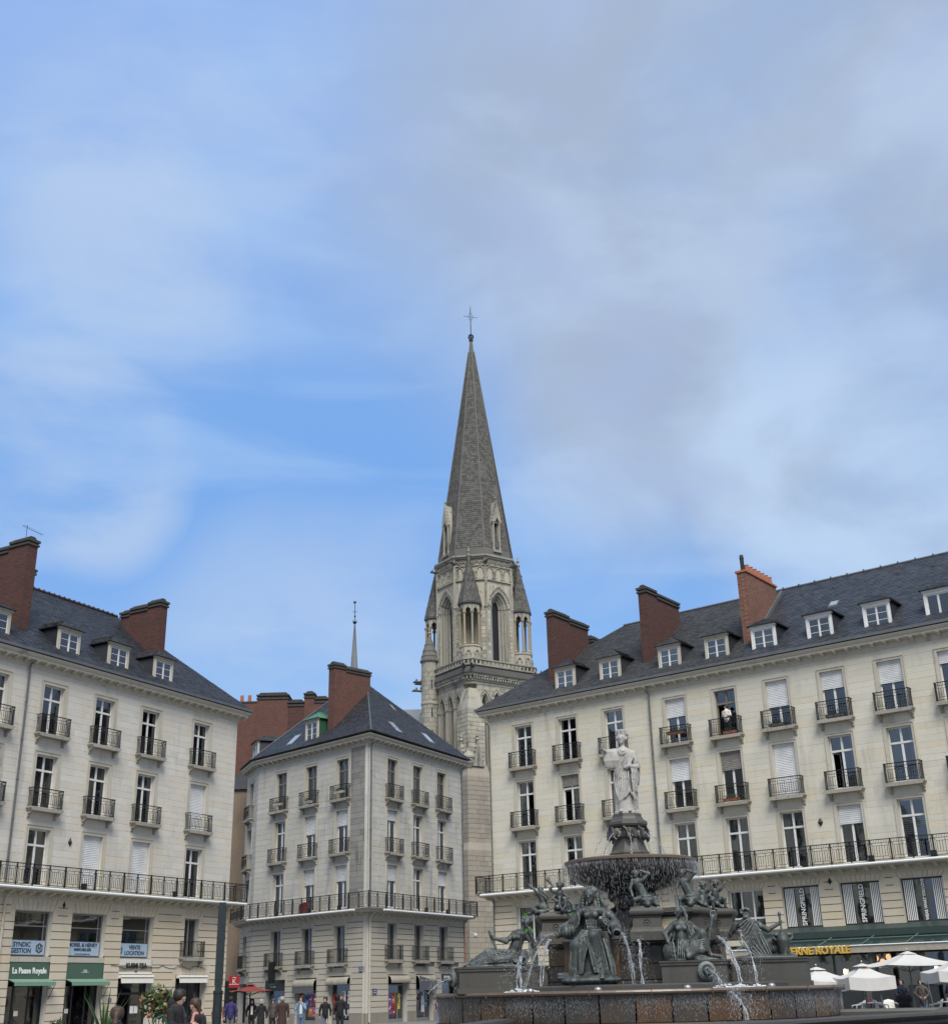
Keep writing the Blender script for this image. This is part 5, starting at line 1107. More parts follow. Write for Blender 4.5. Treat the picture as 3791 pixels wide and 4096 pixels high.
# octagonal belfry
RF = 3.84; mb = MB(); mb.lathe([(RF-1.0, 31.9), (RF-1.0, 45)], 8, a0=R(22.5)); mb.lathe([(4.155, 31.9), (4.155, 32.9)], 8, a0=R(22.5)); mb.lathe([(4.1, 40.9), (4.1, 44.9)], 8, a0=R(22.5)); bel = mb.build('belfry', 'tower_stone', ch)
A2 = RF*math.tan(R(22.5))
for k in range(8):
    F = RZ(R(45*k)) @ TR(0, -RF, 0); axis = k%2 == 0; sb = MB(F); tb = MB(F); hw0 = 1.15 if axis else .85
    for q in range(4): arch_wall(sb, -A2-.02*q, A2+.02*q, 32.8, 41.6, 0, hw0-.2*q, 33.3, 39.3, 41.15-.28*q, .22*q, .22*q+.22)
    for q in range(4):
        arch_tube(tb, 0, hw0-.04-.2*q, 33.3, 39.3, 41.1-.28*q, .06+.22*q, .085); arch_tube(tb, 0, hw0-.13-.2*q, 33.3, 39.3, 41.0-.28*q, .12+.22*q, .05, shafts=True, cap=False)
    for (x, z) in arc_pts(0, hw0+.14, 39.4, 41.45, 9): tb.box(x-.06, x+.06, -.1, .02, z-.06, z+.06)
    tb.tube([(x, -.03, z) for x, z in arc_pts(0, hw0+.25, 39.5, 41.62, 9)], .06, 5)
    sb.build('belfry_face', 'tower_stone', bel); tb.build('belfry_shafts', 'tower_trim', bel)
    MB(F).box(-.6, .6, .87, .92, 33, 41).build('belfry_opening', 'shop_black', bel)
    tb = MB(F); n = 3; w = 2*A2/n
    tb.box(-A2, A2, -.10, .05, 42.1, 42.25)
    for q in range(n):
        xc = -A2+w*(q+.5); arch_tube(tb, xc, w*.36, 42.35, 43.1, 43.65, -.0, .055, 5)
        tb.box(xc-w/2-.03, xc-w/2+.03, -.03, .02, 42.3, 43.8)
    tb.box(-A2-.06, A2+.06, -.16, .05, 44.55, 44.72); tb.box(-A2-.12, A2+.12, -.30, .05, 44.721, 44.92); tb.box(-A2, A2, -.07, .05, 43.72, 43.80)
    nf = 9
    for q in range(nf):
        x = -A2+2*A2*(q+.5)/nf; tb.tube([(x+.13*math.cos(t*.785+(q%2)*3.1), -.04, 44.17+.22*math.sin(t*.785+(q%2)*3.1)) for t in range(6)], .05, 5, cap=False); tb.ball((x, -.03, 44.2), .08, 5)
    tb.build('blind_arcade', 'tower_trim', bel)
    # angle shaft
    sb = MB(RZ(R(45*k+22.5)) @ TR(0, -4.16, 0)); sb.tube([(0,0,32.9),(0,0,44.6)], .13, 6); sb.lathe([(.12,38.9),(.24,39.2),(.14,39.3)], 6); sb.build('angle_shaft', 'tower_trim', bel)
    gargoyle(RZ(R(45*k+22.5)) @ TR(0, -4.2, 44.0), .65)
# courses of belfry stone between the openings
for k in (0, 7, 6, 1):
    F = RZ(R(45*k)) @ TR(0, -RF, 0)
    hw0 = 1.15 if k%2 == 0 else .85
    ashlar(ch, F, -A2+.1, A2-.1, 33.2, 39.2, [(-hw0-.02, hw0+.02, 33, 40)], 'tower_stone', .42, .5, depth=.03, gap=.015, singles=20, near=0)
# open corner turrets with stone cones
for k in range(4):
    F = RZ(R(90*k)) @ TR(-3.08, -3.08, 0); tr_ = put('turret', MB(F).lathe([(1.18,31.9),(1.18,32.6),(1.12,32.7),(1.12,34.5),(1.2,34.6),(1.2,34.75),(1.0,34.8),(.3,34.85),(.0,34.85)], 8, a0=R(22.5)).mesh('turret', 'tower_stone'), ch)
    cl_ = MB(F); st_ = MB(F)
    for q in range(8):
        a = R(22.5+45*q); x, y = 1.02*math.cos(a), 1.02*math.sin(a)
        mbc = MB(F @ TR(x, y, 0)); mbc.lathe([(.17,34.8),(.17,34.95),(.11,35.05),(.11,38.0),(.13,38.05),(.21,38.25),(.21,38.33),(.1,38.4)], 8); mbc.build('column', 'tower_shaft', tr_)
        Fq = F @ RZ(R(45*q)) @ TR(0, -.95, 0); w = .95*math.tan(R(22.5))
        m2 = MB(Fq); arch_wall(m2, -w, w, 38.3, 39.15, 0, w*.72, 38.3, 38.32, 38.78, -.06, .10); m2.ball((0, -.08, 38.95), (.09,.04,.09), 6); m2.build('tracery', 'tower_trim', tr_)
        m2 = MB(Fq); arch_tube(m2, 0, .22, 32.95, 33.8, 34.2, -.17, .05, 5); m2.box(-.16, .16, -.165, -.16, 33, 33.9); m2.build('niche', 'tower_trim', tr_)
    MB(F).lathe([(1.18,39.12),(1.25,39.2),(1.25,39.3),(1.2,39.36),(.62,41.9),(.12,44.4),(.0,44.45)], 8, a0=R(22.5)).build('cone_roof', 'tower_slate', tr_)
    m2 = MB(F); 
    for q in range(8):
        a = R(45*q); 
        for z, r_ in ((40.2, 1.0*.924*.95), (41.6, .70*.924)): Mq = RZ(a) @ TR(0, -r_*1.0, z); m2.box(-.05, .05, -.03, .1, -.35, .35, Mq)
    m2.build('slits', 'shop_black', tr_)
    MB(F).lathe([(.1,44.3),(.13,44.5),(.26,44.7),(.1,44.8),(.09,45.0),(.2,45.2),(.08,45.3),(.05,45.7),(0,45.75)], 8).build('finial', 'tower_trim', tr_)
    slm = MB(F)
    for q in range(8):
        a0, a1 = R(22.5+45*q), R(67.5+45*q); P0 = (1.215*math.cos(a0),1.215*math.sin(a0),39.37); P1 = (1.215*math.cos(a1),1.215*math.sin(a1),39.37); T0 = (.13*math.cos(a0),.13*math.sin(a0),44.4); T1 = (.13*math.cos(a1),.13*math.sin(a1),44.4)
        slates(slm, P0, P1, T1, T0, .22, .22, .02)
    slm.build('cone_tiles', 'tower_slate', tr_, kind='stuff')
# spire
R0, R1, Z0, Z1 = 4.05, .33, 44.95, 71.7
sp_ = put('spire', MB().lathe([(R0,Z0-.3),(R0,Z0+.9),(R0-.12,Z0+.95),(R1,Z1),(R1-.06,Z1+.01),(.14,73.4),(.0,73.4)], 8, a0=R(22.5)).mesh('spire', 'tower_slate'), ch)
slm = MB()
for q in range(8):
    a0, a1 = R(22.5+45*q), R(67.5+45*q); za = Z0+1.0
    P0 = ((R0-.1)*math.cos(a0),(R0-.1)*math.sin(a0),za); P1 = ((R0-.1)*math.cos(a1),(R0-.1)*math.sin(a1),za); T0 = (R1*math.cos(a0),R1*math.sin(a0),Z1-.1); T1 = (R1*math.cos(a1),R1*math.sin(a1),Z1-.1)
    slates(slm, P0, P1, T1, T0, .27, .25, .03)
slm.build('spire_tiles', 'tower_slate', sp_, kind='stuff')
stone('spire_rib_stone', (.17,.165,.145), (.12,.118,.105), (.20,.19,.16), (.04,.04,.04), .8, 1, .9, .3, .6)
for q in range(8):
    a = R(22.5+45*q); a2 = R(45+45*q)
    MB().tube([((R0-.08)*math.cos(a),(R0-.08)*math.sin(a),Z0+.9),(R1*math.cos(a),R1*math.sin(a),Z1)], .06, 5).build('spire_rib', 'spire_rib_stone', sp_)
    rr = .924
    if q%2 == 0 or True:
        r_a = (R0-.1)*rr; z = Z0+1; t = .55; MB().tube([(r_a*math.cos(a2),r_a*math.sin(a2),z),((r_a+(R1*rr-r_a)*t)*math.cos(a2),(r_a+(R1*rr-r_a)*t)*math.sin(a2),z+(Z1-z)*t)], .05, 4).build('spire_rib', 'spire_stone', sp_)
for k in range(4):
    F = RZ(R(90*k)) @ TR(0, -3.62, 0); m2 = MB(F)
    for s in (-.38, .38): m2.lathe([(.13,45.7),(.13,45.9),(.085,46.0),(.085,48.6),(.16,48.8),(.16,48.9)], 6, TR(s, -.12, 0))
    m2.box(-.5, .5, -.28, .6, 45.45, 45.7); m2.box(-.5, -.3, .05, .9, 45.7, 49.0); m2.box(.3, .5, .05, .9, 45.7, 49.0)
    m2.prism([(-.55, 48.9), (-.28, 48.9), (0, 49.45), (.28, 48.9), (.55, 48.9), (0, 51.5)], -.3, .0, 'y'); m2.prism([(-.5, 48.9), (.5, 48.9), (0, 51.4)], .0, 1.3, 'y')
    for s in (-1, 1):
        for q in range(6): t = q/6; m2.ball((s*.58*(1-t), -.15, 49.0+2.5*t), .09, 5)
    m2.lathe([(.05,51.3),(.05,51.6),(.15,51.7),(.04,51.85),(0,52.0)], 6, TR(0,-.15,0)); l = m2.build('lucarne', 'tower_trim', sp_)
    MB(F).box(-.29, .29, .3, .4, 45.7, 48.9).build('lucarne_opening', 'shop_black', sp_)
m2 = MB(); m2.lathe([(.10,73.1),(.24,73.2),(.24,73.35),(.05,73.4)], 8)
for q in range(4): m2.tube([(.3*math.cos(t*.524)*math.cos(R(45*q)),.3*math.cos(t*.524)*math.sin(R(45*q)),73.75+.34*math.sin(t*.524)) for t in range(13)], .045, 5, cap=False)
m2.tube([(0,0,73.2),(0,0,77.4),(0,0,78.0)], [.05,.045,.015], 6)
Mx = RZ(R(-20)) @ TR(0,0,76.5) @ Matrix.Scale(.68,4) @ TR(0,0,-76.5)
m2.tube([(-1.05,0,76.5),(1.05,0,76.5)], [.03,.03], 5, Mx)
for s in (-1, 1):
    m2.tube([(s*.15,0,76.0),(s*.5,0,76.35),(s*.15,0,76.5)], .025, 4, Mx); m2.tube([(s*.15,0,77.0),(s*.5,0,76.65),(s*.15,0,76.5)], .025, 4, Mx); m2.ball((s*1.1,0,76.5), .07, 5, Mx)
m2.tube([(-.35,0,75.9),(.35,0,75.9)], .025, 4, Mx); m2.tube([(-.3,0,77.2),(.3,0,77.2)], .025, 4, Mx)
m2.build('cross', 'iron', sp_)
# round stair turret on the left flank
I_ = CT.inverted()
F = I_ @ TR(-5.05, 124.2, 0)
st_ = put('stair_turret', MB(F).lathe([(.86,0),(.86,29.5),(.95,29.6),(.95,29.8),(.86,29.9),(.86,34.2),(0,34.2)], 16).mesh('stair_turret', 'tower_stone'), ch)
MB(F).lathe([(1.0,34.15),(1.02,34.3),(.92,34.5),(.86,34.75),(.90,34.76),(.78,35.05),(.72,35.3),(.76,35.31),(.62,35.7),(.52,36.0),(.56,36.01),(.1,37.0),(0,37.0)], 12).build('cone_roof', 'tower_slate', st_)
MB(F).lathe([(.08,36.9),(.1,37.2),(.22,37.35),(.08,37.5),(.18,37.8),(.05,37.9),(.04,38.8),(0,38.9)], 6).build('finial', 'tower_trim', st_)
for z in (26, 28.3, 31.2): MB(F).box(.2, .32, -.9, -.84, z, z+.9).build('slit', 'shop_black', st_)
m2 = MB(F)
for r_ in range(28):
    for q in range(10):
        a = R(180+(q+.5*(r_%2))*18); a1 = a+R(17); z = 20+r_*.48
        if z+.46 > 33.8: continue
        m2.add([(.885*math.cos(a),.885*math.sin(a),z+.01),(.885*math.cos(a1),.885*math.sin(a1),z+.01),(.885*math.cos(a1),.885*math.sin(a1),z+.46),(.885*math.cos(a),.885*math.sin(a),z+.46)], [(0,1,2,3)])
m2.build('turret_stones', 'tower_trim', st_, kind='stuff')
gargoyle(F @ TR(-.5, -.2, 31.0) @ RZ(R(-90)-R(35)*0), 1.3)
# nave pieces showing beside the tower, and the slim fleche over the crossing
MB(I_).box(-14, -5.3, 128, 150, 0, 24).build('nave_wall', 'tower_stone', ch)
MB(I_).add([(-15,127.5,24),(-5.0,127.5,24),(-5.0,150,24),(-15,150,24),(-15,139,32.5),(-5.0,139,32.5)], [(0,1,5,4),(1,2,5),(2,3,4,5),(3,0,4)]).build('nave_roof', 'lead', ch)
nb = MB(I_); nb.box(1.3, 12, 126.3, 127, 0, 19); n_ = nb.build('aisle_wall', 'tower_stone', ch)
m2 = MB(I_ @ TR(2.25, 126.3, 0)); arch_tube(m2, 0, .55, 10.8, 15.6, 16.9, -.1, .1); arch_tube(m2, 0, .42, 10.8, 15.5, 16.6, -.05, .07); arch_tube(m2, 0, .38, 5.5, 8.1, 8.9, -.08, .08); m2.box(-1, 1.2, -.25, 0, 9.6, 9.9); m2.build('window_mouldings', 'tower_trim', n_)
MB(I_ @ TR(2.25, 126.3, 0)).box(-.3, .3, -.03, .02, 10.9, 15.8).box(-.25, .25, -.03, .02, 5.6, 8.2).build('lancet', 'shop_dark', n_)
F = I_ @ TR(-16.75, 160, 0)
fl = put('fleche', MB(F).lathe([(1.0,30),(.62,40.0),(.48,42.5),(.06,49.2),(.0,49.2)], 8).mesh('fleche', 'lead'), ch)
m2 = MB(F); m2.tube([(0,0,49),(0,0,52.4)], .05, 6); m2.lathe([(.08,49.2),(.32,49.5),(.1,49.6)], 8); m2.tube([(-.32,0,51.0),(.32,0,51.0)], .035, 5); m2.tube([(0,-.32,51.0),(0,.32,51.0)], .035, 5); m2.lathe([(.05,50.2),(.14,50.35),(.05,50.5)], 6); m2.prism([(-.25,52.25),(.0,52.2),(.2,52.35),(.12,52.6),(.0,52.45),(-.2,52.6)], -.03, .03, 'y')
for q in range(4): m2.tube([(.0,0,49.5),(.42*math.cos(R(90*q+45)),.42*math.sin(R(90*q+45)),49.75)], .03, 4)
m2.build('weathercock', 'iron', fl)
MB(F).box(-9, 9, -4, 6, 0, 24).build('crossing_wall', 'tower_stone', fl); MB(F).add([(-9,-4.5,24),(9,-4.5,24),(9,6,24),(-9,6,24),(-9,1,33),(9,1,33)], [(0,1,5,4),(1,2,5),(2,3,4,5),(3,0,4)]).build('crossing_roof', 'lead', fl)
m2 = MB(F)
for k in range(8): a = R(45*k); m2.tube([(.95*math.cos(a),.95*math.sin(a),31),(.48*math.cos(a),.48*math.sin(a),42.5),(.07*math.cos(a),.07*math.sin(a),49.1)], .045, 4)
m2.build('lead_rolls', 'lead', fl)
# ------------------------------------------------------------------ sculpting tool: blended volumes turned into one continuous skin
class Sculpt:
    def __init__(s, lo, hi, h):
        s.lo = np.array(lo, float); s.h = h; s.n = np.ceil((np.array(hi)-s.lo)/h).astype(int)+1
        s.D = np.full(s.n, .12, np.float32)
    def _win(s, a, b, m):
        i0 = np.clip(np.floor((np.minimum(a, b)-m-s.lo)/s.h).astype(int), 0, s.n-1); i1 = np.clip(np.ceil((np.maximum(a, b)+m-s.lo)/s.h).astype(int)+1, 1, s.n)
        sl = tuple(slice(p, q) for p, q in zip(i0, i1))
        G = [(np.arange(p, q)*s.h+l).astype(np.float32) for p, q, l in zip(i0, i1, s.lo)]
        return sl, (G[0][:,None,None], G[1][None,:,None], G[2][None,None,:])
    def _put(s, sl, d, k, sub=False):
        A = s.D[sl]
        if sub: d = -d; hh = np.clip(.5-.5*(A-d)/k, 0, 1) if k else 0; s.D[sl] = np.maximum(A, d) if not k else (A*(1-hh)+d*hh)+k*hh*(1-hh); return
        if k:
            hh = np.clip(.5+.5*(A-d)/k, 0, 1); s.D[sl] = A*(1-hh)+d*hh-k*hh*(1-hh)
        else: s.D[sl] = np.minimum(A, d)
    def cap(s, a, b, r1, r2=None, k=.03, sub=False):
        a = np.array(a, float); b = np.array(b, float); r2 = r1 if r2 is None else r2
        sl, (X, Y, Z) = s._win(a, b, max(r1, r2)+.12+k); ab = b-a; L = max(ab@ab, 1e-9)
        t = np.clip(((X-a[0])*ab[0]+(Y-a[1])*ab[1]+(Z-a[2])*ab[2])/L, 0, 1)
        d = np.sqrt((X-a[0]-t*ab[0])**2+(Y-a[1]-t*ab[1])**2+(Z-a[2]-t*ab[2])**2)-(r1+(r2-r1)*t)
        s._put(sl, d.astype(np.float32), k, sub); return s
    def ell(s, c, r, k=.03, rot=None, sub=False):
        c = np.array(c, float); r = np.array(r if hasattr(r, '__len__') else (r,)*3, float); m = r.max()
        sl, (X, Y, Z) = s._win(c, c, m+.12+k); P = [X-c[0], Y-c[1], Z-c[2]]
        if rot is not None:
            M = np.array(Matrix.Rotation(R(rot[1]), 3, rot[0])); P = [M[0][i]*P[0]+M[1][i]*P[1]+M[2][i]*P[2] for i in range(3)]
        q = np.sqrt((P[0]/r[0])**2+(P[1]/r[1])**2+(P[2]/r[2])**2)+1e-6; g = np.sqrt((P[0]/r[0]**2)**2+(P[1]/r[1]**2)**2+(P[2]/r[2]**2)**2)+1e-6
        s._put(sl, (q*(q-1)/g).astype(np.float32), k, sub); return s
    def line(s, pts, r, k=.02, sub=False):
        rs = r if isinstance(r, (list, tuple)) else [r]*len(pts)
        for i in range(len(pts)-1): s.cap(pts[i], pts[i+1], rs[i], rs[i+1], k, sub)
        return s
    def fan(s, A, B, n, r, k=.018, wob=.0, sub=False):
        "n folds blended between two guide polylines"
        A = [np.array(p, float) for p in A]; B = [np.array(p, float) for p in B]
        for i in range(n):
            t = i/(n-1) if n > 1 else .5; P = [a*(1-t)+b*t for a, b in zip(A, B)]
            # smooth through the guide points
            Q = [P[0]]
            for j in range(len(P)-1):
                m = (P[j]+P[j+1])/2
                if j > 0: Q.append(P[j]*.5+(P[j-1]+P[j+1])*.25)
                Q.append(m)
            Q.append(P[-1])
            if wob: Q = [q+np.array([random.uniform(-wob, wob), random.uniform(-wob, wob)*.5, random.uniform(-wob, wob)*.4]) for q in Q]
            rr_ = r*random.uniform(.8, 1.25); m_ = len(Q)-1
            s.line([tuple(q) for q in Q], [rr_*(.45+.55*math.sin(math.pi*min(1, max(0, .12+.80*j/m_)))) for j in range(m_+1)], k, sub)
        for i in range(n-1 if not sub else 0):
            t = (i+.5)/(n-1)+random.uniform(-.12, .12)/n; P = [a*(1-t)+b*t for a, b in zip(A, B)]; Q = []
            for q in P[:1]+[(P[j]+P[j+1])/2 for j in range(len(P)-1)]+P[-1:]:
                d = np.array([q[0]*.45, q[1], 0]); d /= max(1e-6, np.linalg.norm(d)); Q.append(q+d*r*.85)
            m_ = len(Q)-1; lo_, hi_ = random.uniform(0, .3), random.uniform(.75, 1.05)
            s.line([tuple(q) for q in Q], [max(.001, r*.66*math.sin(math.pi*min(1, max(0, (j/m_-lo_*.4+.08)/(1.1)))) ) for j in range(m_+1)], .006, True)
        return s
    def mesh(s, name, mat):
        D = s.D; D[0] = D[-1] = .05; D[:,0] = D[:,-1] = .05; D[:,:,0] = D[:,:,-1] = .05
        neg = D < 0; n = D.shape
        c = np.zeros([q-1 for q in n], int)
        for dx in (0,1):
            for dy in (0,1):
                for dz in (0,1): c += neg[dx:n[0]-1+dx, dy:n[1]-1+dy, dz:n[2]-1+dz]
        act = (c > 0) & (c < 8); idx = -np.ones(act.shape, int); ii = np.argwhere(act); idx[act] = np.arange(len(ii))
        P = np.zeros((len(ii), 3)); W = np.zeros(len(ii))
        cor = [(a, b, e) for a in (0,1) for b in (0,1) for e in (0,1)]
        val = {q: D[ii[:,0]+q[0], ii[:,1]+q[1], ii[:,2]+q[2]] for q in cor}
        for q in cor:
            for ax in range(3):
                if q[ax] == 0:
                    w = list(q); w[ax] = 1; w = tuple(w); a, b = val[q], val[w]; m = (a < 0) != (b < 0)
                    t = np.where(m, a/np.where(m, a-b, 1), 0)
                    pt = np.array(q, float)[None,:].repeat(len(ii), 0); pt[:,ax] += t; P[m] += pt[m]; W[m] += 1
        V = (ii+P/np.maximum(W, 1)[:,None])*s.h+s.lo
        F = []
        for ax in range(3):
            a_, b_ = [(1,2),(2,0),(0,1)][ax]
            lo = [slice(None)]*3; hi = [slice(None)]*3; lo[ax] = slice(0, n[ax]-1); hi[ax] = slice(1, n[ax])
            ch_ = neg[tuple(lo)] != neg[tuple(hi)]; E = np.argwhere(ch_); E = E[(E[:,a_] > 0) & (E[:,b_] > 0) & (E[:,a_] < n[a_]-1) & (E[:,b_] < n[b_]-1)]
            def cell(da, db): q = E.copy(); q[:,a_] -= da; q[:,b_] -= db; return idx[q[:,0], q[:,1], q[:,2]]
            Q = np.stack([cell(1,1), cell(0,1), cell(0,0), cell(1,0)], 1); fl = ~neg[E[:,0], E[:,1], E[:,2]]; Q[fl] = Q[fl][:, ::-1]; F.append(Q)
        F = np.concatenate(F); F = F[(F >= 0).all(1)]
        me = bpy.data.meshes.new(name); me.vertices.add(len(V)); me.vertices.foreach_set('co', V.astype(np.float32).ravel())
        me.loops.add(len(F)*4); me.loops.foreach_set('vertex_index', F.ravel()); me.polygons.add(len(F)); me.polygons.foreach_set('loop_start', np.arange(len(F))*4)
        me.polygons.foreach_set('use_smooth', np.ones(len(F), bool)); me.materials.append(MATS[mat]); me.update(); me.validate(); return me
def hand_on(s, p, d, up, L=.15, curl=.5, side=1):
    "palm plus five bent fingers; p wrist, d pointing direction, up = back of the hand"
    p = Vector(p); d = Vector(d).normalized(); up = Vector(up); up = (up-d*up.dot(d)).normalized(); r = d.cross(up)*side
    s.cap(tuple(p), tuple(p+d*L*.42), L*.13, L*.15, .01); s.cap(tuple(p+d*L*.12+r*L*.1), tuple(p+d*L*.42+r*L*.16), L*.10, L*.10, .01); s.cap(tuple(p+d*L*.12-r*L*.1), tuple(p+d*L*.42-r*L*.16), L*.10, L*.10, .01)
    for k, ln in enumerate((.42, .50, .46, .36)):
        q = p+d*L*.45+r*L*(.21-.14*k); a = q+(d*(1-curl*.3)-up*curl*.4).normalized()*L*ln*.5; b = a+(d*(1-curl)-up*curl).normalized()*L*ln*.5
        s.line([tuple(q), tuple(a), tuple(b)], [L*.072, L*.065, L*.052], .004)
    q = p+d*L*.15+r*L*.18; a = q+(d*.6+r*.8-up*.2).normalized()*L*.22; b = a+(d*.9+r*.2-up*.4*curl).normalized()*L*.2; s.line([tuple(q), tuple(a), tuple(b)], [L*.085, L*.075, L*.06], .006)
def head_on(s, c, r=.105, face=(0,-1,0), hair=True, tilt=0):
    "head with brow, nose, lips, chin, ears; c centre, face = looking direction"
    c = Vector(c); f = Vector(face).normalized(); rt = f.cross(Vector((0,0,1))).normalized(); u = rt.cross(f)
    P = lambda a, b, e: tuple(c+rt*a*r+f*b*r+u*e*r)
    s.ell(tuple(c+u*r*.15), (r*.86, r*.95, r*1.0), .02); s.ell(P(0,.25,-.45), (r*.6, r*.62, r*.75), .03)
    s.cap(P(0,.95,.18), P(0,1.14,-.18), r*.09, r*.14, .015); s.cap(P(-.4,.78,.28), P(.4,.78,.28), r*.12, r*.12, .03)
    for q in (-1, 1): s.ell(P(q*.34,.88,.06), r*.12, .008, sub=True); s.ell(P(q*.34,.80,.05), r*.11, .006); s.ell(P(q*.85,.0,-.05), (r*.12,r*.16,r*.22), .01)
    s.cap(P(-.18,.90,-.52), P(.18,.90,-.52), r*.07, r*.07, .012); s.cap(P(-.15,.87,-.64), P(.15,.87,-.64), r*.07, r*.07, .012); s.ell(P(0,.72,-.92), r*.22, .03)
FM = frame((4.028, 33.76), (math.cos(R(6.8034)), -math.sin(R(6.8034))))
# ------------------------------------------------------------------ fountain stonework
ft = empty('fountain', M=FM); tag(ft, 'monumental granite fountain with a round overflowing basin, bowl on a stem and tall pedestal', 'fountain')
NB = 40
BM = TR(-.13,0,0) @ Matrix.Diagonal((1.03,1.03,1,1))
mb = MB(BM); mb.lathe([(5.28,0),(5.28,.55),(5.18,.64),(5.16,.78),(5.06,.86),(5.0,.92),(4.9,.92)], 80); mb.build('basin_base', 'granite', ft, smooth=False)
for k in range(NB):
    a0, a1 = 2*math.pi*k/NB+.004, 2*math.pi*(k+1)/NB-.004; vs = []
    am = (a0+a1)/2
    prof = [(4.93,.91),(4.95,.94),(4.95,1.50),(4.93,1.52)]
    for i in range(3):
        a = a0+(a1-a0)*i/2; vs += [(r_*math.sin(a), -r_*math.cos(a), z) for r_, z in prof]
    vs += [(4.7*math.sin(a0), -4.7*math.cos(a0), z) for z in (.91, 1.52)]
    fs = [(i*4+j, i*4+4+j, i*4+5+j, i*4+1+j) for i in range(2) for j in range(3)]
    MB(BM).add(vs, fs).build('granite_panel', random.choice(['granite_wet','granite_wet','granite_wet','granite_rust']), ft)
mb = MB(BM); mb.lathe([(4.6,1.45),(4.6,1.57),(4.72,1.60),(5.02,1.615),(5.07,1.60),(5.09,1.565),(5.07,1.53),(4.98,1.505),(4.86,1.50)], 80); 
stone('rim_stone', (.125,.082,.070), (.10,.068,.060), (.12,.085,.06), (.03,.026,.024), .4, 1.6, .3, .25, .4, .2)
mb.build('basin_rim', 'rim_stone', ft)
mb = MB(BM)
for k in range(24):
    a = 2*math.pi*k/24+.07; mb.box(-.006, .006, -5.095, -4.75, 1.50, 1.62, RZ(a))
mb.build('rim_joints', 'mortar_dark', ft, kind='stuff')
tag(MB(FM @ BM).lathe([(4.9,1.5),(4.9,1.585),(0,1.585)], 64).build('basin_water', 'water_pool'), kind='structure')
mb = MB(); mb.lathe([(4.30,1.5),(4.30,1.70),(4.26,1.73),(3.9,1.73)], 64); mb.build('inner_curb', 'granite', ft)
# outer pool
OP = [(-3.2,-2.5),(-3.6,-9.0),(-1.0,-12.6),(1.2,-12.4),(6.4,-5.75),(7.6,-1.4),(4.3,-.9),(3.5,2.5),(-3.5,2.5)]
def sweepc(prof, mat, name): mb = MB(); sweep(prof, OP, mb, closed=True); return mb.build(name, mat, ft)
sweepc([(.0,0),(.0,.78),(-.12,.84),(-.12,.90),(.05,.97),(.10,1.0),(.09,1.045),(.0,1.06),(-.42,1.055),(-.45,1.0),(-.45,0)], 'granite', 'pool_rim')
sweepc([(.35,0),(.35,.35),(.3,.38),(.02,.38),(.02,0)], 'granite', 'pool_step')
pm = MB(FM); pm.add([(x*.96, y*.965, .90) for x, y in OP], [tuple(range(8))]); tag(pm.build('pool_water', 'water_pool'), kind='structure')
# core with corner piers
def slab_ring(mb, r, z0, z1, n=8, a0=22.5): mb.lathe([(r, z0), (r, z1)], n, a0=R(a0))
core = MB(); core.lathe([(2.42,1.5),(2.42,1.78),(2.36,1.82),(2.36,2.62),(2.42,2.66),(2.42,2.74),(2.50,2.78),(2.50,2.84),(2.2,2.86),(1.9,2.86)], 8, a0=R(22.5-8)); core.build('core', 'granite', ft)
cf_ = 2.36*math.cos(R(22.5))
for k in range(8):
    F = RZ(R(45*k-8)) @ TR(0, -cf_, 0); w = 2.36*math.sin(R(22.5)); 
    for r_, (a, b) in enumerate(((1.83, 2.2), (2.2, 2.61))):
        xs = [-w+.02, -w*.3, w*.35, w-.02] if r_ == 0 else [-w+.02, 0, w-.02]
        for x0, x1 in zip(xs, xs[1:]): MB(F).bbox(x0+.008, x1-.008, -.03, .02, a+.008, b-.008, .008).build('granite_block', random.choice(['granite','granite_wet','granite_wet']), ft)
def block(u0, u1, v0, v1, z0, z1, name='plinth_block', mat='granite', cap=True, rz=0):
    c = ((u0+u1)/2, (v0+v1)/2); F = TR(c[0], c[1], 0) @ RZ(R(rz)); w, d = (u1-u0)/2, (v1-v0)/2; mb = MB(F)
    mb.box(-w-.05, w+.05, -d-.05, d+.05, z0, z0+.13); mb.box(-w, w, -d, d, z0+.131, z1-.10)
    mb.box(-w-.03, w+.03, -d-.03, d+.03, z1-.10, z1-.04); mb.box(-w-.05, w+.05, -d-.05, d+.05, z1-.039, z1); return mb.build(name, mat, ft)
block(-4.42, -2.3, -3.15, -1.9, 1.6, 2.2, rz=12); block(.62, 2.12, -3.55, -1.6, 1.6, 2.22, rz=-6); block(2.35, 4.1, -2.4, -.9, 1.6, 2.26, rz=-10)
block(-3.6, -2.2, .6, 2.2, 1.6, 2.2, rz=40); block(1.4, 3.2, 1.6, 3.0, 1.6, 2.2, rz=-40)
block(-1.75, -.45, -3.1, -2.0, 1.6, 2.72, mat='granite_wet')
def pier(u, v, r=.44, rz=0, top=3.47):
    F = TR(u, v, 0) @ RZ(R(rz)); q = math.sqrt(2); mb = MB(F)
    mb.lathe([(r*1.42,2.72),(r*1.42,2.92),(r*1.30,2.97),(r*1.26,3.02),(r*1.18,3.03),(r*1.12,3.24),(r*1.16,3.25),(r*1.20,3.28),(r*1.34,3.32),(r*1.38,3.36),(r*1.38,3.40),(r*1.22,3.46),(r*1.2,top),(0,top)], 4, a0=R(45)); p = mb.build('pier', 'granite', ft)
    for k in range(4):
        Fk = F @ RZ(R(90*k)) @ TR(0, -r*.81, 3.14); m2 = MB(Fk); m2.tube([(.075*math.cos(t*.785), 0, .075*math.sin(t*.785)) for t in range(9)], .018, 5, cap=False); m2.ball((0,-.01,0), .028, 6); m2.build('rosette', 'granite', p)
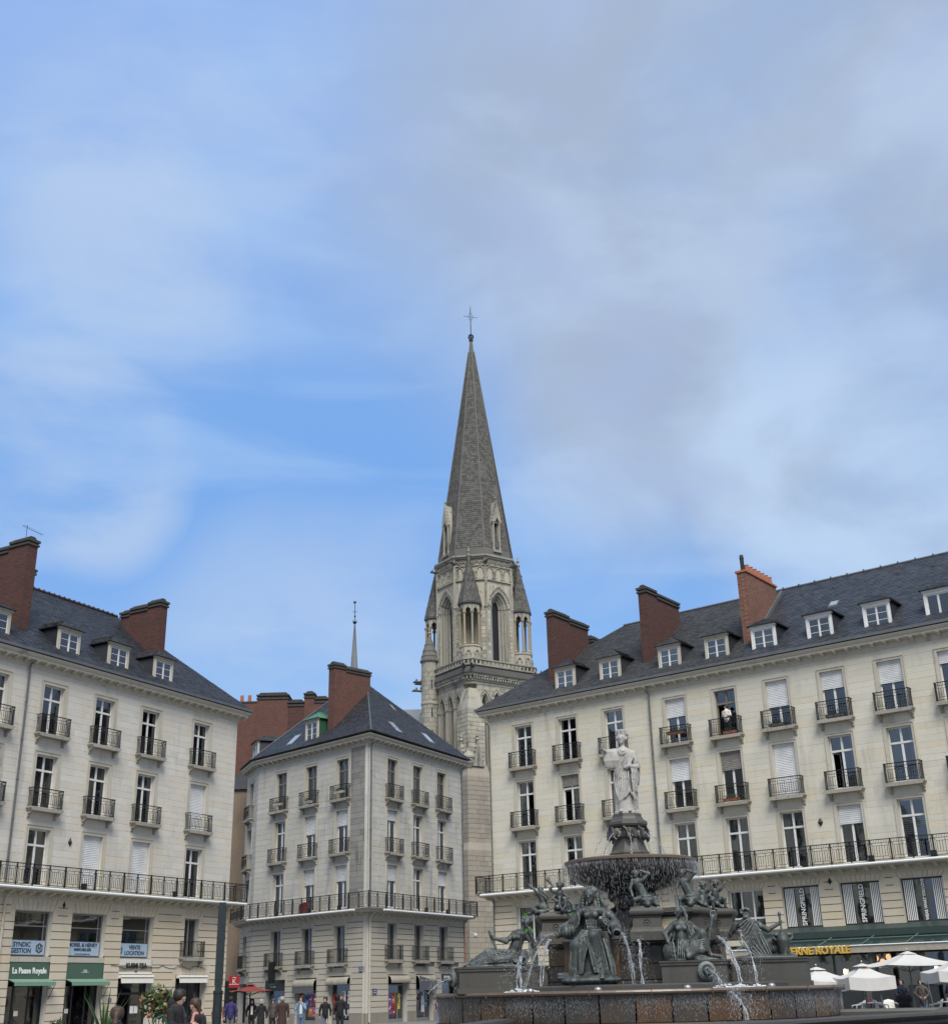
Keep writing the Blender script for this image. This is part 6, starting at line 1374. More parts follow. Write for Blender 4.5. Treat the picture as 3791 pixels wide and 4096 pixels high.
for u, v, rz in ((-2.08,-1.3,10),(.27,-2.25,0),(1.38,-2.0,-25),(2.12,-1.05,-12),(-.9,2.1,0),(1.2,2.0,20),(-2.0,.9,0)): pier(u, v, .43, rz)
block(.5, 1.2, -2.2, -1.7, 2.86, 3.28, 'parapet_wall', 'granite', rz=-8); MB(TR(.85,-2.3,0) @ RZ(R(-8))).box(-.45,.5,-.12,.5,3.30,3.36).box(-.5,.55,-.18,.5,3.361,3.46).build('parapet_cornice', 'granite', ft)
pq = MB(TR(.85,-2.3,0) @ RZ(R(-8))).box(-.28,.35,-.03,.0,2.97,3.26).build('marble_plaque', 'marble_plaque', ft)
plain('letter_plaque', (.25,.21,.14), .8); text('SILV', .16, 'letter_plaque', pq, TR(.85,-2.3,0) @ RZ(R(-8)) @ TR(-.02,-.032,3.13), .004)
block(1.65, 2.05, -1.6, -1.0, 2.86, 3.38, 'parapet_wall', 'granite', rz=-20); MB().box(-1.9,-.1,-1.7,-1.4,2.86,3.0).build('parapet_wall', 'granite', ft)
# stem and bowl
s = Sculpt((-1,-1,0), (1,1,1.45), .035)
s.cap((0,0,-.1),(0,0,.35),.78,.55,.05); s.cap((0,0,.3),(0,0,1.0),.50,.42,.05); s.cap((0,0,1.0),(0,0,1.35),.42,.72,.05)
for k in range(10):
    a = k*2.4; s.ell((.5*math.cos(a),.5*math.sin(a),.15+.11*k%1.0),(.2,.2,.22),.04)
for k in range(12):
    a = k*math.pi/6; s.cap((.38*math.cos(a),.38*math.sin(a),.3),(.45*math.cos(a),.45*math.sin(a),1.1),.07,.06,.02)
put('stem', s.mesh('stem', 'granite_wet'), ft, TR(-.05,0,2.85))
MB(TR(-.05,0,0)).lathe([(.6,4.0),(.78,4.08),(1.15,4.16),(1.5,4.32),(1.66,4.52),(1.70,4.66),(1.73,4.72),(1.76,4.76),(1.75,4.82),(1.66,4.84),(1.56,4.80),(1.5,4.72),(0,4.70)], 64).build('bowl', 'granite_wet', ft, smooth=True)
MB(TR(-.05,0,0)).lathe([(1.66,4.70),(1.73,4.73),(1.77,4.76),(1.77,4.82),(1.68,4.85),(1.60,4.82)], 64).build('bowl_rim', 'rim_stone', ft)
tag(MB(FM @ TR(-.05,0,0)).lathe([(1.6,4.77),(1.6,4.80),(0,4.80)], 40).build('bowl_water', 'water_pool'), kind='structure')
up_ = MB(TR(-.05,0,0)); up_.lathe([(.60,4.75),(.60,4.92),(.56,4.97),(.57,5.02),(.50,5.10),(.43,5.30),(.42,5.40),(.46,5.44),(.46,5.64),(.44,5.68),(.53,5.72),(.56,5.77),(.55,5.84),(.46,5.90),(.41,5.98),(.40,6.06),(0,6.06)], 8, a0=R(22.5+8)); ped = up_.build('pedestal', 'granite', ft)
MB(TR(-.05,0,0)).lathe([(.37,6.06),(.37,6.12),(.35,6.14),(0,6.14)], 8, a0=R(30)).build('statue_base', 'marble', ped)
for k in range(8):
    F = TR(-.05,0,5.53) @ RZ(R(45*k+4)) @ TR(0,-.45,0)
    m2 = MB(F @ Matrix.Rotation(R(90),4,'X')); m2.lathe([(.15,-.03),(.15,.03),(.11,.06),(.07,.03),(.05,.10),(.0,.10)], 12); m2.build('spout', 'bronze' if k%2 else 'granite', ped)
    m2 = MB(F @ RZ(R(22.5))); m2.tube([(-.14,.03,.16),(-.09,-.05,.08),(-.06,-.08,-.10),(0,-.08,-.17),(.06,-.08,-.10),(.09,-.05,.08),(.14,.03,.16)], .045, 6); m2.ball((0,-.06,.02), (.06,.05,.10), 8); m2.build('scroll', 'granite', ped)
# bronze spouts on the blocks
for (u, v, z, rz, sc) in ((-4.5,-2.75,1.93,-62,1.0),(1.55,-3.63,1.98,8,1.25)):
    F = TR(u, v, z) @ RZ(R(rz)) @ Matrix.Rotation(R(90),4,'X') @ Matrix.Scale(sc,4); m2 = MB(F); m2.lathe([(.17,-.05),(.17,.02),(.12,.06),(.08,.05),(.055,.16),(.04,.16),(.03,.05)], 14); m2.build('bronze_spout', 'bronze', ft)
# ------------------------------------------------------------------ water in the air
def streak(mb, x, y, z, L, r):
    mb.add([(x-r,y,z),(x,y-r,z),(x+r,y,z),(x,y+r,z),(x,y,z+L*.5),(x,y,z-L*.5)], [(0,1,4),(1,2,4),(2,3,4),(3,0,4),(1,0,5),(2,1,5),(3,2,5),(0,3,5)])
wc = MB(FM); rr = random.Random(3)
for i in range(5200):
    a = rr.random()*2*math.pi; lane = round(a*34)/34+rr.gauss(0, .010); t = rr.random()
    r_ = 1.79+rr.random()*.05; z = 4.72-t*t*2.3-.02
    if z < 3.0 or rr.random() > 1.25-t*.5: continue
    streak(wc, -.05+r_*math.cos(lane), r_*math.sin(lane), z, .04+.13*rr.random()*(1-t*.5), .0016+.0016*rr.random())
for i in range(2600):            # inner ring clinging under the bowl
    a = rr.random()*2*math.pi; t = rr.random(); r_ = 1.72-.9*t*rr.random(); z = 4.62-1.7*t
    if z < 3.0: continue
    streak(wc, -.05+r_*math.cos(a), r_*math.sin(a), z, .02+.05*rr.random(), .0022)
mt, t, b, o = newmat('water_drop'); b.inputs['Base Color'].default_value = (.36,.38,.41,1); b.inputs['Roughness'].default_value = .15; b.inputs['Specular IOR Level'].default_value = .8
tag(wc.build('water_curtain', 'water_drop'), kind='stuff')
wt = MB(FM @ BM)
for i in range(17000):
    a = rr.uniform(-1.75, 1.75); den = .5+.5*math.sin(a*9)+.4*math.sin(a*23+1)
    if rr.random() > .35+.5*den: continue
    z = 1.50-abs(rr.gauss(0, .24)); 
    if z < .95: continue
    r_ = 4.965+rr.random()*.03; streak(wt, r_*math.sin(a), -r_*math.cos(a), z, .015+.05*rr.random(), .0012+.0016*rr.random())
tag(wt.build('rim_trickles', 'water_drop'), kind='stuff')
def jet(P0, P1, z_drop, w0=.03, w1=.06, n=14, drops=90, name='water_jet', spread=.05, arc=.0):
    "ballistic stream from P0 to P1 with breaking-up strands"
    P0, P1 = Vector(P0), Vector(P1); mb = MB(FM)
    def at(t): return Vector((P0.x+(P1.x-P0.x)*t, P0.y+(P1.y-P0.y)*t, P0.z+(P1.z-P0.z)*t*t+arc*t*(1-t)))
    for sidx in range(3):
        ph = rr.random()*6; pts = []; rs = []
        for i in range(n+1):
            t = i/n; w = (w0+(w1-w0)*t)*.6; p = at(t)+Vector((math.sin(ph+i*.5), math.cos(ph*1.3+i*.45), 0))*w*(.3+.5*t)
            pts.append(tuple(p)); rs.append(max(.004, w*(.50-.34*t)*(1+.6*math.sin(ph+i*2.1))))
        mb.tube(pts, rs, 6)
    for i in range(int(drops*2.6)):
        t = rr.random()**.6; p = at(t); w = (w0+(w1-w0)*t)*1.4+spread*t*t
        streak(mb, p.x+rr.gauss(0, w), p.y+rr.gauss(0, w), p.z+rr.gauss(0, w), .015+.045*rr.random(), .002+.004*rr.random())
    return tag(mb.build(name, 'water_fall'), kind='stuff')
def splash(u, v, z, r, n=60):
    mb = MB(FM)
    for i in range(n):
        a = rr.random()*6.28; q = r*rr.random()**.7; mb.ball((u+q*math.cos(a), v+q*math.sin(a)*.7, z+.01+rr.random()**2*.10*(1-q/r)), (.02+.03*rr.random(), .02+.03*rr.random(), .012+.012*rr.random()), 5)
    tag(mb.build('splash', 'foam'), kind='stuff')
for k in range(8):
    a = R(45*k+4); d = (math.sin(a), -math.cos(a)); jet((-.05+d[0]*.55, d[1]*.55, 5.52), (-.05+d[0]*1.02, d[1]*1.02, 4.82), 0, .018, .035, drops=26, spread=.01)
jet((-1.98,-3.75,2.88), (-2.72,-3.5,1.62), 0, .045, .09, drops=170, spread=.08); splash(-2.6,-3.5,1.59,.35)
jet((-.36,-3.72,2.86), (-.12,-3.75,1.62), 0, .05, .10, drops=170, spread=.08); splash(-.1,-3.75,1.59,.34,80)
jet((-2.12,-2.6,2.78), (-2.35,-3.3,1.62), 0, .08, .10, drops=120, spread=.07); splash(-2.3,-3.3,1.59,.3)
jet((.02,-2.9,2.72), (.08,-3.6,1.62), 0, .08, .09, drops=90)
jet((-2.80,-3.15,2.38), (-2.85,-3.45,1.62), 0, .09, .14, drops=200, spread=.08); splash(-2.85,-3.5,1.59,.38,80)
jet((-4.62,-2.82,1.93), (-5.05,-3.1,1.62), 0, .03, .06, drops=50)
jet((1.58,-3.82,1.99), (1.85,-4.3,1.62), 0, .045, .08, drops=90); splash(1.9,-4.35,1.59,.4,80)
jet((1.9,-2.6,2.76), (2.35,-3.6,1.62), 0, .08, .12, drops=150, spread=.06); splash(2.3,-3.7,1.59,.3)
jet((2.48,-2.2,2.74), (2.72,-3.4,1.62), 0, .05, .09, drops=110); splash(2.7,-3.4,1.59,.25)
jet((1.95,-5.08,1.52), (2.25,-5.25,.95), 0, .04, .10, drops=300, spread=.16)
for (u, v), wh in zip(((-4.0,-3.0),(-2.5,-4.35),(-.95,-4.55),(1.05,-4.52),(2.95,-4.0)), ('leftmost, below the bronze spout', 'below the reclining woman', 'below the seated veiled woman', 'below the reed-bearing woman', 'rightmost, beside the falling water')):
    g = tag(MB(FM @ TR(u, v, 1.6)).lathe([(.085,0),(.09,.02),(.075,.065),(.04,.085),(0,.09)], 12).build('basin_spotlight', 'lamp_led', smooth=True), 'small round metal spotlight on the basin edge, '+wh, 'spotlight', 'spotlights round the basin')
    MB(FM @ TR(u, v, 1.6)).lathe([(.095,.0),(.10,.015),(.095,.03)], 12).build('ring', 'zinc', g)
# ------------------------------------------------------------------ statues
def statue(s, mat, M, lab, name='statue', **kw):
    o = put(name, s.mesh(name, mat), None, M); return tag(o, lab, 'statue', **kw)
# marble woman standing on top
s = Sculpt((-.85,-.55,-.02), (.6,.5,2.32), .016)
s.cap((-.02,0,.06),(-.03,0,.55),.30,.27,.06); s.cap((-.03,0,.5),(-.02,0,1.15),.26,.20,.08); s.cap((-.02,0,1.1),(.0,.02,1.62),.185,.20,.08)
s.ell((0,.02,1.62),(.30,.15,.14),.06); s.cap((.0,0,1.70),(.0,-.01,1.92),.075,.065,.04); head_on(s, (-.01,-.03,2.03), .135, (-.25,-1,0))
s.cap((.02,.02,1.66),(.24,.04,1.58),.13,.12,.06)
for k in range(16): a = k*.45; s.ell((-.01+.125*math.cos(a), .03+.13*math.sin(a) if math.sin(a) > -.4 else -.06, 2.06+.04*math.sin(k*2.3)), .045, .015)
s.cap((0,0,2.13),(0,0,2.15),.12,.12,.01)
for k in range(8): a = k*math.pi/4; s.cap((.115*math.cos(a),.115*math.sin(a),2.14),(.135*math.cos(a),.135*math.sin(a),2.26),.028,.032,.006)
s.cap((-.0,0,2.12),(0,0,2.19),.115,.12,.01)
# left arm of the picture stretched out under a hanging sleeve
s.cap((-.22,0,1.68),(-.46,-.10,1.66),.10,.075,.04); s.cap((-.46,-.10,1.66),(-.53,-.28,1.70),.06,.042,.02); hand_on(s, (-.53,-.28,1.70), (-.6,-.75,.25), (0,.2,1), .18, .25, 1)
s.ell((-.36,-.06,1.50),(.17,.07,.22),.05)
for k in range(9):
    t = k/8; x = -.14-.38*t; s.line([(x,-.10-.05*t,1.66), (x+.0*t,-.14,1.42), (x*.7-.10,-.10,1.22+.05*abs(t-.5))], [.022,.026,.02], .008)
s.cap((-.22,-.02,1.55),(-.28,-.04,1.3),.10,.08,.06); s.cap((-.42,-.06,1.55),(-.36,-.06,1.3),.07,.06,.05)
# other arm folded, hand in front
s.cap((.27,.02,1.60),(.36,-.04,1.24),.105,.10,.05); s.cap((.36,-.06,1.22),(.12,-.24,1.24),.075,.05,.03); hand_on(s, (.14,-.24,1.23), (-.9,-.25,-.05), (0,-1,.3), .18, .6, -1)
s.fan([(.30,-.10,1.5),(.38,-.12,1.2),(.34,-.10,.8)], [(.40,.06,1.45),(.44,.05,1.1),(.38,.06,.75)], 6, .028, .02)
s.fan([(.2,-.2,1.18),(.26,-.2,.9),(.24,-.2,.62)], [(.34,-.12,1.15),(.36,-.1,.85),(.32,-.12,.52)], 5, .028, .02)
# mantle folds: from the left hip up to the right shoulder, then down the front
s.fan([(-.26,-.10,1.15),(-.05,-.20,1.35),(.18,-.16,1.62)], [(-.27,-.12,.80),(.02,-.26,1.05),(.30,-.14,1.50)], 8, .024, .018)
s.fan([(-.27,-.08,1.1),(-.29,-.14,.75),(-.18,-.26,.30)], [(.12,-.22,1.1),(.08,-.30,.75),(.02,-.30,.42)], 8, .022, .018)
s.line([(-.2,-.22,.26),(0,-.31,.40),(.12,-.30,.56),(.18,-.28,.48),(.26,-.24,.34)], .03, .015)
s.fan([(-.24,-.16,.30),(-.26,-.17,.16),(-.28,-.18,.04)], [(.24,-.18,.42),(.25,-.2,.2),(.26,-.2,.04)], 14, .022, .01)
s.fan([(.2,-.24,1.0),(.22,-.27,.6),(.24,-.25,.2)], [(.33,.0,.9),(.32,.0,.5),(.32,.02,.1)], 6, .024, .015)
s.fan([(-.28,.0,1.1),(-.3,.0,.6),(-.31,.02,.08)], [(.2,.26,1.2),(.2,.28,.6),(.22,.3,.08)], 12, .026, .02)
s.fan([(-.06,-.17,1.74),(-.02,-.2,1.62),(.06,-.18,1.7)], [(-.14,-.14,1.7),(-.03,-.22,1.45),(.12,-.2,1.62)], 4, .014, .012)
s.cap((-.14,-.26,.03),(-.16,-.36,.02),.05,.04,.01); s.cap((.1,-.26,.03),(.1,-.36,.02),.05,.04,.01)
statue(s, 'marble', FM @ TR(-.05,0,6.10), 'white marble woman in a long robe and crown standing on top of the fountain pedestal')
# seated bronze woman with two jugs
s = Sculpt((-1.0,-.98,-.12), (1.0,.5,2.32), .017)
s.ell((.02,-.25,.10),(.74,.58,.15),.03); s.ell((.02,-.25,-.02),(.62,.48,.14),.03); s.cap((-.25,-.3,.15),(-.68,-.35,.22),.16,.06,.05); s.ell((-.5,-.3,.16),(.25,.3,.08),.03)
s.cap((.08,.02,.2),(.08,.02,.95),.36,.30,.08)
s.cap((.08,.0,1.05),(.10,.0,1.38),.21,.165,.08); s.cap((.10,.0,1.38),(.11,.0,1.62),.17,.19,.06); s.ell((.11,.02,1.66),(.31,.14,.11),.06)
for q in (-.09,.09): s.ell((.11+q,-.14,1.56),.085,.05)
s.cap((.11,0,1.7),(.11,-.02,1.92),.078,.07,.03); head_on(s, (.10,-.07,2.00), .150, (-.12,-1,-.10))
for k in range(22): a = R(-20+k*10.5); s.ell((.10+.165*math.cos(a), .02+.02*math.sin(k*2), 2.02+.165*math.sin(a)), .045, .02)
for q in (-1,1):
    for k in range(5): s.ell((.10+q*(.165+.010*k), .0, 1.98-.07*k), .042, .015)
for k in range(9): a = R(k*22.5); s.cap((.10+.13*math.cos(a),-.06,2.09+.06*math.sin(a)),(.10+.17*math.cos(a),-.05,2.14+.09*math.sin(a)),.025,.015,.01)
# veil
s.fan([(-.02,.06,2.14),(-.22,.12,1.75),(-.42,.12,1.30),(-.36,.1,.95)], [(-.08,.16,2.1),(-.1,.2,1.7),(-.2,.2,1.2),(-.2,.2,.9)], 6, .035, .05)
s.fan([(.22,.06,2.12),(.42,.12,1.8),(.66,.1,1.42),(.72,.08,1.25)], [(.28,.16,2.1),(.34,.2,1.7),(.46,.2,1.3),(.5,.2,1.0)], 6, .035, .05)
# arms
s.cap((-.16,.0,1.62),(-.38,-.06,1.42),.105,.085,.04); s.cap((-.38,-.06,1.42),(-.64,-.14,1.30),.065,.045,.02); hand_on(s, (-.63,-.14,1.30), (-.5,-.25,-.85), (-1,-.1,.3), .19, .7, 1)
s.cap((.38,.0,1.62),(.60,-.04,1.50),.105,.085,.04); s.cap((.60,-.04,1.50),(.74,-.12,1.36),.07,.05,.02); hand_on(s, (.74,-.12,1.36), (.25,-.3,-.9), (1,-.1,.4), .18, .7, -1)
s.fan([(-.2,-.12,1.62),(-.3,-.14,1.36),(-.42,-.12,1.34)], [(-.16,-.14,1.5),(-.24,-.14,1.22),(-.40,-.1,1.24)], 5, .022, .018)
s.fan([(.42,-.12,1.62),(.48,-.14,1.36),(.62,-.12,1.42)], [(.38,-.14,1.5),(.44,-.14,1.24),(.58,-.1,1.32)], 5, .022, .018)
# jugs
s.ell((-.47,-.10,1.20),(.21,.145,.145),.02,('Y',-12)); s.cap((-.64,-.12,1.16),(-.72,-.14,1.13),.075,.085,.02); s.cap((-.72,-.14,1.13),(-.80,-.15,1.11),.05,.05,.005,sub=True)
for k in range(3): s.line([(-.5+.09*k, -.10+.15*math.cos(a), 1.2+.15*math.sin(a)) for a in [R(q*30) for q in range(12)]], .012, .006)
s.ell((.66,-.10,1.30),(.16,.17,.15),.02); s.cap((.70,-.24,1.20),(.72,-.32,1.14),.11,.12,.02); s.cap((.72,-.32,1.14),(.74,-.42,1.08),.08,.08,.005,sub=True)
for k in range(3): s.line([(.66+.17*math.cos(a)*.9, -.13-.05*k, 1.28-.03*k+.15*math.sin(a)) for a in [R(q*30) for q in range(13)]], .014, .006)
# legs and skirt
s.cap((-.04,-.05,1.02),(-.22,-.56,.86),.19,.15,.06); s.cap((-.22,-.58,.86),(-.24,-.60,.22),.135,.10,.04)
s.cap((.22,-.05,1.06),(.20,-.55,1.06),.19,.155,.06); s.cap((.20,-.60,1.06),(.34,-.52,.25),.14,.105,.04)
s.cap((.02,-.28,.72),(.04,-.34,.22),.20,.23,.06); s.cap((.40,-.12,.9),(.46,-.16,.25),.13,.14,.08); s.cap((-.26,-.1,.9),(-.30,-.15,.25),.13,.14,.08)
s.cap((-.26,-.62,.14),(-.28,-.78,.10),.06,.045,.02); s.cap((.36,-.58,.20),(.38,-.74,.15),.06,.045,.02)
for q, x in ((0,-.28),(1,.38)):
    for k in range(5): s.cap((x-.04+.02*k,-.78+.04*q,.10+.05*q),(x-.045+.022*k,-.83+.04*q,.09+.05*q),.014,.013,.004)
s.fan([(-.30,-.60,.95),(-.36,-.64,.55),(-.36,-.62,.20)], [(-.10,-.68,.90),(-.12,-.70,.55),(-.14,-.68,.20)], 6, .022, .014)
s.fan([(.06,-.68,1.1),(.12,-.70,.65),(.2,-.66,.25)], [(.34,-.62,1.08),(.44,-.58,.65),(.50,-.52,.25)], 9, .022, .014)
s.fan([(.4,-.4,1.0),(.52,-.4,.6),(.56,-.4,.24)], [(.42,.1,.95),(.56,.1,.6),(.6,.1,.2)], 7, .025, .015)
s.fan([(-.34,-.4,.95),(-.42,-.4,.6),(-.44,-.4,.24)], [(-.32,.1,.95),(-.4,.1,.6),(-.42,.1,.2)], 7, .025, .015)
s.fan([(.16,-.69,1.10),(.02,-.70,.85),(-.08,-.69,.26)], [(-.06,-.62,1.0),(-.10,-.70,.80),(-.14,-.70,.24)], 5, .026, .012)
s.fan([(-.14,-.18,1.22),(.1,-.27,1.14),(.34,-.16,1.22)], [(-.22,-.45,1.04),(0,-.5,1.02),(.3,-.5,1.2)], 6, .022, .018)
s.fan([(-.02,-.16,1.5),(.0,-.2,1.35),(.02,-.2,1.2)], [(.24,-.16,1.5),(.22,-.2,1.35),(.22,-.2,1.2)], 7, .012, .012)
s.fan([(-.06,-.15,1.72),(.1,-.2,1.62),(.28,-.15,1.72)], [(-.1,-.15,1.68),(.1,-.22,1.52),(.3,-.15,1.66)], 4, .013, .01)
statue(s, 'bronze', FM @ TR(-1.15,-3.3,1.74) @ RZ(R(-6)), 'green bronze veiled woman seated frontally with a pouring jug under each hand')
# reclining bronze woman, left block
s = Sculpt((-1.0,-.55,-.05), (1.05,.55,1.28), .016)
s.ell((0,0,.02),(.95,.38,.07),.02)
s.cap((.30,0,.22),(.42,.0,.50),.17,.14,.06); s.cap((.42,.0,.48),(.50,.0,.72),.14,.155,.05); s.ell((.50,0,.76),(.2,.17,.08),.05)
for q in (-.07,.08): s.ell((.42+q*.6,-.13,.68),.065,.03)
s.cap((.54,-.02,.80),(.64,-.04,.93),.055,.05,.02); head_on(s, (.70,-.07,1.02), .105, (-.35,-1,-.15))
for k in range(18): a = k*.7; s.ell((.70+.10*math.cos(a),-.02+.07*math.sin(a*1.3),1.06+.055*math.sin(a)), .038, .015)
for k in range(7): s.cap((.60+.035*k,-.06,1.12),(.59+.037*k,-.06,1.18),.018,.012,.008)
s.cap((.36,-.05,.74),(.16,-.16,.58),.075,.06,.03); s.cap((.16,-.16,.58),(-.14,-.24,.66),.056,.04,.02); s.cap((-.14,-.24,.66),(-.22,-.26,.74),.038,.035,.01); hand_on(s, (-.20,-.26,.70), (-.5,-.1,.8), (-1,0,.2), .14, .8)
s.line([(-.26,-.27,.84),(-.20,-.24,.66),(-.06,-.2,.36),(.0,-.16,.2)], [.03,.028,.032,.03], .01); s.ell((-.28,-.15,.28),(.10,.06,.10),.02)
s.cap((.66,-.02,.74),(.86,-.08,.48),.075,.062,.03); s.cap((.86,-.08,.48),(.74,-.14,.86),.055,.042,.02); hand_on(s, (.75,-.14,.84), (-.2,.1,.9), (1,0,.1), .13, .8, -1)
s.cap((.30,-.08,.22),(-.28,-.12,.32),.155,.115,.05); s.cap((-.28,-.12,.32),(-.74,-.10,.10),.10,.055,.03); s.cap((.25,-.22,.18),(-.12,-.30,.14),.14,.10,.05); s.cap((-.12,-.30,.14),(-.55,-.24,.08),.09,.05,.03); s.cap((-.74,-.10,.10),(-.86,-.16,.06),.05,.035,.02)
s.fan([(.18,-.22,.40),(-.15,-.24,.42),(-.45,-.2,.26),(-.75,-.14,.12)], [(.30,-.32,.12),(-.05,-.40,.12),(-.35,-.34,.10),(-.70,-.22,.05)], 9, .018, .012)
s.fan([(.20,-.05,.42),(.25,-.22,.34),(.34,-.34,.1)], [(.44,-.06,.34),(.46,-.2,.24),(.50,-.34,.08)], 7, .02, .012)
s.fan([(.72,-.12,.52),(.76,-.14,.3),(.80,-.16,.06)], [(.90,.0,.52),(.92,.0,.3),(.94,.0,.06)], 6, .03, .02)
s.ell((.58,-.24,.24),(.15,.16,.15),.02); s.cap((.56,-.34,.20),(.55,-.42,.16),.11,.12,.015); s.cap((.55,-.40,.17),(.54,-.52,.12),.08,.08,.005,sub=True)
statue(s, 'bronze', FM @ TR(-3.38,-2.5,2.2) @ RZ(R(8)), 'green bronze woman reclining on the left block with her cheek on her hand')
# bronze woman with an oar, right front block
s = Sculpt((-.95,-.6,-.05), (.95,.5,1.42), .016)
s.ell((0,0,.02),(.75,.38,.07),.02)
s.cap((-.28,0,.24),(-.27,.0,.55),.17,.13,.06); s.cap((-.27,.0,.55),(-.26,.0,.80),.13,.15,.05); s.ell((-.25,0,.84),(.26,.12,.09),.05)
for q in (-.08,.07): s.ell((-.26+q,-.13,.74),.065,.03)
s.cap((-.26,0,.86),(-.28,-.02,1.02),.06,.055,.02); head_on(s, (-.30,-.05,1.12), .11, (-.75,-.8,-.2))
for k in range(18): a = k*.7; s.ell((-.26+.09*math.cos(a),.0+.08*math.sin(a*1.3),1.17+.05*math.sin(a)), .04, .015)
s.line([(-.16,.0,1.12),(-.12,-.04,1.0),(-.12,-.08,.9)], [.06,.04,.025], .02)
s.cap((-.47,.0,.80),(-.66,-.04,.62),.08,.065,.03); s.cap((-.66,-.04,.62),(-.60,-.20,.44),.06,.045,.02); hand_on(s, (-.60,-.20,.46), (.1,-.3,-.9), (-.6,-.6,.1), .14, .4)
s.cap((-.05,.0,.82),(.22,-.05,.60),.08,.062,.03); s.cap((.22,-.05,.60),(.42,-.12,.78),.055,.042,.02); hand_on(s, (.42,-.12,.78), (.4,-.3,.6), (0,-1,.1), .14, .9)
s.line([(.30,-.08,.22),(.42,-.16,.7),(.50,-.18,.98)], [.05,.035,.05], .01); s.fan([(.46,-.18,.9),(.44,-.18,1.0),(.47,-.18,1.12)], [(.56,-.16,.9),(.60,-.16,1.0),(.57,-.16,1.12)], 5, .02, .01)
s.cap((-.15,-.08,.26),(.20,-.22,.60),.15,.12,.05); s.cap((.20,-.22,.60),(.34,-.20,.16),.10,.06,.04); s.cap((.34,-.20,.12),(.60,-.26,.08),.05,.035,.02)
for k in range(5): s.cap((.58,-.23-.018*k,.08),(.645,-.24-.018*k,.065),.014,.011,.004)
s.cap((-.15,-.25,.2),(.15,-.36,.22),.14,.10,.05); s.cap((.15,-.36,.22),(-.15,-.38,.1),.09,.07,.04)
s.fan([(-.36,-.16,.5),(-.36,-.28,.3),(-.42,-.34,.04)], [(-.1,-.18,.45),(-.08,-.34,.25),(-.05,-.42,.04)], 8, .02, .012)
s.fan([(-.1,-.16,.55),(.08,-.28,.50),(.26,-.30,.50)], [(-.1,-.3,.35),(.1,-.44,.28),(.32,-.34,.2)], 7, .02, .012)
s.fan([(-.05,-.4,.12),(.15,-.44,.10),(.32,-.36,.06)], [(.0,-.42,.03),(.15,-.46,.03),(.38,-.4,.02)], 3, .025, .012)
s.fan([(-.42,-.02,.86),(-.5,.02,.6),(-.66,-.05,.3)], [(-.2,.12,.86),(-.2,.15,.5),(-.3,.1,.1)], 5, .03, .03)
s.fan([(-.12,-.1,.85),(-.06,-.14,.66),(.0,-.12,.5)], [(.0,-.04,.84),(.08,-.06,.66),(.12,-.06,.5)], 4, .02, .014)
s.fan([(-.62,-.16,.42),(-.66,-.16,.25),(-.68,-.14,.04)], [(-.48,-.22,.4),(-.48,-.28,.2),(-.46,-.3,.03)], 5, .03, .02); s.ell((-.6,-.1,.2),(.16,.16,.2),.05)
statue(s, 'bronze', FM @ TR(1.33,-2.9,2.22), 'green bronze woman seated with crossed legs holding up a bundle of reeds, right of centre')
# bronze woman seen from the back with sword and vase, far right block
s = Sculpt((-.95,-.6,-.05), (1.0,.6,1.35), .017)
s.ell((0,0,.02),(.8,.38,.07),.02)
s.cap((-.20,0,.26),(-.30,.0,.58),.22,.17,.06); s.cap((-.30,.0,.55),(-.36,.0,.78),.17,.19,.05); s.ell((-.36,.02,.82),(.29,.15,.10),.05)
s.cap((-.36,.02,.85),(-.38,.03,1.0),.06,.055,.02); head_on(s, (-.38,.05,1.09), .11, (.4,1,-.1))
for k in range(26): a = k*.7; s.ell((-.38+.10*math.cos(a),.0+.06*math.sin(a*1.3)-.03,1.10+.07*math.sin(a)), .042, .015)
s.fan([(-.48,-.08,1.12),(-.38,-.14,1.04),(-.28,-.08,1.12)], [(-.48,-.08,1.05),(-.38,-.14,.98),(-.28,-.08,1.05)], 3, .02, .01); s.ell((-.38,-.12,.97),(.07,.05,.05),.02)
s.cap((-.10,.02,.80),(.14,-.02,.66),.085,.065,.03); s.cap((.14,-.02,.66),(.42,-.02,.80),.058,.042,.02); hand_on(s, (.41,-.02,.80), (.5,-.1,.5), (0,-1,.1), .15, .9)
s.cap((-.62,.02,.80),(-.78,.06,.6),.085,.06,.03)
s.cap((-.05,.08,.26),(.30,.1,.46),.15,.10,.05); s.cap((.30,.1,.46),(.36,.08,.12),.09,.06,.03); s.cap((-.05,-.05,.2),(.3,.1,.2),.14,.08,.05); s.cap((.3,.1,.12),(.72,.0,.07),.07,.04,.03)
s.fan([(-.55,-.16,.80),(-.48,-.22,.5),(-.40,-.26,.10)], [(-.15,-.15,.80),(-.02,-.20,.5),(.14,-.24,.08)], 12, .022, .014)
s.fan([(-.62,-.05,.5),(-.45,-.25,.12),(-.1,-.32,.03)], [(-.1,-.2,.6),(.0,-.26,.2),(.12,-.26,.03)], 6, .024, .014)
s.fan([(-.3,-.18,.95),(-.46,-.2,.84),(-.6,-.12,.74)], [(-.2,-.18,.9),(-.3,-.22,.7),(-.5,-.2,.5)], 4, .02, .014)
s.line([(.45,-.04,1.0),(.46,-.04,.78),(.47,-.04,.55)], [.035,.022,.04], .01); s.ell((.45,-.04,1.04),(.045,.045,.05),.01)
s.cap((.47,-.04,.03),(.47,-.04,.40),.12,.17,.02); s.cap((.47,-.04,.40),(.47,-.04,.52),.15,.10,.02)
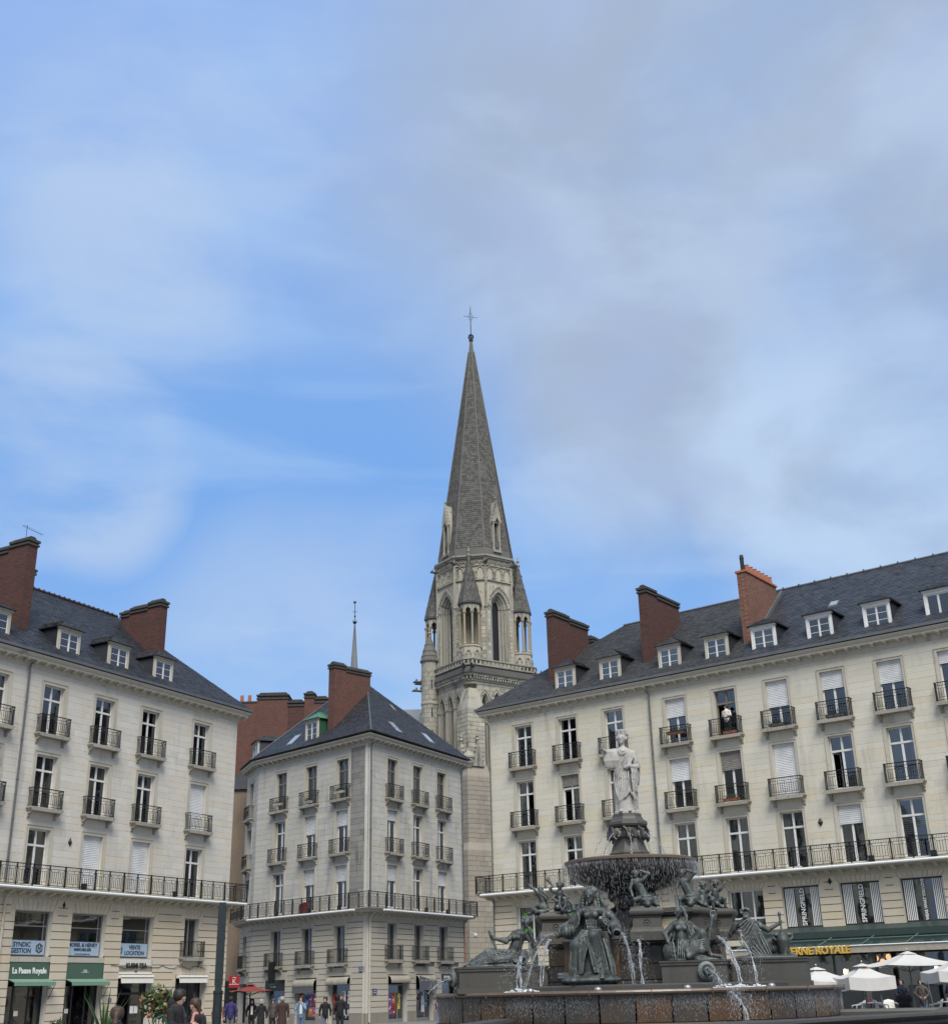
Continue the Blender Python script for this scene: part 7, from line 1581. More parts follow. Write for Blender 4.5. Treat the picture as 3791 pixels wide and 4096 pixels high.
for q in (-1,1): s.line([(.47+q*.13,-.06,.38),(.47+q*.22,-.06,.46),(.47+q*.22,-.06,.55),(.47+q*.14,-.06,.56)], [.03,.03,.028,.025], .01); s.ell((.47+q*.15,-.08,.54),(.06,.05,.05),.01)
statue(s, 'bronze', FM @ TR(3.10,-1.6,2.26), 'green bronze woman seen from behind gripping a sword above a tall vase, far right')
# the children and tritons on the piers
def triton(flip, M, lab):
    s = Sculpt((-.45,-.4,-.03), (.45,.4,1.05), .014); f = -1 if flip else 1
    s.ell((0,0,.03),(.34,.26,.05),.02); s.ell((.10*f,-.05,.20),(.20,.2,.17),.05); s.cap((.10*f,-.18,.18),(.12*f,-.30,.10),.10,.07,.03)
    for q in (-1,1): s.ell((.10*f+q*.08,-.22,.22),.035,.01); s.line([(.1*f+q*.12,-.1,.18),(.1*f+q*.24,-.1,.1),(.1*f+q*.30,-.05,.06)], [.06,.04,.02], .02)
    s.fan([(.0,-.2,.3),(.1*f,-.26,.28),(.2*f,-.2,.3)], [(.02*f,-.26,.12),(.1*f,-.34,.1),(.2*f,-.26,.12)], 3, .018, .01)
    s.cap((.04*f,.0,.28),(-.06*f,.0,.50),.12,.10,.04); s.cap((-.06*f,.0,.50),(-.10*f,.0,.64),.10,.115,.04); s.ell((-.10*f,.0,.68),(.15,.08,.06),.03)
    for q in range(5): s.cap((-.13*f+.04*q*f,-.10,.62-.01*q),(-.03*f+.03*q*f,-.11,.36),.012,.012,.01)
    s.cap((-.1*f,0,.7),(-.11*f,-.02,.78),.04,.04,.01); head_on(s, (-.12*f,-.03,.85), .078, (-.5*f,-.8,0))
    for k in range(14): a = k*.8; s.ell((-.12*f+.07*math.cos(a),-.01+.04*math.sin(a*1.3),.88+.045*math.sin(a)), .03, .01)
    s.cap((.02*f,.0,.68),(.20*f,-.02,.84),.05,.042,.02); s.cap((.20*f,-.02,.84),(-.0*f,.0,.92),.04,.032,.015); hand_on(s, (.02*f,0,.92), (-.9*f,0,-.1), (0,0,1), .09, .6)
    s.cap((-.22*f,.0,.68),(-.28*f,-.06,.50),.05,.04,.02); s.cap((-.28*f,-.06,.5),(-.24*f,-.12,.32),.038,.03,.015); hand_on(s, (-.24*f,-.12,.34), (.1,-.2,-.9), (-1,0,0), .09, .5)
    s.cap((.06*f,-.1,.28),(-.18*f,-.16,.22),.08,.06,.03); s.cap((-.18*f,-.16,.22),(-.2*f,-.14,.04),.05,.035,.02)
    s.line([(.2*f,.1,.2),(.30*f,.05,.25),(.33*f,.0,.14),(.30*f,-.05,.04)], [.08,.06,.05,.03], .02)
    return statue(s, 'bronze', M, lab)
triton(False, FM @ TR(.20,-2.25,3.46), 'bronze triton riding a fish with arms thrown behind his head, under the bowl'); triton(False, FM @ TR(1.36,-2.0,3.46) @ RZ(R(-20)), 'bronze triton crouching behind the reed-bearing woman, one elbow raised')
def putto(M, lab, raise_=1, lean=0., scarf=False, harp=False, shell=False):
    s = Sculpt((-.5,-.35,-.03), (.5,.35,.98), .0135)
    s.ell((0,0,.02),(.28,.22,.04),.02); s.cap((-.02,.03,.14),(-.02+lean,.0,.38),.10,.09,.04); s.cap((-.02+lean,0,.36),(-.02+lean,0,.46),.09,.095,.03)
    s.cap((-.02+lean,0,.48),(-.01+lean,-.01,.55),.04,.04,.01); hx = -.0+lean; head_on(s, (hx,-.02,.63), .08, (.3*raise_,-1,0))
    for k in range(24): a = k*.7; s.ell((hx+.075*math.cos(a),.0+.05*math.sin(a*1.3),.66+.055*math.sin(a)), .03, .01)
    s.cap((.08+lean,0,.46),(.16+lean,-.06,.52) if raise_ > 0 else (.18+lean,-.08,.34),.042,.036,.015)
    if raise_ > 0: s.cap((.16+lean,-.06,.52),(.24+lean,-.08,.66),.034,.027,.01); hand_on(s, (.24+lean,-.08,.66), (.3,-.1,.9), (1,0,0), .09, .5)
    else: s.cap((.18+lean,-.08,.34),(.08+lean,-.18,.34),.034,.027,.01)
    s.cap((-.10+lean,0,.46),(-.18+lean,-.06,.34),.042,.036,.015); s.cap((-.18+lean,-.06,.34),(-.08+lean,-.16,.28),.034,.027,.01); hand_on(s, (-.09+lean,-.15,.28), (.7,-.3,0), (0,-.5,1), .08, .5)
    s.cap((.03,-.03,.12),(.16,-.18,.26),.075,.058,.03); s.cap((.16,-.18,.26),(.18,-.18,.06),.05,.035,.02); s.cap((.18,-.18,.05),(.24,-.25,.03),.03,.024,.01)
    s.cap((-.06,-.03,.12),(-.02,-.22,.14),.075,.055,.03); s.cap((-.02,-.22,.14),(.10,-.20,.05),.045,.035,.02)
    if scarf: s.line([(.04+lean,.05,.5),(-.16,.03,.46),(-.22,.0,.3),(-.14,-.03,.15),(-.04,-.05,.04)], [.03,.04,.035,.045,.05], .012); s.line([(-.18,.03,.46),(-.26,.0,.28),(-.18,-.02,.12)], .025, .012)
    if harp: s.line([(.03,-.24,.36),(.02,-.26,.2),(.08,-.26,.06),(.16,-.25,.16),(.15,-.24,.34)], .028, .008); s.line([(.22,-.1,.30),(.32,-.12,.2),(.34,-.14,.08),(.24,-.15,.03)], [.03,.05,.05,.02], .01)
    if shell: s.line([(-.12,-.08,.62),(-.2,-.06,.72),(-.24,-.04,.78),(-.2,-.04,.84)], [.02,.035,.05,.02], .01); s.cap((-.10+lean,0,.46),(-.2,-.05,.56),.04,.03,.01); s.cap((-.2,-.05,.56),(-.14,-.08,.62),.03,.025,.01)
    return statue(s, 'bronze', M, lab)
putto(FM @ TR(-1.92,-1.45,3.46) @ Matrix.Scale(1.08,4), 'bronze child with curly hair seated on the left pier, blowing a shell', -1, .04, harp=True, shell=True)
putto(FM @ TR(2.10,-1.10,3.46), 'bronze child on the right pier raising a hand, scarf over his shoulder', 1, -.02, scarf=True)
putto(FM @ TR(1.78,-1.45,3.42) @ Matrix.Scale(.98,4), 'bronze child half hidden between two piers, arm stretched upwards', 1, -.04)
s = Sculpt((-.55,-.35,-.03), (.45,.35,.95), .0135)
s.ell((0,0,.02),(.32,.22,.04),.02); s.cap((.0,.0,.14),(-.05,.0,.36),.11,.09,.04); s.cap((-.05,0,.36),(-.12,0,.5),.09,.085,.03); head_on(s, (-.10,.08,.60), .07, (.8,.6,0)); s.ell((-.1,.09,.63),(.08,.08,.07),.02)
s.cap((-.16,-.02,.5),(-.24,-.06,.60),.045,.036,.015); s.cap((-.24,-.06,.60),(-.34,-.08,.70),.036,.026,.01); hand_on(s, (-.33,-.08,.69), (-.5,0,.6), (0,-1,0), .1, .3); s.cap((-.08,-.04,.52),(.06,-.08,.36),.05,.035,.02)
s.fan([(-.14,-.04,.56),(-.02,-.1,.46),(.10,-.1,.36)], [(-.1,-.06,.62),(.05,-.12,.5),(.14,-.1,.4)], 3, .018, .01)
s.cap((0,-.02,.14),(-.2,-.1,.22),.10,.08,.04); s.line([(-.18,-.1,.22),(-.28,-.1,.12),(-.2,-.16,.06),(0,-.18,.06),(.1,-.18,.1)], [.08,.07,.06,.05,.03], .02); s.line([(-.28,-.1,.1),(-.36,-.08,.04),(-.44,-.08,.03)], [.05,.03,.015], .01)
statue(s, 'bronze', FM @ TR(-2.30,-1.35,3.46), 'bronze fish-tailed child leaning out from the left pier with an outstretched arm')
# ------------------------------------------------------------------ people
def person(M, lab, h=1.72, coat='cloth_black', legs='cloth_jean', hair='hair_dark', hair_len=0., face=(0,-1,0), arms=None, skirt=0., scarf=None, hood=False, cap=None, top=None, res=.018, group=None, women=False, bag=None, shoes='cloth_black', headtilt=0, stride=.0, build=1.0):
    """standing figure, origin between the feet, facing -y; arms = ((elbow, wrist) right, (elbow, wrist) left)"""
    k = h/1.72; sh = (.195 if women else .215)*build
    arms = arms or (((-.27,.0,1.10), (-.27,-.06,.84)), ((.27,.0,1.10), (.27,-.06,.84)))
    root = empty('person', M=M @ Matrix.Scale(k, 4)); tag(root, lab, 'person', group)
    lo, hi = (-.55,-.45,-.02), (.55,.45,1.78)
    hp = (0, -.03-headtilt, 1.60)
    b = Sculpt(lo, hi, res); b.cap((0,.0,1.38),(0,-.02-headtilt*.6,1.52),.055,.052,.02); head_on(b, hp, .098, face)
    b.cap((0,0,.92),(0,0,1.30),.10,.11,.03)
    for (e, w), sx in zip(arms, (-1, 1)):
        b.cap((sx*sh*.86,0,1.38), e, .045, .038, .02); b.cap(e, w, .038, .027, .01); d = Vector(w)-Vector(e); d.normalize(); b.cap(w, tuple(Vector(w)+d*.05), .03, .033, .01)
    for sx in (-1, 1): b.cap((sx*.09,0,.9), (sx*.10,-.02,.5), .07, .05, .02); b.cap((sx*.10,-.02,.5), (sx*.10,.02+stride*sx,.08), .05, .035, .02)
    put('body', b.mesh('body', 'skin'), root)
    hs = Sculpt((-.32,-.25,1.25 if h > 0 else 0), (.32,.25,1.80), .01)
    for (e, w), sx in zip(arms, (-1, 1)):
        d = Vector(w)-Vector(e); d.normalize(); h2 = Sculpt(tuple(np.array(w)-.16), tuple(np.array(w)+.16), .009); hand_on(h2, tuple(Vector(w)+d*.01), tuple(d), (sx,0,.2), .17, .5, sx); put('hand', h2.mesh('hand', 'skin'), root)
    c = Sculpt(lo, hi, res); zb = .86-skirt
    c.cap((0,.01,zb),(0,.01,1.1),(.165+skirt*.08)*build,.145*build,.05); c.cap((0,.01,1.1),(0,.0,1.34),.145*build,.155*build,.05); c.ell((0,.0,1.37),(sh,.105,.075),.04)
    for (e, w), sx in zip(arms, (-1, 1)):
        w2 = tuple(Vector(e).lerp(Vector(w), .92)); c.cap((sx*sh*.88,0,1.36), e, .072*build, .06, .03); c.cap(e, w2, .058, .044, .02)
        c.cap(tuple(Vector(e)+Vector((0,-.03,.03))), tuple(Vector(e)+Vector((0,.03,-.03))), .062, .055, .015)
    for q in range(5): c.cap((-.12+.06*q,-.13,1.25-.05*(q%2)), (-.10+.05*q,-.16,zb+.05), .015, .018, .02)
    c.cap((0,.03,1.47),(0,-.02,1.44),.085,.09,.02)
    if hood: c.ell((0,.06,1.50),(.13,.10,.12),.03)
    put('coat', c.mesh('coat', coat), root)
    if top: MB().box(-.055,.055,-.19,-.165,.95,1.38).build('shirt', top, root)
    if legs:
        l = Sculpt(lo, hi, res); l.cap((0,.0,.86),(0,0,.95),.145,.13,.03)
        for sx in (-1, 1): l.cap((sx*.085,0,.86), (sx*.095,-.02+stride*sx*.5,.48), .095, .07, .03); l.cap((sx*.095,-.02+stride*sx*.5,.48), (sx*.10,.02+stride*sx,.09), .068, .058, .02)
        put('trousers', l.mesh('trousers', legs), root)
    for sx in (-1, 1): 
        f = Sculpt((sx*.10-.1,-.25+stride*sx,-.02), (sx*.10+.1,.15+stride*sx,.2), .014); f.cap((sx*.10,.04+stride*sx,.06),(sx*.11,-.12+stride*sx,.04),.05,.045,.02); f.cap((sx*.10,.02+stride*sx,.12),(sx*.10,.03+stride*sx,.05),.05,.05,.02); put('shoe', f.mesh('shoe', shoes), root)
    hr = Sculpt((-.25,-.3,1.05), (.25,.3,1.82), .012); hc = Vector(hp); f = Vector(face).normalized()
    hr.ell(tuple(hc-f*.016+Vector((0,0,.032))), (.116,.120,.118), .02); hr.ell(tuple(hc+f*.115+Vector((0,0,-.035))), (.085,.062,.095), .01, sub=True)
    if hair_len > 0:
        for q in range(7):
            a = R(-75+25*q); rt = f.cross(Vector((0,0,1))); p = hc-f*.075*math.cos(a)+rt*.095*math.sin(a); hr.cap(tuple(p), tuple(p+Vector((rt.x*.02*math.sin(a),.0,-hair_len))-f*.02), .04, .028, .02)
    if hair_len < 0:
        p = hc-f*.11; hr.line([tuple(p), tuple(p-f*.03+Vector((0,0,-.12))), tuple(p-f*.02+Vector((.02,0,hair_len)))], [.05,.045,.022], .02)
    for q in range(10): a = q*.65; hr.ell(tuple(hc-f*.02+Vector((.07*math.cos(a),.07*math.sin(a),.09))), .035, .02)
    put('hair', hr.mesh('hair', hair), root)
    for sx in (-1, 1):
        rt = f.cross(Vector((0,0,1))); p = hc+f*.084+rt*.034*sx+Vector((0,0,.006)); MB().ball(tuple(p), .009, 6).build('eye', 'letter_black', root)
    if cap: s_ = Sculpt((-.2,-.28,1.55), (.2,.25,1.82), .012); s_.ell(tuple(hc+Vector((0,0,.07))), (.11,.115,.07), .01); s_.cap(tuple(hc+f*.08+Vector((0,0,.065))), tuple(hc+f*.15+Vector((0,0,.05))), .03, .02, .01); put('cap', s_.mesh('cap', cap), root)
    if scarf: s_ = Sculpt((-.25,-.25,1.1), (.25,.2,1.6), .012); s_.line([(.09*math.cos(R(a)), .01+.085*math.sin(R(a)), 1.45) for a in range(0, 361, 40)], .04, .02); s_.line([(.03,-.1,1.42),(.05,-.16,1.28),(.06,-.17,1.15)], [.04,.035,.03], .02); put('scarf', s_.mesh('scarf', scarf), root)
    return root
def stand(az, dist, z=0): return Matrix.Translation((math.sin(R(az))*dist, math.cos(R(az))*dist, z)) @ RZ(-R(az))
# couple looking at a phone, left foreground
person(stand(-13.35, 25, .0) @ RZ(R(62)), 'man with dark hair and grey hooded scarf looking down at a phone, left foreground', 1.78, 'cloth_black', 'cloth_black', 'hair_dark', face=(0,-1,-.45), arms=(((-.25,-.05,1.12),(-.10,-.36,1.12)), ((.25,-.05,1.12),(.06,-.36,1.12))), scarf='cloth_charcoal', hood=True, res=.016, headtilt=.04)
person(stand(-12.45, 25.3, -.0) @ RZ(R(-50)), 'woman with dark hair and pink scarf leaning over the phone beside the man', 1.62, 'cloth_black', 'cloth_black', 'hair_brown', .16, face=(0,-1,-.4), arms=(((-.23,-.05,1.12),(-.06,-.32,1.08)), ((.24,-.0,1.1),(.16,-.22,1.0))), scarf='cloth_pink' if 'cloth_pink' in MATS else 'cloth_cream', res=.016, women=True, headtilt=.04)
tag(MB(stand(-12.75, 24.75, 1.13)).box(-.035,.035,-.008,.008,-.07,.07).build('phone', 'shop_black'), 'small black phone held between the couple in the left foreground', 'phone')
g = tag(empty('shopping_bag', M=stand(-14.15, 24.6, 0.46)), 'large teal bag with pale flower pattern on the man\'s back, left foreground', 'bag')
s = Sculpt((-.45,-.2,-.05), (.45,.25,.85), .02); s.cap((-.16,0,.08),(.18,0,.08),.14,.14,.05); s.cap((-.12,0,.62),(.12,0,.66),.10,.10,.05); s.cap((-.14,0,.1),(-.12,0,.6),.14,.10,.05); s.cap((.16,0,.1),(.12,0,.6),.14,.10,.05); put('bag_body', s.mesh('bag_body', 'cloth_teal'), g)
mb = MB(); 
for i in range(120):
    x = rr.uniform(-.18, .24); z = rr.uniform(-.02, .58); y = -.145+.05*abs(x)+.03*(z > .45)
    for q in range(4): a = q*1.57+i; mb.ball((x+.018*math.cos(a), y, z+.018*math.sin(a)), (.012,.006,.012), 5)
mb.build('flower_print', 'banner_blue', g, kind='stuff'); MB().tube([(-.08,.0,.7),(.0,.0,.85),(.12,.05,.9),(.2,.1,.75)], .018, 6).build('strap', 'cloth_teal', g)
person(stand(-15.75, 21.5, -.12), 'woman with a long auburn ponytail seen from behind, bottom left', 1.64, 'cloth_navy', 'cloth_black', 'hair_brown', -.34, face=(.15,1,0), res=.016, women=True)
# group before the middle building
grp = 'passers-by in front of the corner building'
P_ = [(-11.05, 62, 1.72, 'cloth_purple', 'cloth_grey', 'hair_dark', 0, (.6,.6,0), 'person in a purple hoodie and grey trousers seen from behind beside the green post', {}),
      (-10.15, 66, 1.60, 'cloth_black', 'cloth_black', 'hair_dark', .3, (.0,-1,0), 'smiling young woman with long dark hair, white blouse and black jacket under the red parasol', dict(top='cloth_white', women=True)),
      (-9.75, 60, 1.58, 'cloth_black', 'cloth_black', 'hair_grey', .06, (.3,1,0), 'grey-haired woman in a black coat seen from behind', dict(skirt=.35, women=True)),
      (-9.25, 66, 1.58, 'cloth_taupe', 'cloth_black', 'hair_brown', 0, (-.4,-1,0), 'man in a flat cap half hidden behind the grey-haired woman', dict(cap='cloth_taupe')),
      (-8.85, 58, 1.66, 'cloth_brown', 'cloth_black', 'hair_grey', 0, (.7,1,0), 'heavy man in a long dark brown coat and flat cap seen from behind', dict(skirt=.45, cap='cloth_charcoal', build=1.15)),
      (-8.05, 61, 1.66, 'cloth_denim', 'cloth_jean', 'hair_dark', .24, (-.3,-1,0), 'young woman in a pale denim jacket touching her chin', dict(top='cloth_white', women=True, arms=(((-.26,.0,1.12),(-.24,-.08,.86)), ((.22,-.12,1.15),(.0,-.17,1.40))))),
      (-7.0, 62, 1.60, 'cloth_black', 'cloth_jean', 'hair_dark', 0, (-.4,-1,0), 'man in a black jacket and light jeans walking, beside the dark hooded figure', dict(stride=.12)),
      (-6.35, 60, 1.72, 'cloth_black', 'cloth_black', 'hair_dark', .1, (.6,-.6,0), 'tall figure all in black with a dark hood in front of the posters', dict(hood=True))]
for az, d, h, c, l, hr_, hl, fc, lab, kw in P_: person(stand(az, d), lab, h, c, l, hr_, hl, face=fc, res=.024, group=grp, **kw)
person(stand(-11.58, 63), 'person in a rust coloured jacket just left of the green post', 1.6, 'cloth_rust', 'cloth_black', 'hair_dark', 0, face=(0,1,0), res=.024, group=grp)
person(stand(-1.98, 74) @ RZ(R(-30)), 'woman in a navy coat walking past the corner shop with a small pink bag', 1.66, 'cloth_navy', 'cloth_denim', 'hair_brown', .05, face=(-.3,-1,0), res=.024, scarf='cloth_taupe', stride=.16, women=True)
g = tag(MB(stand(-2.02, 73.7, .98)).box(-.16,.12,-.06,.06,0,.22).build('handbag', 'poster_pink'), 'small pink shoulder bag carried by the walking woman', 'bag')
person(stand(-.45, 70), 'person in a black hat whose head shows just above the basin edge, left', 1.66, 'cloth_black', 'cloth_black', 'hair_dark', 0, face=(-1,0,0), cap='cloth_black', res=.024)
person(FC @ TR(16.75, -.12, 14.28), 'person in a white hoodie standing at an open top-floor window', 1.62, 'cloth_white', 'cloth_black', 'hair_dark', 0, face=(-.3,-1,-.2), res=.024, arms=(((-.25,-.02,1.12),(-.20,-.16,1.25)), ((.25,-.02,1.12),(.16,-.2,1.12))))
person(stand(17.72, 54.5, .2), 'woman in a navy coat and black scarf pushing a pram in front of the cafe', 1.58, 'cloth_navy', 'cloth_black', 'hair_dark', .04, face=(-.05,-1,0), arms=(((-.26,-.05,1.12),(-.17,-.32,1.0)), ((.26,-.05,1.12),(.17,-.32,1.0))), scarf='cloth_black', res=.02, women=True)
person(stand(18.50, 55, .2), 'woman in a taupe padded jacket and jeans standing right of the pram', 1.56, 'cloth_taupe', 'cloth_jean', 'hair_brown', .05, face=(-.3,-1,0), arms=(((-.30,.0,1.12),(-.12,-.18,.98)), ((.30,.0,1.12),(.14,-.16,.98))), scarf='cloth_taupe', res=.02, women=True, skirt=.08)
g = empty('pram', M=stand(17.75, 53.6, .2)); tag(g, 'black pram with a folded hood in front of the woman in navy', 'pram')
s = Sculpt((-.35,-.5,.35), (.35,.4,1.1), .025); s.cap((0,-.15,.6),(0,.15,.62),.24,.24,.05); s.cap((0,.12,.75),(0,.1,.86),.22,.20,.05); put('carrycot', s.mesh('carrycot', 'cloth_black'), g)
s = Sculpt((-.35,-.5,.55), (.35,.4,1.12), .025); s.cap((-.18,-.05,.86),(.18,-.05,.86),.15,.15,.06); put('hood', s.mesh('hood', 'cloth_charcoal'), g)
mb = MB(); mb.tube([(-.26,.32,1.0),(-.28,.1,.6),(-.28,-.2,.15)], .016, 6); mb.tube([(.26,.32,1.0),(.28,.1,.6),(.28,-.2,.15)], .016, 6); mb.tube([(-.26,.32,1.0),(.26,.32,1.0)], .02, 6); mb.build('pram_frame', 'zinc', g)
for x in (-.28, .28):
    for y in (-.3, .3): MB(TR(x, y, .14) @ Matrix.Rotation(R(90),4,'Y')).lathe([(.14,-.02),(.14,.02),(.05,.025),(0,.025)], 14).build('wheel', 'shop_black', g)
# ------------------------------------------------------------------ cafe terrace
def parasol(M, lab, w=3.0, d=3.0, h=2.55, rise=.62, val=.0, mat='fabric_cream', group='white cafe parasols', n=4, pole='zinc'):
    g = empty('parasol', M=M); tag(g, lab, 'parasol', group)
    cr = [(-w/2,-d/2),(w/2,-d/2),(w/2,d/2),(-w/2,d/2)]; mb = MB(); N = 8; vs = []; fs = []
    for side in range(4):
        a, b = cr[side], cr[(side+1)%4]
        for i in range(N+1):
            for j in range(N+1):
                t = j/N; u = i/N; e = (a[0]*(1-u)+b[0]*u, a[1]*(1-u)+b[1]*u); x, y = e[0]*(1-t), e[1]*(1-t)
                z = h+rise*t-.10*math.sin(math.pi*t)*.8-.06*math.sin(math.pi*u)*(1-t); vs.append((x, y, z))
        o_ = side*(N+1)**2
        for i in range(N):
            for j in range(N): fs.append((o_+i*(N+1)+j, o_+(i+1)*(N+1)+j, o_+(i+1)*(N+1)+j+1, o_+i*(N+1)+j+1))
    mb.add(vs, fs); can = mb.build('canopy', mat, g, smooth=False)
    MB().lathe([(.36,h+rise*.80),(.34,h+rise*.82),(.05,h+rise+.01),(0,h+rise+.01)], 4, a0=R(45)).build('vent_cap', mat, g)
    if val:
        mb = MB()
        for side in range(4):
            a, b = cr[side], cr[(side+1)%4]; vs = []; M_ = 10
            for i in range(M_+1):
                u = i/M_; x, y = a[0]*(1-u)+b[0]*u, a[1]*(1-u)+b[1]*u; z = h-.06*math.sin(math.pi*u); vs += [(x*1.003, y*1.003, z), (x*(1.0+.006*math.sin(i*2.2)), y*(1.0+.006*math.sin(i*2.2)), z-val)]
            mb.add(vs, [(2*i, 2*i+1, 2*i+3, 2*i+2) for i in range(M_)])
        mb.build('valance', mat, g)
    MB().tube([(0,0,0),(0,0,h+rise+.08)], .03, 8).build('pole', pole, g); mb = MB(); mb.ball((0,0,h+rise+.08), .03, 8); mb.build('finial', 'white_pvc', g)
    rb = MB()
    for cx, cy in cr+[((cr[i][0]+cr[(i+1)%4][0])/2, (cr[i][1]+cr[(i+1)%4][1])/2) for i in range(4)]:
        rb.tube([(cx*.97, cy*.97, h-.09), (cx*.5, cy*.5, h+rise*.5-.20), (0,0,h+rise-.12)], .010, 4); rb.tube([(cx*.5, cy*.5, h+rise*.42-.18), (0,0,h-.25)], .01, 4)
    rb.build('ribs', pole, g); return g
parasol(stand(18.15, 52) @ RZ(R(24)), 'highest white parasol in the middle of the terrace, without valance', 3.0, 3.0, 2.27, .48)
parasol(stand(16.25, 47) @ RZ(R(20)), 'white parasol with a deep valance, second from the left on the terrace', 1.62, 1.62, 1.86, .42, .40)
parasol(stand(14.35, 48) @ RZ(R(30)), 'white parasol half hidden behind the right end of the fountain', 2.2, 2.2, 1.78, .44, .12)
parasol(stand(20.1, 48) @ RZ(R(18)), 'white parasol with a deep valance cut off by the right edge', 2.1, 2.1, 1.98, .46, .34)
parasol(stand(-10.25, 66) @ RZ(R(12)), 'red parasol over the pavement left of the corner building', 1.8, 1.8, 2.0, .32, 0, 'fabric_red', 'red cafe parasol', pole='iron')
def chair(M, lab, grey=False):
    g = empty('cafe_chair', M=M); tag(g, lab, 'chair', 'white plastic terrace chairs'); m_ = 'plastic_white' if not grey else 'shop_white'
    mb = MB(); vs = []; n = 8
    for i in range(n+1):
        t = i/n
        for j in range(7):
            u = j/6-.5
            if t < .5: y = -.22+.44*t*2; z = .44-.03*math.cos(u*3)+.02*t
            else: y = .22+.10*(t-.5)*2; z = .46+.38*(t-.5)*2-.05*abs(u)*2*(t-.5)*2
            vs.append((u*(.46-.05*t), y-.05*(u*2)**2*(t > .5), z+.05*(u*2)**2*(t < .55)))
    fs = [(i*7+j, (i+1)*7+j, (i+1)*7+j+1, i*7+j+1) for i in range(n) for j in range(6)]; mb.add(vs, fs); sh = mb.build('seat_shell', m_, g, smooth=True)
    sm = sh.modifiers.new('thickness', 'SOLIDIFY'); sm.thickness = .02
    for sx in (-1, 1):
        MB().tube([(sx*.24,-.2,.45),(sx*.28,-.16,.64),(sx*.28,.1,.68),(sx*.22,.25,.72)], [.018,.025,.025,.02], 6).build('armrest', m_, g, smooth=True)
        for sy in (-1, 1): MB().tube([(sx*.19,sy*.19,.44),(sx*.23,sy*.24,0)], [.022,.014], 6).build('leg', m_, g)
    return g
def table(M, lab):
    g = empty('cafe_table', M=M); tag(g, lab, 'table', 'white round terrace tables'); MB().lathe([(.41,.71),(.42,.72),(.42,.74),(.41,.75),(0,.75)], 24).build('table_top', 'plastic_white', g); MB().lathe([(.24,0),(.24,.02),(.04,.05),(.03,.10),(.03,.70),(.08,.71),(0,.71)], 12).build('table_leg', 'shop_grey', g)
E_ = stand
MB(FC @ TR(0,0,0)).box(15, 42, -21, -2.9, .0, .2).build('terrace_floor', 'paving', kind='structure')
chair(E_(15.9, 54, .2) @ RZ(R(-110)), 'white plastic chair left of the round table under the second parasol'); table(E_(16.4, 54, .2), 'white round table with a red sauce bottle under the second parasol'); chair(E_(16.85, 54, .2) @ RZ(R(105)), 'white plastic chair right of the table with the sauce bottle')
chair(E_(17.2, 55, .2) @ RZ(R(15)), 'pale grey chair turned away behind the white chairs', True); chair(E_(18.95, 53, .2) @ RZ(R(-100)), 'white plastic chair beside the rightmost table'); table(E_(19.5, 53, .2), 'white round table at the right edge with a cutlery pot')
tag(MB(E_(16.36, 53.9) @ TR(0,0,.95)).lathe([(.035,0),(.04,.02),(.04,.13),(.015,.18),(.012,.22),(0,.22)], 10).build('sauce_bottle', 'sign_red'), 'red sauce bottle on the white round table', 'bottle')
g = tag(MB(E_(19.5, 52.9) @ TR(0,0,.95)).lathe([(.06,0),(.07,.13),(.065,.13),(.055,.01),(0,.01)], 10).build('cutlery_pot', 'shop_white'), 'pot of cutlery on the rightmost white table', 'pot'); mb = MB(E_(19.5, 52.9) @ TR(0,0,.96))
for k in range(8): a = k*.8; mb.tube([(0,0,.02),(.07*math.cos(a),.07*math.sin(a),.26)], .008, 4)
mb.build('cutlery', 'zinc', g)
for az, lab in ((16.98, 'thin grey metal stand frame left of the woman with the pram'), (18.95, 'thin grey metal stand frame right of the woman in taupe')):
    g = tag(empty('stand_frame', M=E_(az, 46.5, .2)), lab, 'frame'); MB().tube([(0,0,0),(-.14,0,1.46),(-.34,0,1.46)], .02, 6).build('frame_tube', 'zinc', g); MB().tube([(-.34,.3,0),(-.34,.0,1.46)], .015, 6).build('frame_tube', 'zinc', g)
# barrier behind the terrace
for k in range(4):
    g = tag(empty('terrace_screen', M=E_(15.6+1.5*k, 58, .2)), 'dark glass windbreak panel behind the cafe parasols, '+('leftmost', 'second from the left', 'behind the pram', 'rightmost')[k], 'screen', 'glass windbreaks of the terrace'); MB().box(-.6,.6,-.02,.02,0,.06).box(-.6,.6,-.02,.02,1.3,1.35).box(-.6,-.56,-.02,.02,.06,1.3).box(.56,.6,-.02,.02,.06,1.3).build('screen_frame', 'shop_black', g); MB().box(-.56,.56,-.004,.004,.06,1.3).build('pane', 'shop_dark', g)
# dark green mast in the left part of the square
g = empty('green_post', M=stand(-11.62, 40)); tag(g, 'tall dark green square metal post standing beside the left building', 'post')
mb = MB(); mb.box(-.105,.105,-.105,.105,1.85,4.40); mb.build('upper_post', 'post_green', g); mb = MB(); mb.lathe([(.17,0),(.17,.1),(.135,.14),(.135,1.75),(.15,1.80),(.15,1.86)], 12); mb.build('post_sleeve', 'post_green', g); MB().box(-.125,-.106,-.05,.05,2.0,4.3).box(.106,.125,-.05,.05,2.0,4.3).box(-.03,.03,-.125,-.106,2.0,4.3).build('post_ribs', 'post_green', g)
# security camera, wall niche and street lights
g = tag(empty('security_camera', M=Matrix.Translation((-1.9+1.3,91.2,5.6))), 'small white dome security camera on a bracket at the end of the middle building', 'camera'); MB().ball((0,0,-.12),(.13,.13,.16),12).build('dome', 'camera_white', g); MB().ball((0,-.02,-.24),(.07,.07,.06),8).build('lens', 'letter_black', g); MB().tube([(0,.0,0),(-.35,.2,.1)], .03, 6).build('bracket', 'camera_white', g)
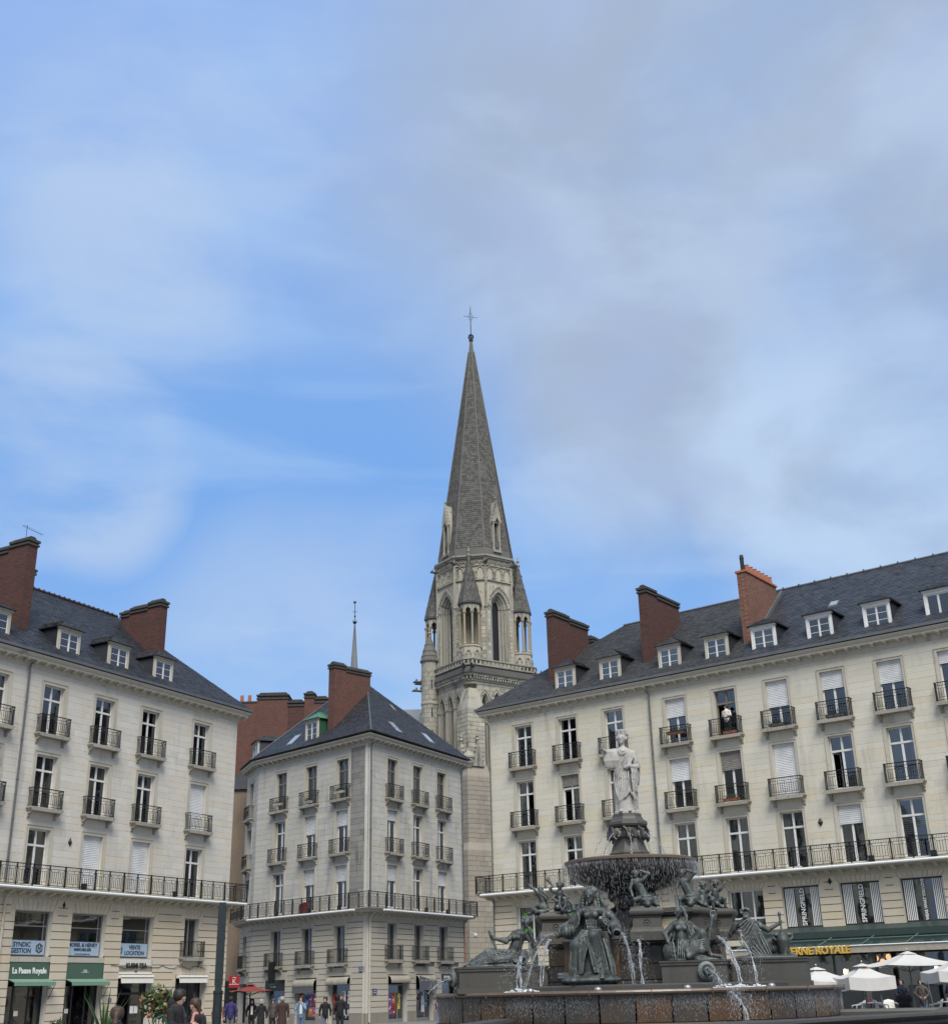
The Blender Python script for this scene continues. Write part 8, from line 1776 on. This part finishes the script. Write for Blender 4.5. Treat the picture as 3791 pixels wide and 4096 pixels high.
# ------------------------------------------------------------------ plants
def leafy(g, n, C_, Rr, mats, size=.06, long_=1.0, name='leaves', seed=1):
    q_ = random.Random(seed)
    for mi, m_ in enumerate(mats):
        mb = MB()
        for i in range(n//len(mats)):
            while True:
                v = Vector((q_.uniform(-1,1), q_.uniform(-1,1), q_.uniform(-1,1)))
                if .25 < v.length < 1: break
            p = Vector(C_)+Vector((v.x*Rr[0], v.y*Rr[1], v.z*Rr[2])); d = Vector((q_.gauss(0,1), q_.gauss(0,1), q_.gauss(0,.7))).normalized(); e = d.cross(Vector((q_.gauss(0,1), q_.gauss(0,1), 1))).normalized(); L = size*q_.uniform(.7,1.4)*long_; w = size*.32
            mb.add([tuple(p), tuple(p+d*L*.5+e*w), tuple(p+d*L), tuple(p+d*L*.5-e*w)], [(0,1,2,3)])
        o_ = mb.build(name, m_, g, kind='stuff')
def shrub(M, lab, h, Rr, mats, n=900, size=.08, stems=7, pot=None):
    g = tag(empty('potted_shrub', M=M), lab, 'shrub'); sb = MB(); q_ = random.Random(int(h*100))
    for k in range(stems): a = k*2.4; sb.tube([(.04*math.cos(a),.04*math.sin(a),.3),(.12*math.cos(a),.12*math.sin(a),h*.5),(Rr[0]*.6*math.cos(a),Rr[1]*.6*math.sin(a),h*(.8+.1*math.sin(k)))], [.018,.013,.007], 5)
    sb.build('stems', 'bark', g, kind='stuff'); leafy(g, n, (0,0,h-Rr[2]*.6), Rr, mats, size, 1.4, seed=int(h*37)); MB().lathe([(.2,0),(.27,.42),(.29,.45),(.25,.45),(.24,.4),(0,.4)], 14).build('pot', pot or 'shop_grey', g); return g
shrub(stand(-14.05, 33), 'shrub with green and reddish leaves in front of the wall beside the KUSMI TEA shop', 1.76, (.46,.40,.36), ['leaf_green','leaf_yellow','leaf_green','leaf_green','leaf_red'], 420, .13)
shrub(stand(-21.6, 30), 'dark leafy tree branch at the bottom left corner', 1.85, (.5,.5,.75), ['leaf_dark','leaf_green'], 1500, .07); shrub(stand(-18.15, 34), 'low yellowish green shrub in a pot between the two green shopfronts', 1.12, (.30,.3,.26), ['leaf_dark','leaf_green'], 500, .07)
g = tag(empty('spiky_plant', M=stand(-16.25, 31, .35)), 'spiky green plant with long narrow leaves behind the ponytailed woman', 'plant')
for k in range(26):
    a = k*2.4; L = .95+.3*math.sin(k*1.7); sp = .25+.45*((k*7)%10)/10; mb = MB(); pts = [(sp*t*math.cos(a)*L, sp*t*math.sin(a)*L, .45+L*(t-.35*sp*t*t)) for t in (0,.33,.66,1)]
    vs = []
    for i, p in enumerate(pts): w = (.022,.026,.018,.002)[i]; vs += [(p[0]-math.sin(a)*w, p[1]+math.cos(a)*w, p[2]), (p[0]+math.sin(a)*w, p[1]-math.cos(a)*w, p[2])]
    mb.add(vs, [(2*i, 2*i+1, 2*i+3, 2*i+2) for i in range(3)]); mb.build('leaf', 'leaf_green', g)
MB().lathe([(.2,0),(.28,.42),(.3,.45),(.24,.45),(0,.4)], 14).build('pot', 'shop_grey', g)
# window boxes and balcony plants
def planter(F, x, z, w, lab, mat='leaf_green', pots='terracotta'):
    g = tag(empty('window_box', M=F @ TR(x, -.25, z)), lab, 'planter'); MB().prism([(-w/2,0),(w/2,0),(w/2+.03,.16),(-w/2-.03,.16)], -.09, .09, 'y').build('box', pots, g); leafy(g, 160, (0,0,.25), (w/2,.12,.14), [mat], .07, seed=int(x*10))
planter(FC, 22.8, 14.32, .9, 'window box of dark flowers on a top balcony, right building', 'leaf_dark', 'shop_grey'); planter(FC, 19.6, 14.32, .8, 'straggly plant on the top balcony under the white shutter', 'leaf_dark', 'shop_grey'); planter(FC, 13.6, 14.75, 1.0, 'brown window boxes on the top balcony right of the downpipe', 'leaf_dark', 'cloth_rust'); planter(FC, 16.6, 10.78, .9, 'terracotta pots with plants on the balcony under the old grey shutter')
planter(FC, 16.9, 14.30, .7, 'terracotta pots at the feet of the person at the window', 'leaf_dark'); planter(FB, 6.46, 14.2, .7, 'white planter on the top middle balcony of the corner building', 'leaf_green', 'shop_white'); planter(FB, 9.98, 14.45, 1.0, 'white window boxes on the top balcony beside the building corner', 'leaf_green', 'shop_white'); planter(FB, 2.9, 14.45, .9, 'white window boxes on the top left balcony of the corner building', 'leaf_green', 'shop_white')
# the rest of the square's west side, mirrored in the windows opposite
bW = empty('apartment_building', M=FA); tag(bW, 'cream apartment building adjoining the left one, outside the frame and mirrored in windows opposite', 'building')
hw = [(c-.68, c+.68, a, b) for c in np.arange(-46, -8, 3.55) for a, b in ((14.2,16.75),(10.6,13.2),(7,9.6),(3.7,5.8))]
mb = MB(); wall_boxes(mb, -48, XA0-.05, 0, 17.8, hw, 0, .3); mb.build('wall', 'limestone_left', bW); MB().box(-48, XA0-.05, .31, .5, 0, 17.8).build('interior', 'interior', bW)
MB().add([(-48,-.6,18),(XA0-.05,-.6,18),(XA0-.05,6,23.9),(-48,6,23.9),(XA0-.05,12,18),(-48,12,18)], [(0,1,2,3),(3,2,4,5),(0,3,5),(1,4,2)]).build('roof', 'slate_old', bW); MB().box(-48, XA0-.05, -.6, 0, 17.6, 18.0).build('cornice', 'limestone_trim', bW)
